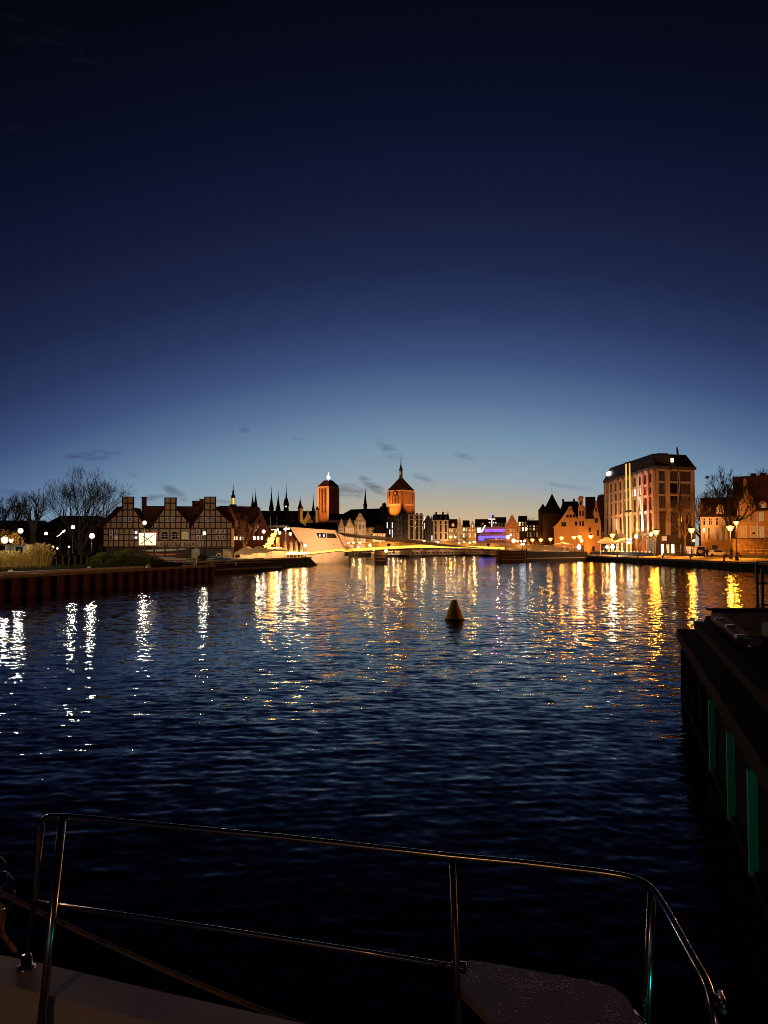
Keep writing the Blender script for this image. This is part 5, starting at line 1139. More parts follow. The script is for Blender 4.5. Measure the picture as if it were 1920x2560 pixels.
b = MB()
for sx_ in (-h, h):
    for sy_ in (-h, h): b.box(sx_ - .7, sx_ + .7, sy_ - .7, sy_ + .7, 0, ze - 1)
b.build('corner_buttress', M_BRICKT, rt)
rowsJ = [(ZZ(1261, SJ), 5.0)]
lancets(rt, h, [(ZZ(1260, SJ), 5.2)], 1, 3, 1.35, MW); lancets(rt, h, [(ZZ(1260, SJ), 5.2)], 0, 3, 1.35, MW)
for face in (0, 1):
    b = MB()
    for k in range(4): x = (k / 3 * 2 - 1) * h * .84; b.box(x - .35, x + .35, -h - .3, -h + .1, ZZ(1262, SJ), ZZ(1240, SJ))
    if face: b.v = [(yv, xv, zv) for xv, yv, zv in b.v]
    b.build('pilaster_strip', M_BRICKT, rt)
for face in (0, 1):
    zc = ZZ(1234.5, SJ); b = MB(); b.tube([(0, -h - .35, zc), (0, -h + .2, zc)], 1.75, 20); b.tube([(0, -h - .45, zc), (0, -h - .2, zc)], .7, 16, 1)
    if face: b.v = [(yv, xv, zv) for xv, yv, zv in b.v]
    b.build('clock_face', [mat('dark_clock', (.06, .02, .012), .7, .2), mat('clock_gold', (.5, .26, .1), .5, .1)], rt)
fx = XX(1002, SJ)
flood('tower_floodlight', (fx - 22, SJ - 10, 23), (fx - 4, SJ, 33), (1, .38, .08), 34000, 60, .8)
flood('tower_floodlight', (fx - 9, SJ - 9, 22.5), (fx - 3.5, SJ - 3, 27), (1, .5, .1), 9000, 75, .5)
flood('tower_floodlight', (fx + 18, SJ - 18, 22), (fx + 4, SJ, 34), (1, .42, .1), 26000, 52, .8)
# St John nave, gable and fleche
rt, w_, Y = site('church', 'long dark church roof with thin spire and brick end gable', 'church', 838, 972, 426, 424)
h = w_ / 2; ze, zr = zr_(1296, Y), zr_(1269, Y)
b = MB(); b.box(-h, h, 0, 14, 0, ze); b.build('wall', M_BRICK, rt)
b = MB(); b.add([(-h, -.4, ze), (h, -.4, ze), (h, 14, ze), (-h, 14, ze), (-h + 8, 7, zr - .6), (h - 2, 7, zr)], [(0, 1, 5, 4), (1, 2, 5), (2, 3, 4, 5), (3, 0, 4), (3, 2, 1, 0)]); b.build('roof', M_ROOF, rt)
xs = XX(911, 432) - rt.location.x; b = MB(); b.lathe([(1.0, zr - 1.5), (1.0, zr + 1.2), (1.3, zr + 1.3), (.8, zr + 3), (.3, zr + 8), (.06, zr + 11.5)], 8, (xs, 7, 0)); b.build('spire', M_ROOF, rt)
gx = XX(961, 424) - rt.location.x; b = MB(); zg_ = zr_(1262, 424)
b.prism([(gx - 5, ze - 6), (gx + 4.5, ze - 6), (gx + 4.5, ze + 1), (gx + 2.6, ze + 2.2), (gx + 2.4, zg_ - 1.2), (gx + 1.2, zg_ - 1), (gx + 1, zg_ + .8), (gx + .4, zg_ + .8), (gx, zg_ + 1.6), (gx - .4, zg_ + .8), (gx - 1, zg_ + .8), (gx - 1.2, zg_ - .8), (gx - 2.4, zg_ - 1.2), (gx - 2.6, ze + 2.2), (gx - 5, ze + 1)], -1.2, -.5); b.build('end_gable', M_BRICK, rt)
for dx in (-1.6, 0, 1.6): b = MB(); b.box(gx + dx - .3, gx + dx + .3, -1.3, -1.15, ze - 4, ze + 3); b.build('blind_niche', mat('pale_brick_trim', (.5, .3, .2)), rt)
# thin spires
for px, pt, pb, Y, wd, lab in [(631, 1228, 1266, 480, 1.3, 'thin pale spire, leftmost of the pair on the long roof ridge'), (638.5, 1222, 1268, 478, 1.6, 'dark spire, right one of the close pair'), (678, 1218, 1276, 475, 2.0, 'bronze spire on a small stone turret'), (695, 1225, 1282, 478, 2.2, 'dark spire in the middle of the three tall spires'), (715, 1211, 1282, 474, 2.2, 'tallest dark spire with a swollen middle'), (750, 1240, 1272, 460, 1.9, 'dark spire over the lit stone turret'), (783, 1236, 1284, 470, 1.5, 'slender dark spire just left of the massive tower'), (1120, 1272, 1297, 500, 1.2, 'small distant spire above the red roof')]:
    z0_, z1_ = ZZ(pb, Y), ZZ(pt, Y); hh = z1_ - z0_
    rt = thing('spire', lab, 'spire', (XX(px, Y), Y, z0_), 0, 'church spires on the skyline')
    b = MB(); wd *= .78; b.lathe([(wd * .8, -12), (wd * .8, 0), (wd, .05), (wd * .95, hh * .12), (wd * .55, hh * .35), (wd * .3, hh * .55), (wd * .1, hh * .8), (.08, hh)], 8); b.build('roof', M_ROOF, rt)
    b = MB(); b.lathe([(wd * .85, -14), (wd * .85, -.1)], 8); b.build('turret', M_BRICK if px != 678 else M_BEIGE, rt)
    if px == 715: b = MB(); b.lathe([(wd * .9, hh * .2), (wd * 1.05, hh * .3), (wd * .6, hh * .5)], 8); b.build('bulge', M_ROOF, rt); b = MB(); b.ball((0, -wd * 1.0, hh * .22), .35, 7); b.build('lamp', L_WINB, rt)
for px, pt, pb, Y, lab in [(753, 1262, 1300, 455, 'round stone turret with pointed cap, left of the lit gable'), (793, 1265, 1304, 455, 'round stone turret with pointed cap, right of the lit gable')]:
    z0_, z1_ = ZZ(pb, Y), ZZ(pt, Y); hh = z1_ - z0_; rt = thing('turret', lab, 'turret', (XX(px, Y), Y, 0), 0, 'lit stone turrets')
    b = MB(); b.lathe([(1.0, 0), (1.0, z1_ - hh * .3), (1.15, z1_ - hh * .28), (1.15, z1_ - hh * .25)], 10); b.build('shaft', M_CREAM, rt, True)
    b = MB(); b.lathe([(1.25, z1_ - hh * .25), (.6, z1_ - hh * .08), (.05, z1_)], 10); b.build('cap', M_ROOFR, rt)
rt, w_, Y = site('gatehouse', 'ornate stone gable glowing gold between two turrets', 'gatehouse', 756, 790, 458)
h = w_ / 2; zg_ = zr_(1273, Y); zl_ = zr_(1302, Y)
b = MB(); b.prism([(-h, 0), (h, 0), (h, zl_ + 1.5), (h * .7, zl_ + 2.6), (h * .45, zl_), (h * .3, zl_ + 1), (h * .1, zl_ + 3.5), (-.1 * h, zl_ + 4.2), (-.14 * h, zg_ - .6), (-.2 * h, zg_), (-.26 * h, zg_ - .6), (-.34 * h, zl_ + 4), (-.6 * h, zl_ + 2), (-.75 * h, zl_ + .8), (-h, zl_ + .8)], 0, 3); b.build('gable', M_CREAM, rt)
for k in range(4): b = MB(); b.box(-h * .7 + k * h * .4, -h * .7 + k * h * .4 + .5, -.05, .1, zl_ - 2.5, zl_ - .4); b.build('window', MW, rt)
b = MB(); b.prism([(-1.6, zl_ - 8), (2.2, zl_ - 8), (2.2, zl_ - .6), (.6, zl_ + 1.6), (-1.6, zl_ - .6)], -6, -5); b.build('front_gable', M_DKW, rt)
fx = XX(773, 440); flood('gate_floodlight', (fx - 3, 438, ZZ(1310, 440)), (fx + 2, 458, ZZ(1287, 458)), (1, .5, .12), 9000, 75, .5)
# town hall spire
rt = thing('town_hall_spire', 'slim town hall spire with golden glowing lantern', 'spire', (XX(582, 620), 620, 0)); Z_ = lambda y: ZZ(y, 620)
b = MB(); b.box(-2, 2, -2, 2, 0, Z_(1263)); b.lathe([(3.1, Z_(1264)), (3.2, Z_(1262)), (2.4, Z_(1261))], 10); b.build('shaft', M_BRICK, rt)
b = MB(); b.lathe([(1.5, Z_(1261)), (1.5, Z_(1245)), (1.2, Z_(1244))], 8); b.build('lantern', lit('gold_lantern', (1, .52, .08), 1.7), rt)
b = MB()
for k in range(8): a = PI * k / 4; b.box(1.55 * math.cos(a) - .2, 1.55 * math.cos(a) + .2, 1.55 * math.sin(a) - .2, 1.55 * math.sin(a) + .2, Z_(1261), Z_(1245))
b.build('column', M_ROOF, rt)
b = MB(); b.lathe([(1.9, Z_(1245)), (1.5, Z_(1241)), (1.6, Z_(1239)), (.8, Z_(1236)), (.7, Z_(1230)), (.9, Z_(1229)), (.4, Z_(1226)), (.25, Z_(1219)), (.06, Z_(1209))], 8); b.build('helm', M_ROOF, rt)

# ------------------------------------------------------------------ boats beyond the bridge
def river_boat(px0, px1, Y0_, Y1_, hgt, label, awn, n):
    a = Vector((XX(px0, Y0_), Y0_)); c = Vector((XX(px1, Y1_), Y1_)); d = c - a; L_ = d.length
    rt = thing('river_boat', label, 'boat', (a.x, a.y, 0), math.atan2(d.y, d.x), 'boats moored beyond the bridge')
    b = MB(); b.prism([(0.6, -.3), (L_ - .8, -.3), (L_ + .4, .6), (-.2, .6)], 0, 4.5); b.build('hull', M_BLACK, rt)
    b = MB(); b.prism([(.6, .6), (L_ - 1.2, .6), (L_ - 2.2, hgt), (1.2, hgt)], .35, 4.1); b.build('cabin', mat('boat_cream_paint', (.55, .42, .33), .6, .1), rt)
    for i in range(n): window(rt, 1.8 + (i + .5) * (L_ - 4) / n, 1.05, (L_ - 4) / n * .5, .55, M_GLASS, M_WHITEP, y=.33, bars=0, fw=.06)
    if awn:
        b = MB(); b.prism([(2, hgt + 1.5), (L_ * .75, hgt + 1.5), (L_ * .73, hgt + 1.72), (2.2, hgt + 1.72)], .3, 4.2); b.build('awning', M_TENT, rt)
        b = MB()
        for i in range(8): b.box(2.2 + i * (L_ * .75 - 2.6) / 7 - .05, 2.2 + i * (L_ * .75 - 2.6) / 7 + .05, .4, .5, hgt, hgt + 1.5)
        b.build('awning_post', M_WHITEP, rt)
        for k in (.15, .35, .55, .7): lamp_light('outboard_fill', (L_ * k, -1.2, hgt + .7), (1, .66, .34), 80, .15, rt)  # added point lights hung outboard to light the cabin side
river_boat(958, 1014, 268, 274, 2.0, 'pale river boat nearest the left bridge pier', True, 6)
river_boat(1022, 1170, 262, 296, 2.2, 'longest pale river boat with lit awning under the bridge', True, 14)
river_boat(1176, 1212, 292, 300, 2.4, 'short pale river boat right of the longest one', False, 4)
river_boat(1224, 1268, 270, 275, 2.6, 'brown river boat below the blue lit ship', False, 5)
rt = thing('small_boat', 'small white open boat in front of the longest river boat', 'boat', (XX(1038, 255), 255, 0))
b = MB(); b.prism([(-2, 0), (1.6, 0), (2.4, .7), (-2.2, .6)], -.7, .7); b.build('hull', M_WHITEP, rt); b = MB(); b.tube([(-2.6, 0, .4), (-1.6, 0, 2.6)], .06, 6); b.build('davit', M_WHITEP, rt)
# blue lit ship
YS = 315.
rt = thing('restaurant_ship', 'tall ship decks outlined in blue and violet light with lit mast', 'ship', (XX(1231, YS), YS, 0))
X_ = lambda px: XX(px, YS) - XX(1231, YS); Z_ = lambda y: ZZ(y, YS)
MPK = mat('pinkish_ship_paint', (.5, .24, .2), .7, .12, .6)
b = MB(); b.prism([(X_(1192), -.2), (X_(1280), -.2), (X_(1284), Z_(1355)), (X_(1190), Z_(1352))], 0, 9); b.build('hull', MPK, rt)
b = MB(); b.prism([(X_(1196), Z_(1352)), (X_(1268), Z_(1352)), (X_(1268), Z_(1335)), (X_(1202), Z_(1335))], .6, 8); b.build('lower_deck', MPK, rt)
b = MB(); b.prism([(X_(1205), Z_(1335)), (X_(1264), Z_(1335)), (X_(1262), Z_(1318)), (X_(1218), Z_(1318))], 1.2, 7.5); b.build('upper_deck', MPK, rt)
L_BLU = lit('blue_led', (.07, .05, 1), 3.4); L_VIO = lit('violet_led', (.22, .07, 1), 2.4)
b = MB(); b.box(X_(1196), X_(1266), .3, .5, Z_(1345), Z_(1340)); b.build('led_band', L_BLU, rt)
b = MB(); b.box(X_(1197), X_(1210), .28, .5, Z_(1351), Z_(1345.5)); b.build('led_band', L_BLU, rt)
b = MB(); b.box(X_(1214), X_(1262), .95, 1.15, Z_(1329), Z_(1323)); b.build('led_band', L_VIO, rt)
for i in range(6): window(rt, X_(1219 + i * 7.2), Z_(1350.5), .8, .7, M_GLASS, M_BLACK, y=.55, bars=0)
for i in range(4): window(rt, X_(1229 + i * 7.5), Z_(1334), .75, .5, M_GLASS, M_BLACK, y=1.15, bars=0)
for i in range(7): window(rt, X_(1222 + i * 6), Z_(1328.5), .6, .6, L_VIO, M_BLACK, y=.92, bars=0)
b = MB(); b.box(X_(1195), X_(1204), 1, 3, Z_(1331), Z_(1319)); b.prism([(X_(1203), Z_(1331)), (X_(1208), Z_(1329)), (X_(1216), Z_(1313)), (X_(1213), Z_(1313))], 1.4, 2.2); b.build('lit_superstructure', lit('white_led_panel', (.8, .9, 1), 1.6), rt)
b = MB(); b.tube([(X_(1232), 3, Z_(1318)), (X_(1232), 3, Z_(1282))], [.3, .08], 8); b.build('mast', M_WHITEP, rt)
b = MB(); b.tube([(X_(1224), 3, Z_(1297)), (X_(1241), 3, Z_(1297))], .22, 6); b.tube([(X_(1232), 2.8, Z_(1316)), (X_(1232), 2.8, Z_(1300))], .22, 6); b.build('yard', lit('mast_white', (1, .8, .62), 1.6), rt)
b = MB()
for k in range(9): b.ball((X_(1229 + k * .4), 2.7, Z_(1295 - k * 1.5)), .2, 6)
b.build('mast_light', lit('mast_blue', (.2, .22, 1), 2.5), rt)
for px in (1226, 1242, 1236): b = MB(); b.ball((X_(px), 2.6, Z_(1306)), .3, 6); b.build('hanging_lamp', lit('mast_pink', (1, .7, .8), 1.4), rt)
lamp_light('outboard_fill', (X_(1205), -2, Z_(1345)), (.15, .1, 1), 50, .4, rt); lamp_light('outboard_fill', (X_(1240), -1.5, Z_(1326)), (.3, .12, 1), 40, .4, rt)
lamp_light('outboard_fill', (X_(1245), -3, Z_(1340)), (1, .3, .22), 90, .4, rt)
for px, py, Y, lab, rr in [(1270, 1343, 300, 'glaring white lamp at the stern of the blue ship, highest of three', .75), (1284, 1352, 298, 'glaring white lamp in the middle of three by the ship', .75), (1277, 1337, 310, 'white lamp just above the glaring ship lamps', .4)]:
    globe_lamp(px, py, Y, lab, rr, globe_mat('ship_lamp_globe', (1, .86, .62), 14), 260, WHITE, group='white lamps beside the blue ship')
def sodium_lamp(px, py, Y, label, rr=.36, watts=900, group='sodium lanterns along the promenade', g_=None, col=SODIUM, bare=.7):
    x = XX(px, Y); z = P(px, py, Y).z
    rt = thing('street_lamp', label, 'street lamp', (x, Y, ZL), 0, group); H = z - ZL; watts *= 1.3; rr *= 1.2
    b = MB(); b.lathe([(.26, -.4), (.24, .5), (.13, .6), (.1, 1.4), (.06, 1.5), (.05, H - rr * 1.1)], 10); b.build('post', M_BLACK, rt, True)
    b = MB(); b.lathe([(rr * .55, -rr * 1.3), (rr * 1.4, rr * .3), (rr * 1.4, rr * .35)], 8, (0, 0, H)); gl = b.build('glass', globe_mat('amber_halo', (1, .28, .02), 1.9) if not g_ else globe_mat('warm_halo', (1, .5, .14), 1.5), rt)  # widened glowing shell paints a soft halo round the lantern
    b = MB(); b.ball((0, 0, H - rr * .2), rr * .72, 9, sz=1.15); b.build('mantle', g_ or G_SO, gl, True)
    b = MB(); b.lathe([(rr * 1.48, rr * .36), (rr * .65, rr * .75), (rr * .12, rr * 1.0), (.02, rr * 1.4)], 8, (0, 0, H)); b.build('cap', M_BLACK, rt)
    lamp_light('lamp_bulb', (0, 0, H - rr * .2), col, watts * bare, rr * .5, rt)
    if bare < 1: flood('downward_fill', (0, 0, H - rr * .3), (0, 0, 0), col, watts * 2.6, 152, rr * .4, rt)     # added downward spot: lights the quay without glints on the water
    return rt
for px, py, Y, lab, wt in [(1126, 1341, 300, 'sodium lantern glowing in front of the cream red roofed house', 1200), (1138, 1342, 305, 'fainter amber lantern beside the cream gable', 150), (1294, 1352, 330, 'sodium lantern right of the glaring ship lamps', 900), (900, 1356, 262, 'warm lantern under the tallest pale house', 700), (985, 1352, 270, 'warm lantern in front of the black modern houses', 600), (1060, 1352, 285, 'warm lantern between the pale modern blocks', 700), (1185, 1354, 318, 'warm lantern by the ochre house with rounded gable', 700), (870, 1357, 258, 'warm lantern under the pair of pale gables', 700)]:
    sodium_lamp(px, py, Y, lab, .4 if wt > 200 else .3, wt, 'lanterns on the far waterfront', None if px in (1126, 1294) else G_Y2, SODIUM if px in (1126, 1138, 1294) else (1, .58, .26))
for px, wt in ((850, 5200), (872, 5200), (895, 7000), (925, 5200), (948, 3000), (990, 2600), (1030, 6500), (1072, 1800), (1100, 7500), (1130, 5200), (1150, 5200), (1180, 5200), (1210, 2600)):
    yy = min(FY(px), 350) - 13; flood('unseen_facade_spot', (XX(px, yy), yy, 3.2), (XX(px, yy + 13), yy + 13, 9.5), (1, .58, .27), wt * .55, 120, .3)  # added spots carry the house light in place of the lanterns
for px, wt in ((1280, 5200), (1310, 2600), (1340, 2600)): flood('unseen_facade_spot', (XX(px, 332), 332, 3.2), (XX(px, 350), 350, 9), (1, .45, .14), wt, 120, .3)  # more added spots, for the houses right of the ship
for i, (px, py, Y) in enumerate([(856, 1359, 262), (884, 1358, 264), (950, 1357, 268), (1012, 1357, 282), (1040, 1356, 286), (1090, 1356, 300), (1160, 1355, 315), (1205, 1357, 318), (1222, 1358, 318), (1246, 1358, 318), (1312, 1352, 330)]):
    lantern(px, py, Y, 'small warm lantern in the row along the far waterfront', .3, G_Y2, 120, (1, .5, .18), ZL, 'small warm lanterns along the far waterfront')
bare_tree('bare_tree', 'small bare tree in front of the cream gabled houses', (XX(1152, 338), 338, ZL), 9, .9, 40, depth=5, fork=.2)
for k, (px, hh, lab) in enumerate([(1306, 5.5, 'orange lit shrub beside the glaring ship lamps'), (1322, 6.5, 'tallest orange lit shrub between the ship and the round tower'), (1340, 5.5, 'orange lit shrub below the row of lit windows'), (1362, 5.0, 'orange lit shrub at the foot of the round tower')]):
    r_ = thing('shrub', lab, 'shrub', (XX(px, 338), 338, ZL), 0, 'shrubs before the lit window row'); b = MB()
    for j in range(8): leafcloud(b, (rng.uniform(-1.4, 1.4), rng.uniform(-.6, .6), hh * rng.uniform(.35, .85)), 1.0, .8, .9, 60, .2, rng, 1, .2)
    b.build('foliage', [mat('bare_russet_twigs', (.2, .09, .035), .9, .3)], r_); b = MB(); b.tube([(0, 0, 0), (.2, 0, hh * .8)], [.15, .05], 5); b.build('stem', M_WOOD, r_)
bare_tree('bare_tree', 'distant bare tree standing above the lit window row', (XX(1330, 400), 400, ZL), 20.5, .7, 41, depth=5, fork=.55)
# ------------------------------------------------------------------ right bank
rt = thing('round_tower', 'round brick tower with dark conical roof', 'tower', (XX(1381, 322), 322, ZL)); Z_ = lambda y: ZZ(y, 322) - ZL
M_BD = brick_mat('dark_brick', (.12, .05, .03), (.09, .035, .025), (.08, .06, .05), 2.5)
b = MB(); b.lathe([(4.0, 0), (3.9, Z_(1286)), (4.2, Z_(1284)), (4.2, Z_(1282))], 20); b.build('shaft', M_BD, rt, True)
b = MB(); b.lathe([(4.5, Z_(1284)), (2.2, Z_(1260)), (.1, Z_(1235)), (.05, Z_(1218))], 20); b.build('roof', M_ROOF, rt)
b = MB(); b.tube([(0, 0, Z_(1236)), (0, 0, Z_(1214))], .07, 6); b.build('finial', M_BLACK, rt)
rt = thing('stair_turret', 'small pointed turret behind the round brick tower', 'turret', (XX(1358, 328), 328, ZL)); Z_ = lambda y: ZZ(y, 328) - ZL
b = MB(); b.lathe([(2.0, 0), (2.0, Z_(1276))], 8); b.build('shaft', M_BD, rt); b = MB(); b.lathe([(2.2, Z_(1277)), (1, Z_(1268)), (.05, Z_(1259))], 8); b.build('roof', M_ROOF, rt)
M_PEACH = mat('peach_plaster', (.52, .3, .15), .85, .12, .4)
def gable_house(label, pts, Y0_, px0, px1, wm, depth, rm, Y1_=None, name='gabled_house'):
    rt, w_, Y = site(name, label, 'house', px0, px1, Y0_, None, 'houses behind the promenade')
    xc = (px0 + px1) / 2; k = w_ / (px1 - px0)
    b = MB(); b.prism([((x - xc) * k, ZZ(y, Y) - ZL) for x, y in pts], 0, .6); b.build('gable_wall', wm, rt)
    return rt, (lambda px: (px - xc) * k), (lambda py: ZZ(py, Y) - ZL)
rt, gx, gz = gable_house('peach house with broad bell gable and three small attic windows', [(1386, 1392), (1446, 1392), (1446, 1300), (1440, 1291), (1434, 1280), (1431, 1272), (1430, 1265), (1423, 1265), (1421, 1271), (1416, 1279), (1407, 1292), (1396, 1307), (1388, 1314), (1383, 1318), (1385, 1322)], 275, 1383, 1447, M_PEACH, 14, M_ROOF)
b = MB(); b.box(gx(1388), gx(1445), .6, 14, 0, gz(1318)); b.build('wall', M_PEACH, rt); b = MB(); b.prism([(gx(1384), gz(1318)), (gx(1446), gz(1302)), (gx(1430), gz(1270)), (gx(1422), gz(1270))], .5, 14); b.build('roof', M_ROOF, rt)
for px in (1419.5, 1427.5, 1435.5): window(rt, gx(px), gz(1294), .85, .95, M_GLASS, M_BLACK, y=-.02, bars=0, fw=.05)
window(rt, gx(1410), gz(1316.5), 1.7, 1.6, M_GLASS, M_WOOD, y=-.02, bars=1); window(rt, gx(1440.5), gz(1314), .95, 1.4, M_GLASS, M_WOOD, y=-.02, bars=0); window(rt, gx(1426.5), gz(1276), .4, .5, M_GLASS, M_BLACK, y=-.02, bars=0)
rt, gx, gz = gable_house('narrow ornate peach house taller than its neighbours', [(1446, 1395), (1464, 1395), (1464, 1268), (1462, 1265), (1459, 1265), (1459, 1245), (1461, 1243), (1457, 1240), (1450, 1240), (1445, 1246), (1447, 1250), (1448, 1262), (1446, 1270)], 250, 1446, 1465, M_PEACH, 12, M_ROOF)
b = MB(); b.box(gx(1446.5), gx(1463.5), .6, 11, 0, gz(1270)); b.build('wall', M_PEACH, rt)
for py, n in ((1316, 2), (1290, 2), (1262, 1)):
    for i in range(n): window(rt, gx(1451 + i * 6.5) if n > 1 else gx(1452.5), gz(py), .6, 1.7 if n > 1 else 1.2, M_GLASS, M_WOOD, y=-.02, bars=1, fw=.07)
window(rt, gx(1455), 0, 1.0, 2.4, M_GLASS, M_WOOD, y=-.02, name='door', bars=0)
rt, w_, Y = site('gabled_house', 'house with steep dark roof and low peach wall beside the narrow one', 'house', 1464, 1490, 240, None, 'houses behind the promenade'); h = w_ / 2
b = MB(); b.box(-h, h, 0, 12, 0, zr_(1297, Y)); b.build('wall', M_PEACH, rt); b = MB(); b.add([(-h, -.3, zr_(1297, Y)), (h, -.3, zr_(1297, Y)), (h, 12, zr_(1297, Y)), (-h, 12, zr_(1297, Y)), (-h, 6, zr_(1239, Y)), (h, 6, zr_(1239, Y))], [(0, 1, 5, 4), (1, 2, 5), (2, 3, 4, 5), (3, 0, 4), (3, 2, 1, 0)]); b.build('roof', M_ROOF, rt)
window(rt, -.3, zr_(1330, Y), .7, 1.4, M_GLASS, M_WOOD, y=-.02); window(rt, h * .5, 0, .9, 2.2, M_GLASS, M_WOOD, y=-.02, name='door', bars=0)
rt, gx, gz = gable_house('slender peach gable house with a sharp pointed top', [(1486, 1395), (1505, 1395), (1505, 1330), (1503, 1312), (1499, 1290), (1494, 1268), (1492, 1252), (1490, 1252), (1488, 1268), (1484, 1278), (1484, 1286), (1487, 1298)], 224, 1484, 1506, M_PEACH, 12, M_ROOF)
b = MB(); b.box(gx(1487), gx(1504.5), .6, 11, 0, gz(1300)); b.build('wall', M_PEACH, rt)
b = MB(); b.prism([(gx(1486), gz(1302)), (gx(1516), gz(1302)), (gx(1514), gz(1236)), (gx(1496), gz(1238)), (gx(1490), gz(1262))], .7, 12); b.build('roof', M_ROOF, rt)
for px, py, hh in ((1491, 1279, 1.1), (1493, 1307, 1.5), (1490, 1307, 1.3), (1495, 1340, 1.8)): window(rt, gx(px), gz(py), .5, hh, M_GLASS, M_WOOD, y=-.02, bars=0, fw=.06)
town_house('dark narrow house squeezed against the hotel', 1503, 1516, 1310, 1236, 214, roof='flat', wm=M_BD, rm=M_ROOF, rows=((1345, 1, 1.6),), group='houses behind the promenade', depth=9)

# ------------------------------------------------------------------ hotel
C0 = Vector((XX(1640, 170), 170)); C1 = Vector((XX(1514, 207), 207)); C2 = Vector((XX(1737, 173), 173))
ht = thing('hotel', 'six storey hotel with dark mansard roof and coloured uplit pilasters', 'hotel', (C0.x, C0.y, ZL))
HZ = lambda py: ZZ(py, 170) - ZL
ZE = HZ(1171)
a, c, d = Vector((0, 0)), C1 - C0, C2 - C0
quad = [(0, 0), tuple(d), tuple(d + c), tuple(c)]
M_HOT = mat('hotel_stone', (.50, .34, .22), .8, .1, .5); M_HOTD = mat('hotel_dark_bay', (.1, .065, .045), .5, .2, 1); M_PANE = mat('curtained_pane', (.11, .07, .05), .25, .35, .9); M_MANS = mat('mansard_slate', (.045, .03, .025), .7, .3, 1)
b = MB(); b.slab(quad, 0, ZE); b.build('wall', M_HOTD, ht)
cen = (Vector((0, 0)) + d + (d + c) + c) / 4
def insetq(k): return [tuple(cen + (Vector(p) - cen) * k) for p in quad]
b = MB(); q0, q1 = insetq(1.04), insetq(.86); z1_ = HZ(1130)
b.add([(x, y, ZE + .5) for x, y in q0] + [(x, y, z1_) for x, y in q1], [(0, 1, 5, 4), (1, 2, 6, 5), (2, 3, 7, 6), (3, 0, 4, 7), (4, 5, 6, 7), (3, 2, 1, 0)]); b.build('roof', M_MANS, ht)
b = MB(); b.slab(insetq(1.055), ZE - .1, ZE + .5); b.build('cornice', mat('dark_cornice', (.1, .07, .055), .7, .2), ht)
def facade_frame(p, q):
    v = Vector(q) - Vector(p); L_ = v.length; return Vector(p), v / L_, L_, math.atan2(v.y, v.x)
# left facade seen from the river runs C1 -> C0 ; right facade C0 -> C2
pL, uL, LL, rL = facade_frame(c, (0, 0)); pR, uR, LR, rR = facade_frame((0, 0), d)
def panel(p, uu, rz, s0, s1, z0_, z1_, pr, m_, name):
    b = MB(); b.box(s0, s1, -pr, .12, z0_, z1_); o = b.build(name, m_, ht, loc=(p.x, p.y, 0), rz=rz); return o
def sL(px):   # pixel column -> distance along the left facade
    lo, hi = 0, LL
    for _ in range(40):
        m_ = (lo + hi) / 2; q = C0 + pL + uL * m_
        if 960 + q.x / q.y * F < px: lo = m_
        else: hi = m_
    return lo
pil = [1516.5, 1526, 1537, 1549, 1561, 1584, 1598, 1611, 1625, 1637.5]
for i, px in enumerate(pil):
    s = sL(px); wd = .62
    panel(pL, uL, rL, s - wd, s + wd, HZ(1345) if 4 < i else HZ(1330), ZE - .5, .45, M_HOT, 'pilaster')
for z0_, z1_ in ((ZE - .9, ZE - .1), (HZ(1213), HZ(1205)), (HZ(1240), HZ(1234)), (HZ(1281), HZ(1274))): panel(pL, uL, rL, .2, LL - .3, z0_, z1_, .22, M_HOT, 'band')
panel(pL, uL, rL, 0, LL, HZ(1340), HZ(1330), .6, mat('dark_cornice', (.1, .07, .055)), 'ledge')
RN = [(HZ(1202), 2.0), (HZ(1233), 2.3), (HZ(1270), 2.9), (HZ(1312), 2.4)]
RL = [(z_, h_) for z_, h_ in ((HZ(1204) , 2.5), (HZ(1232), 2.3), (HZ(1272), 2.9), (HZ(1318), 3.0))]
rg = random.Random(4)
for i in range(len(pil) - 1):
    s0, s1 = sL(pil[i]) + .62, sL(pil[i + 1]) - .62
    if i == 4:
        panel(pL, uL, rL, s0 + .2, s1 - .2, HZ(1340), ZE - .9, .1, mat('dark_bay_glass', (.05, .04, .03), .3, .1), 'glass_bay'); continue
    for k, (z_, h_) in enumerate(RL):
        q = pL + uL * ((s0 + s1) / 2)
        pn = M_PANE if (i + k) % 3 else M_GLASS
        if (i, k) in ((5, 1), (6, 1)): pn = L_WINB if i == 5 else L_WIN
        elif (i, k) in ((6, 2), (2, 3)): pn = L_WIN
        window(ht, q.x, z_, s1 - s0 - .15, h_, pn, M_BLACK, bars=1, fw=.12, rz=rL).location.y = q.y
        o_ = bpy.data.objects[-1] if False else None
    q = pL + uL * ((s0 + s1) / 2); wn = window(ht, q.x, .6, s1 - s0 - .2, 3.2, L_WIN if i < 5 else L_WIND, M_WOOD, bars=1, fw=.18, rz=rL); wn.location.y = q.y
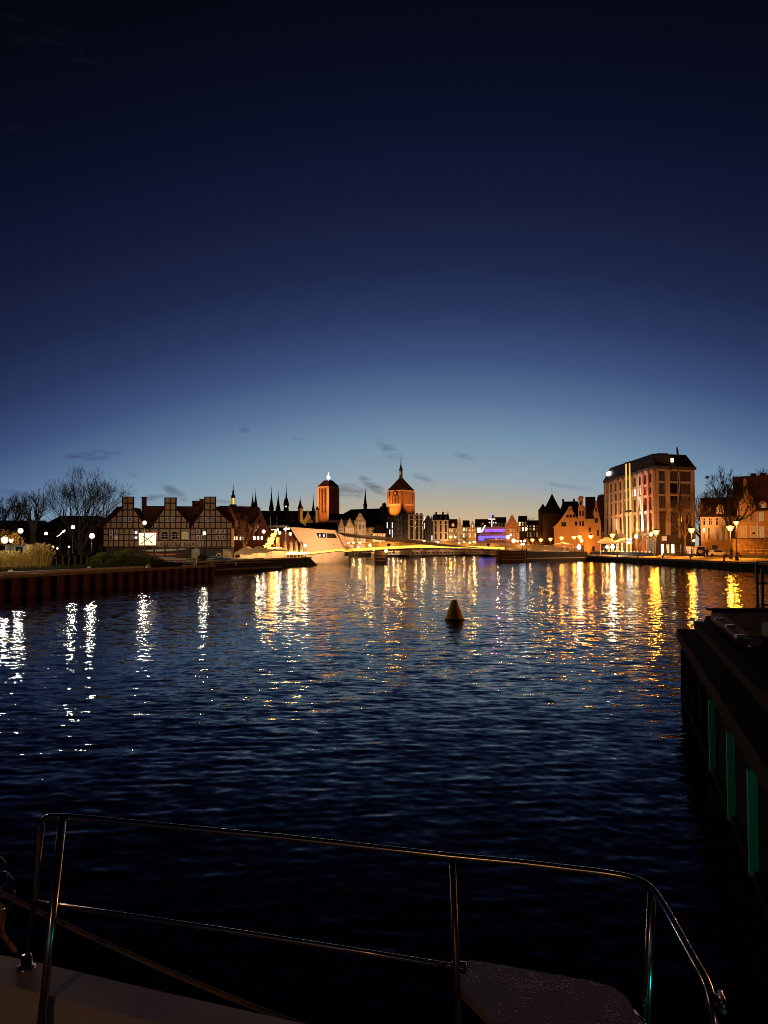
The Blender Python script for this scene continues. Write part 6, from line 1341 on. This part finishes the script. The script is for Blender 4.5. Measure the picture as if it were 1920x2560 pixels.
# right face
pr_ = [(0, .75), (2.05, 1.0), (5.0, .45), (LR - .55, .75)]
for s, wd in ((.35, .35), (3.05, .62), (6.0, .22), (LR - .5, .5)): panel(pR, uR, rR, s - wd, s + wd, HZ(1338) if s < 5 else HZ(1345), ZE - .3, .3, M_HOT, 'pilaster')
for z0_, z1_ in ((HZ(1207), HZ(1201.5)), (HZ(1277), HZ(1271)), (HZ(1239), HZ(1235)), (ZE - .5, ZE - .1)): panel(pR, uR, rR, .1, LR - .1, z0_, z1_, .2, M_HOT, 'band')
for s0, s1 in ((.75, 2.4), (3.7, 5.75), (6.25, LR - 1.05)):
    for z_, h_ in ((HZ(1200.5), 2.2), (HZ(1231), 2.2), (HZ(1268), 2.9), (HZ(1306), 2.3), (HZ(1334), 2.0)):
        q = pR + uR * ((s0 + s1) / 2); wn = window(ht, q.x, z_, s1 - s0 - .1, h_, M_PANE if rg.random() < .75 else M_GLASS, M_BLACK, bars=1, fw=.1, rz=rR); wn.location.y = q.y
for s, pn, nm in ((1.6, L_WINB, 'door'), (3.0, L_WIN, 'window'), (4.3, L_WINB, 'window'), (6.6, L_WIND, 'window')):
    q = pR + uR * s; wn = window(ht, q.x, .1, .95, 2.5, pn, M_WOOD, bars=1, rz=rR, name=nm); wn.location.y = q.y - .02
b = MB(); b.box(-.62, .62, -.1, .0, 0, 1.0); q = pR + uR * 2.0; sg = b.build('signboard', lit('orange_sign', (1, .45, .16), .8), ht, loc=(q.x, q.y - .25, HZ(1352)), rz=rR)
# dormers on the mansard
def dormer(p, uu, rz, s, w_, z_, h_, pane, back_=1.0, n=1):
    nrm_ = Vector((-math.sin(rz), math.cos(rz))); q = p + uu * s + nrm_ * back_
    b = MB(); b.box(-w_ / 2, w_ / 2, 0, 3, z_ - .6, z_ + h_ + .35); o = b.build('dormer', M_MANS, ht, loc=(q.x, q.y, 0), rz=rz)
    for k in range(n):
        x = (k + .5) / n * w_ - w_ / 2; window(o, x, z_, w_ / n * .8, h_, pane, M_BLACK, y=-.04, fw=.09)
for px, pn in ((1532, M_GLASS), (1547, M_GLASS), (1558, M_GLASS), (1590, M_GLASS), (1601, M_GLASS), (1612, M_GLASS), (1624, L_WINB), (1634, M_GLASS)):
    dormer(pL, uL, rL, sL(px), 1.7, ZE + .9, 1.9, pn, .55)
dormer(pR, uR, rR, 4.25, 2.3, HZ(1156), 1.25, L_WINB, .45, 2)
dormer(pR, uR, rR, 4.25, 2.5, HZ(1167), .5, L_WINB, .15, 2)
for px0_, px1_, top in ((1538, 1556, 1163), (1556, 1566, 1157), (1582, 1604, 1150), (1606, 1632, 1142), (1618, 1637, 1136)):
    a_, c_ = sL(px0_), sL(px1_); q = pL + uL * ((a_ + c_) / 2); b = MB(); b.box(-(c_ - a_) / 2, (c_ - a_) / 2, .9, 3.2, ZE + .4, ZZ(top, (q + C0).y) - ZL); b.build('attic_block', M_MANS, ht, loc=(q.x, q.y, 0), rz=rL)
for px in (1577, 1606): q = pL + uL * sL(px); b = MB(); b.box(-1.0, 1.0, 1, 3.4, z1_ - 2.2, HZ(1140 if px > 1600 else 1148) + .5); b.build('stair_head', M_MANS, ht, loc=(q.x, q.y, 0), rz=rL)
for px, py in ((1634, 1131), (1662, 1128), (1690, 1130)): q = pL + uL * min(sL(px), LL - .5); b = MB(); b.box(-.5, .5, 1.5, 2.4, z1_ - .1, z1_ + .9); b.build('chimney', M_MANS, ht, loc=(q.x + 1.5, q.y, 0), rz=rL)
q = pL + uL * sL(1524); b = MB(); b.box(-1.6, 1.6, -.2, .1, 0, .95); b.build('roof_light', lit('white_roof_light', (1, .95, .85), 5), ht, loc=(q.x, q.y, HZ(1169) + 1.4), rz=rL)
# coloured up-lights on the pilasters
def uplight(px, col, wt, ang=24, z0_=None, zt=None, off=.62, dx=0):
    q = pL + uL * (sL(px) + dx); nn_ = Vector((math.sin(rL), -math.cos(rL)))
    z0_ = z0_ if z0_ is not None else HZ(1347)
    flood('pilaster_uplight', (q.x + nn_.x * (.45 + off), q.y + nn_.y * (.45 + off), z0_), (q.x + nn_.x * .3, q.y + nn_.y * .3, (zt if zt is not None else ZE)), col, wt, ang, .08, ht)
uplight(1598, (.04, 1, .16), 5000, 50, zt=HZ(1330)); uplight(1611, (1, .86, .8), 34000, 44, off=.7); uplight(1625, (1, .05, .06), 30000, 44, off=.75)
uplight(1637, (1, .35, .1), 2500, 40)
flood('unseen_facade_spot', (52.9, 192, 6.8), (59.5, 192, 13), (1, .5, .24), 6000, 140, .3)
flood('unseen_facade_spot', (52.9, 178, 6.8), (59.8, 178, 13), (1, .5, .24), 5000, 140, .3)
flood('unseen_facade_spot', (64, 154, 7), (65, 171, 14), (1, .47, .2), 3500, 110, .3)
# two tall poles before the facade, their yellow uplighting put in as shaft glow
for px, top, lab in ((1567.5, 1160, 'tall pole lit bright yellow, left of the pair before the hotel'), (1576.5, 1158, 'tall pole lit bright yellow, right of the pair before the hotel')):
    q = P(px + 2, 1330, 178); rt = thing('glowing_pole', lab, 'pole', (XX(px, 178) , 178, ZL), 0, 'yellow lit poles before the hotel'); zt_ = ZZ(top, 178) - ZL
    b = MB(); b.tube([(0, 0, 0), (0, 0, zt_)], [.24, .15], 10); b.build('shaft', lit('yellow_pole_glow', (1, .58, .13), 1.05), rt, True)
    b = MB(); b.lathe([(.3, 0), (.3, .5), (.2, .7)], 10); b.build('base', M_BLACK, rt); b = MB(); b.lathe([(.2, zt_ - .05), (.3, zt_ + .1), (.1, zt_ + .5)], 8); b.build('cap', M_BLACK, rt)
    b = MB(); b.lathe([(.3, zt_ * .47), (.32, zt_ * .48), (.3, zt_ * .49)], 10); b.build('ring', M_BLACK, rt)
    for k, zz in enumerate((1.5,)): lamp_light('pole_lamp', (0, -.9, zz + 1.5), (1, .8, .45), 60, .15, rt)
rt = thing('flagpole', 'tall dark flagpole with a furled flag before the hotel corner', 'flagpole', (XX(1706, 148), 148, ZL)); zt_ = ZZ(1118, 148) - ZL; lx = XX(1695, 148) - XX(1706, 148)
b = MB(); b.tube([(0, 0, 0), (lx * .5, 0, zt_ * .5), (lx, 0, zt_)], [.12, .09, .05], 8); b.build('pole', M_BLACK, rt, True)
b = MB(); b.tube([(lx + .12, 0, zt_ + .2), (lx + .2, 0, zt_ - .5), (lx + .3, 0, zt_ - 1.4), (lx + .45, 0, zt_ - 1.7)], [.03, .14, .16, .05], 8); b.build('flag', mat('dark_flag', (.05, .03, .03), .9, .2), rt, True)
rt = thing('flagpole', 'slim flagpole glinting in the lamp light beside the furled flag', 'flagpole', (XX(1706.5, 152), 152, ZL)); zt_ = ZZ(1176, 152) - ZL
b = MB(); b.tube([(0, 0, 0), (XX(1702, 152) - XX(1706.5, 152), 0, zt_)], [.1, .05], 8); b.build('pole', M_STEEL, rt, True)
b = MB(); b.lathe([(.25, 0), (.22, .5), (.1, .6)], 8); b.build('base', M_BLACK, rt)
# ------------------------------------------------------------------ terrace in front of the hotel
def canopy(px0, px1, pe, pr, Y, d_, label):
    x0, x1 = XX(px0, Y), XX(px1, Y); h = (x1 - x0) / 2; rt = thing('canopy', label, 'canopy', ((x0 + x1) / 2, Y, ZL), 0, 'orange lit terrace canopies'); ze, zr = ZZ(pe, Y) - ZL, ZZ(pr, Y) - ZL
    b = MB(); b.add([(-h, 0, ze), (h, 0, ze), (h, d_, ze), (-h, d_, ze), (-h * .2, d_ / 2, zr), (h * .2, d_ / 2, zr)], [(0, 1, 5, 4), (1, 2, 5), (2, 3, 4, 5), (3, 0, 4)]); b.build('roof', M_TENT, rt)
    b = MB(); b.box(-h, h, -.02, .02, ze - .28, ze - .01); b.build('valance', M_TENT, rt)
    for x in (-h + .1, 0, h - .1): b = MB(); b.box(x - .05, x + .05, .05, .15, 0, ze); b.build('pole', M_WHITEP, rt)
    for x in (-h * .5, h * .5): lamp_light('canopy_lamp', (x, d_ * .4, ze - .3), (1, .38, .09), 260, .15, rt)
canopy(1500, 1548, 1357, 1343, 192, 5, 'left orange lit terrace canopy below the hotel'); canopy(1545, 1600, 1354, 1343, 184, 5, 'right orange lit terrace canopy below the hotel')
p0 = None
for px, Y, lab in ((1584, 172, 'closed orange parasol, left of two before the hotel'), (1607, 166, 'closed orange parasol, right of two before the hotel'), (1592, 178, 'closed orange parasol behind the other two')):
    loc = (XX(px, Y), Y, ZL)
    if p0 is None:
        p0 = thing('parasol', lab, 'parasol', loc, 0, 'closed parasols before the hotel')
        b = MB(); b.lathe([(.55, .9), (.5, 1.4), (.38, 2.4), (.2, 3.6), (.05, 4.2)], 8); b.build('canopy', mat('orange_canvas', (.5, .2, .06), .8, .1), p0); b = MB(); b.tube([(0, 0, 0), (0, 0, 1.2)], .06, 6); b.build('stand', M_WOOD, p0)
    else: copy_thing(p0, loc, .4, lab)
t0 = None; rg = random.Random(2)
for i in range(14):
    px = 1500 + i * 9.5 + rg.uniform(-2, 2); Y = 182 - (px - 1500) * .16 + rg.uniform(-2, 3); Y = max(Y, 55.9 * F / (px - 960)); loc = (XX(px, Y), Y, ZL)
    if t0 is None:
        t0 = thing('terrace_table', 'small round terrace table with a candle before the hotel', 'table', loc, 0, 'terrace tables before the hotel')
        b = MB(); b.lathe([(.45, .72), (.46, .74), (.45, .76)], 12); b.build('top', M_WOOD, t0); b = MB(); b.lathe([(.25, 0), (.05, .06), (.04, .72)], 8); b.build('leg', M_BLACK, t0); b = MB(); b.lathe([(.09, .76), (.1, .9), (.05, .98)], 8); b.build('candle', lit('candle_glow', (1, .5, .15), 14), t0)
    else: copy_thing(t0, loc, i)
c0 = None
for i in range(16):
    px = 1498 + i * 8.6; Y = 179 - (px - 1500) * .16 + rg.uniform(-1, 2.5); Y = max(Y, 56.2 * F / (px - 960)); loc = (XX(px, Y), Y, ZL)
    if c0 is None:
        c0 = thing('terrace_chair', 'dark terrace chair among the tables before the hotel', 'chair', loc, 0, 'terrace chairs before the hotel')
        b = MB(); b.box(-.22, .22, -.22, .22, .43, .47); b.build('seat', M_WOOD, c0); b = MB(); b.box(-.22, .22, .18, .22, .55, .95); b.build('backrest', M_WOOD, c0)
        for x in (-.2, .2):
            for y in (-.2, .2): b = MB(); b.box(x - .02, x + .02, y - .02, y + .02, 0, .43 if y < 0 else .55); b.build('leg', M_BLACK, c0)
    else: copy_thing(c0, loc, rg.uniform(0, 6))
r = thing('planter_wall', 'low dark planter wall along the promenade, hotel section', 'wall', (0, 0, ZL), 0, 'low dark walls along the promenade')
b = MB(); b.slab([(55.5, 160), (56, 160), (56, 205), (55.5, 205)], 0, .75); b.build('body', M_DARK, r); b = MB(); b.slab([(55.45, 160), (56.05, 160), (56.05, 205), (55.45, 205)], .75, .83); b.build('cap', M_STONE, r)
for y0_, y1_, lab in ((146, 158.5, 'low dark wall section beneath the sodium lanterns'), (98, 130, 'low dark wall section nearest the jetty')):
    r = thing('planter_wall', lab, 'wall', (0, 0, ZL), 0, 'low dark walls along the promenade'); b = MB(); b.slab([(57.3, y0_), (57.8, y0_), (57.8, y1_), (57.3, y1_)], 0, .62); b.build('body', M_DARK, r); b = MB(); b.slab([(57.26, y0_), (57.84, y0_), (57.84, y1_), (57.26, y1_)], .62, .68); b.build('cap', M_WOOD, r)
# railings
for y0_, y1_, xo, lab in ((98, 131, 58.3, 'dark promenade railing before the rubble wall'), (146, 159, 58.3, 'dark promenade railing before the hotel corner')):
    r = thing('railing', lab, 'railing', (0, 0, ZL), 0, 'railings along the promenade'); n = int((y1_ - y0_) / 2.4)
    for i in range(n + 1): y = y0_ + (y1_ - y0_) * i / n; b = MB(); b.box(xo - .06, xo + .06, y - .06, y + .06, 0, 1.5); b.build('post', M_BLACK, r)
    for z in (.55, 1.0, 1.45): b = MB(); b.box(xo - .03, xo + .03, y0_, y1_, z, z + .07); b.build('rail', mat('railing_brown', (.24, .15, .09), .5, .2), r)
r = thing('railing', 'white promenade railing beside the peach houses', 'railing', (0, 0, ZL), 0, 'railings along the promenade')
for i in range(26): y = 206.4 + i * 3.1; b = MB(); b.box(52.75, 52.83, y - .04, y + .04, 0, 1.2); b.build('post', M_WHITEP, r)
for z in (.6, 1.15): b = MB(); b.box(52.76, 52.82, 206.4, 284, z, z + .06); b.build('rail', M_WHITEP, r)
canopy(1385, 1434, 1361, 1356, 262, 4, 'low long canopy in front of the peach houses')
# ------------------------------------------------------------------ street beyond the hotel
town_house('low house with deep dark roof and tall lit pilasters by the street', 1752, 1852, 1292, 1240, 160, None, roof='side', wm=M_OCHRE, rm=M_ROOF, rows=((1314, 6, 2.0), (1350, 7, 2.6)), panes=(M_GLASS, L_WIND), group='houses by the street', depth=12, dorm=1, ww=1.0, frame=M_CREAM)
rt, gx, gz = gable_house('pale house with ornate baroque gable behind the rubble wall', [(1843, 1385), (1893, 1385), (1893, 1272), (1889, 1262), (1884, 1254), (1884, 1246), (1880, 1238), (1874, 1230), (1870, 1224), (1869, 1200), (1866, 1195), (1861, 1197), (1860, 1224), (1854, 1236), (1851, 1246), (1849, 1258), (1844, 1270)], 146, 1843, 1893, M_OCHRE, 14, M_ROOF)
b = MB(); b.box(gx(1844), gx(1892), .6, 12, 0, gz(1272)); b.build('wall', M_OCHRE, rt); b = MB(); b.prism([(gx(1836), gz(1268)), (gx(1925), gz(1262)), (gx(1925), gz(1188)), (gx(1834), gz(1190))], .9, 7); b.build('roof', M_ROOF, rt)
for i in range(4): window(rt, gx(1851.5 + i * 9), gz(1303), .5, 1.25, M_GLASS, M_CREAM, y=-.03, fw=.12)
for px in (1856, 1866, 1877): window(rt, gx(px), gz(1278), .4, .8, M_GLASS, M_CREAM, y=-.03, bars=0, fw=.1)
for px, w_ in ((1860, 1.1), (1884, 1.2)): window(rt, gx(px), gz(1345), w_, 2.2, M_CREAM, M_WHITEP, y=-.03, bars=1, name='door')
for z_ in (1306, 1272, 1250): b = MB(); b.box(gx(1844 if z_ > 1260 else 1850), gx(1892 if z_ > 1260 else 1884), -.14, .02, gz(z_), gz(z_ - 2)); b.build('cornice', M_CREAM, rt)
b = MB(); b.tube([(gx(1884), -.12, gz(1333)), (gx(1884), -.06, gz(1333))], .22, 12); wr = b.build('wreath', mat('wreath_green', (.05, .03, .015), .9, .3), rt)
for px in (1888, 1912): b = MB(); b.box(gx(px) - .5, gx(px) + .5, 6, 7, gz(1190), gz(1177)); b.build('chimney', M_BRICK, rt)
rt = town_house('ochre house with white framed windows at the edge of the view', 1894, 1985, 1276, 1235, 144, None, roof='side', wm=M_OCHRE, rm=M_ROOF, rows=((1302, 4, 1.7), (1346, 4, 2.3)), panes=(L_WIND, L_WIN), group='houses by the street', depth=7, dorm=3, cornice=True)
r = thing('rubble_wall', 'dark rubble garden wall in front of the baroque gable house', 'wall', (0, 0, ZL)); x0, x1 = XX(1832, 126), XX(2010, 120)
b = MB(); b.slab([(x0, 126), (x1, 121), (x1, 121.6), (x0, 126.6)], 0, ZZ(1346, 126) - ZL); b.build('body', mat('rubble_stone', (.13, .075, .045), .9, .5, 2.2, bump=.05), r); b = MB(); b.slab([(x0 - .1, 125.9), (x1, 120.9), (x1, 121.7), (x0 - .1, 126.7)], ZZ(1346, 126) - ZL, ZZ(1344.5, 126) - ZL); b.build('cap', M_DARK, r)
# van
r = thing('van', 'white van parked by the street corner beyond the hotel', 'van', (XX(1753, 158), 158, ZL), .1)
M_VAN = mat('van_white', (.7, .62, .52), .35, .05)
b = MB(); b.prism([(-1.1, .45), (1.0, .45), (1.1, 1.0), (1.05, 1.25), (.85, 2.0), (.7, 2.15), (-.85, 2.15), (-1.05, 1.9)], 0, 4.6); b.build('body', M_VAN, r)
b = MB(); b.prism([(-.8, 1.3), (.85, 1.3), (.7, 1.9), (-.75, 1.9)], -.03, .02); b.build('windscreen', M_GLASS, r)
for x in (-.8, .75): b = MB(); b.box(x - .16, x + .16, -.05, .01, .8, 1.0); b.build('headlight', lit('headlight_glow', (1, .8, .5), 1.5), r)
b = MB(); b.box(-1.1, 1.05, -.08, 0, .4, .62); b.build('bumper', M_BLACK, r)
for x in (-1.0, .95):
    for y in (.9, 3.6): b = MB(); b.tube([(x - .12, y, .34), (x + .12, y, .34)], .34, 14); w_ = b.build('wheel', M_BLACK, r); b = MB(); b.tube([(x - .13, y, .34), (x + .13, y, .34)], .18, 10); b.build('rim', M_STEEL, w_)
r = thing('car', 'low white car behind the promenade railing', 'car', (XX(1796, 150), 150, ZL), .05)
b = MB(); b.prism([(-2.0, .3), (2.0, .3), (2.1, .7), (1.2, .9), (.7, 1.35), (-1.0, 1.38), (-1.6, .95), (-2.1, .85)], 0, 1.7); b.build('body', M_VAN, r); b = MB(); b.prism([(-.95, .93), (1.0, .93), (.62, 1.28), (-.85, 1.3)], -.02, .02); b.build('side_window', M_GLASS, r)
for x in (-1.3, 1.3): b = MB(); b.tube([(x, -.03, .32), (x, .15, .32)], .32, 14); b.build('wheel', M_BLACK, r)

for px, Y, tz, wt in ((1415, 262, 9, 7000), (1440, 240, 8, 4000), (1478, 226, 8, 5200), (1495, 214, 8, 3600), (1790, 142, 7, 1700), (1860, 132, 8, 2300), (1910, 128, 8, 2000)):
    x = XX(px, Y); flood('unseen_facade_spot', (x, Y, 5.5), (x * 1.06, Y * 1.06, tz), (1, .40, .10), wt * .75, 120, .3)  # added spots light these fronts without streaks on the water
# ------------------------------------------------------------------ promenade lamps
for px, py, Y, lab, rr, wt in [(1331, 1349, 324, 'farthest sodium lantern of the promenade row', .55, 900), (1352, 1349, 305, 'second farthest sodium lantern of the promenade row', .55, 900), (1376, 1347, 282, 'sodium lantern in front of the round brick tower', .5, 900), (1404, 1344, 256, 'sodium lantern at the left edge of the broad bell gable', .5, 1100), (1435, 1342, 244, 'sodium lantern before the bell gable house, left of a close pair', .5, 1100), (1449, 1341, 236, 'sodium lantern before the narrow ornate house, right of a close pair', .5, 1100), (1477, 1340, 215, 'sodium lantern before the slender pointed gable', .48, 1100), (1531, 1337, 186, 'sodium lantern above the left terrace canopy', .45, 1000), (1640, 1329, 158, 'sodium lantern beside the coloured pilasters at the hotel corner', .46, 1500), (1729, 1324, 142, 'sodium lantern right of the hotel by the street', .42, 1400), (1826, 1318, 123, 'nearest sodium lantern, left of the pair at the big bare tree', .40, 1300), (1841, 1306, 118, 'sodium lantern higher and right of the nearest one', .28, 500)]:
    sodium_lamp(px, py, Y, lab, rr, wt)
lantern(1454, 1352, 232, 'round amber lantern below the close pair of sodium lanterns', .4, G_OR, 120, SODIUM, ZL, 'small lanterns on the promenade')
lantern(1447, 1368, 200, 'bluish white lantern at the end of the bridge', .5, G_BL, 150, (.9, .95, 1), ZL, 'small lanterns on the promenade')
lantern(1531, 1368, 178, 'white lantern among the terrace tables', .42, G_WH, 120, WHITE, ZL, 'small lanterns on the promenade')
lantern(1517, 1368, 182, 'warm lantern at the left end of the terrace', .34, G_Y2, 120, WARM, ZL, 'small lanterns on the promenade')
lantern(1590, 1342, 176, 'warm lantern above the right terrace canopy', .35, G_Y2, 120, WARM, ZL, 'small lanterns on the promenade')
lantern(1628, 1336, 160, 'amber lantern just left of the hotel corner lamp', .35, G_SO, 400, SODIUM, ZL, 'small lanterns on the promenade')
lantern(1734, 1352, 146, 'cream globe lantern beside the street lamp by the street', .2, G_Y2, 60, WARM, ZL, 'small lanterns on the promenade')

# ------------------------------------------------------------------ trees on the right
bare_tree('bare_tree', 'big bare tree with mistletoe beside the nearest sodium lanterns', (XX(1832, 131), 131, ZL), 13.8, 1.4, 58, depth=8, fork=.38, trunk_r=.42)
bare_tree('bare_tree', 'bare tree in front of the hotel corner facade', (XX(1712, 150), 150, ZL), 12, .65, 61, (.16, .08, .045), depth=6, fork=.3, trunk_r=.22)
bare_tree('bare_tree', 'bare tree reaching over the roofs behind the ochre house', (XX(1905, 158), 158, ZL), 18.6, .7, 62, depth=6, fork=.5)
bare_tree('bare_tree', 'bare tree filling the gap right of the hotel', (XX(1752, 175), 175, ZL), 14.5, .9, 63, depth=6, fork=.3)
for px, py, s, lab in ((1768, 1193, .3, 'small dark mistletoe ball high in the big bare tree'), (1811, 1226, .55, 'largest mistletoe ball in the middle of the big bare tree'), (1806, 1207, .35, 'dark mistletoe ball left of the upper trunk')):
    r = thing('mistletoe', lab, 'mistletoe', tuple(P(px, py, 131)), 0, 'mistletoe balls in the big bare tree')
    b = MB(); leafcloud(b, (0, 0, 0), s, s, s, 160, .1, rng, 1, .1); b.build('foliage', [MD1], r)

# ------------------------------------------------------------------ people
def skin(name, chains, radii, m, parent, sub=1):
    verts, edges, idx = [], [], {}
    for ch in chains:
        for a, c in zip(ch[:-1], ch[1:]):
            for k in (a, c):
                if k not in idx: idx[k] = len(verts); verts.append(radii[k][0])
            edges.append((idx[a], idx[c]))
    me = bpy.data.meshes.new(name); me.from_pydata(verts, edges, []); o = bpy.data.objects.new(name, me); COL.objects.link(o)
    md = o.modifiers.new('skin', 'SKIN'); s2 = o.modifiers.new('sub', 'SUBSURF'); s2.levels = sub; s2.render_levels = sub
    for k, i in idx.items():
        v = me.skin_vertices[0].data[i]; rr = radii[k][1]; v.radius = (rr, rr) if not isinstance(rr, tuple) else rr; v.use_root = (i == 0)
    dg = bpy.context.evaluated_depsgraph_get(); m2 = bpy.data.meshes.new_from_object(o.evaluated_get(dg)); bpy.data.objects.remove(o)
    m2.materials.clear(); m2.materials.append(m); m2.polygons.foreach_set('use_smooth', [True] * len(m2.polygons))
    o = bpy.data.objects.new(name, m2); COL.objects.link(o); o.parent = parent; return o
M_SKIN = mat('skin', (.45, .26, .18), .6, .05); M_HAIR = mat('dark_hair', (.025, .015, .01), .8, .2)
def person(px, py_foot, Y, rz, label, coat, trous, stride=.18, arm=0., H=1.75, z=ZL):
    rt = thing('person', label, 'person', (XX(px, Y), Y, z), rz, 'people on the promenade')
    k = H / 1.75; V = lambda x, y, z_: (x * k, y * k, z_ * k)
    J_ = {'pel': (V(0, 0, .95), .13), 'wai': (V(0, 0, 1.1), .125), 'che': (V(0, .01, 1.32), .15), 'nek': (V(0, 0, 1.48), .06), 'hd0': (V(0, -.01, 1.57), .085), 'hd1': (V(0, -.015, 1.66), .095), 'hd2': (V(0, 0, 1.73), .06),
          'nos': (V(0, -.1, 1.62), .022)}
    for s, n_ in ((-1, 'l'), (1, 'r')):
        st_ = stride * s
        J_['hip' + n_] = (V(.09 * s, 0, .9), .095); J_['kne' + n_] = (V(.095 * s, -st_ * .55 - .03, .5), .065); J_['ank' + n_] = (V(.1 * s, -st_ + (.06 if s < 0 else 0), .09), .045); J_['toe' + n_] = (V(.11 * s, -st_ - .15, .04), .04)
        J_['sho' + n_] = (V(.18 * s, 0, 1.42), .065); J_['elb' + n_] = (V(.25 * s, st_ * .6 + .04, 1.15), .05)
        J_['wri' + n_] = (V(.25 * s, st_ * .9 - .1 - arm, .93 + arm * .5), .035); J_['han' + n_] = (V(.25 * s, st_ * .9 - .17 - arm, .85 + arm * .55), .035)
        for f in range(4): J_['f%d%s' % (f, n_)] = (V(.25 * s + (f - 1.5) * .018, st_ * .9 - .2 - arm, .76 + arm * .55 + abs(f - 1.3) * .01), .009)
        J_['th' + n_] = (V(.25 * s - .05 * s, st_ * .9 - .2 - arm, .81 + arm * .55), .01)
    ch = [['pel', 'wai', 'che', 'nek', 'hd0', 'hd1', 'hd2'], ['hd0', 'nos']]
    for n_ in 'lr': ch += [['pel', 'hip' + n_, 'kne' + n_, 'ank' + n_, 'toe' + n_], ['che', 'sho' + n_, 'elb' + n_, 'wri' + n_, 'han' + n_], ['han' + n_, 'th' + n_]] + [['han' + n_, 'f%d%s' % (f, n_)] for f in range(4)]
    skin('body', ch, J_, M_SKIN, rt)
    C_ = {a: (p, r_ * 1.22) for a, (p, r_) in J_.items()}
    C_['hem'] = (V(0, 0, .72), .17)
    skin('coat', [['hem', 'pel', 'wai', 'che']] + [['che', 'sho' + n_, 'elb' + n_, 'wri' + n_] for n_ in 'lr'], C_, coat, rt)
    skin('trousers', [['pel', 'hip' + n_, 'kne' + n_, 'ank' + n_] for n_ in 'lr'], C_, trous, rt)
    b = MB(); b.ball(V(0, .02, 1.67), .118 * k, 10, sz=1.0); b.build('hair', M_HAIR, rt, True)
    for s in (-1, 1):
        b = MB(); x, y, z_ = J_['toe' + ('l' if s < 0 else 'r')][0]; b.box(x - .05, x + .05, y - .06, y + .2, 0, .09); b.build('shoe', M_BLACK, rt)
    return rt
CD, CB, TD = mat('dark_coat', (.02, .018, .02), .9, .2), mat('brown_jacket', (.07, .04, .025), .9, .2), mat('dark_trousers', (.018, .018, .022), .9, .2)
person(1743, 1392, 139, .5, 'person in a dark coat walking, leftmost of three by the coping', CD, TD)
person(1760, 1393, 136, -.6, 'person in dark clothes walking beside another near the lantern', CD, TD, .24)
person(1767, 1390, 140, 2.6, 'person in a brown jacket walking just behind another by the coping', CB, TD, .12)
person(1776, 1362, 152, .2, 'person in black standing in the street in front of the low house', CD, TD, .14, H=1.85)
person(1828, 1392, 118, 1.4, 'person in a dark coat pushing a bicycle behind the railing', CD, TD, .2, .25, 1.8)
r = thing('bicycle', 'bicycle pushed along behind the promenade railing', 'bicycle', (XX(1838, 117), 117, ZL), .15)
for x in (-.52, .52):
    b = MB(); b.tube([(x + .33 * math.cos(a), 0, .34 + .33 * math.sin(a)) for a in [PI * i / 10 for i in range(21)]], .025, 5); w_ = b.build('wheel', M_BLACK, r); b = MB(); b.tube([(x, -.05, .34), (x, .05, .34)], .05, 8); b.build('hub', M_STEEL, w_)
b = MB()
for a, c in (((-.52, 0, .34), (-.08, 0, .32)), ((-.52, 0, .34), (-.2, 0, .8)), ((-.2, 0, .8), (-.08, 0, .32)), ((-.08, 0, .32), (.38, 0, .78)), ((-.2, 0, .8), (.36, 0, .85)), ((.36, 0, .95), (.52, 0, .34))): b.tube([a, c], .02, 6)
b.build('frame', mat('bike_paint', (.35, .3, .28), .4, .1), r); b = MB(); b.box(-.34, -.1, -.06, .06, .86, .92); b.build('saddle', M_BLACK, r); b = MB(); b.tube([(.3, -.28, 1.02), (.36, 0, .98), (.3, .28, 1.02)], .016, 6); b.build('handlebar', M_STEEL, r)
b = MB(); b.box(.36, .62, -.15, .15, .75, .98); b.build('basket', M_WOOD, r)
# lamp on the quay the yacht is moored to (it lights the deck from behind the viewer)
for yy, lab in ((96, 'sodium lantern of the promenade row just outside the view'), (72, 'sodium lantern of the promenade row opposite the left quay'), (46, 'sodium lantern of the promenade row level with the buoy')):
    xx = 57.5 if yy > 60 else 59; uu = 960 + xx / yy * F; sodium_lamp(uu, P(uu, 1340, yy).y * 0 + 1280 - F * math.tan(math.atan2(6.4 - HE, yy) - TILT), yy, lab, .4, 15000 if yy == 46 else 2600, bare=1)
q = thing('street_lamp', 'amber quay lamp behind the moored yacht', 'street lamp', (-4.2, -7.5, ZL), 0)
b = MB(); b.lathe([(.2, 0), (.18, .4), (.08, .5), (.06, 4.2)], 10); b.build('post', M_BLACK, q, True); b = MB(); b.ball((0, 0, 4.45), .25, 10); b.build('globe', G_OR, q, True); lamp_light('lamp_bulb', (0, 0, 4.45), (1, .45, .2), 85, .2, q)
b = MB(); b.slab([(-14, -14), (-3, -14), (-3, -6.2), (-14, -6.2)], -2, ZL); o = b.build('quay_wall', M_DARK); tag(o, 'stone mooring quay behind the yacht', 'quay wall')
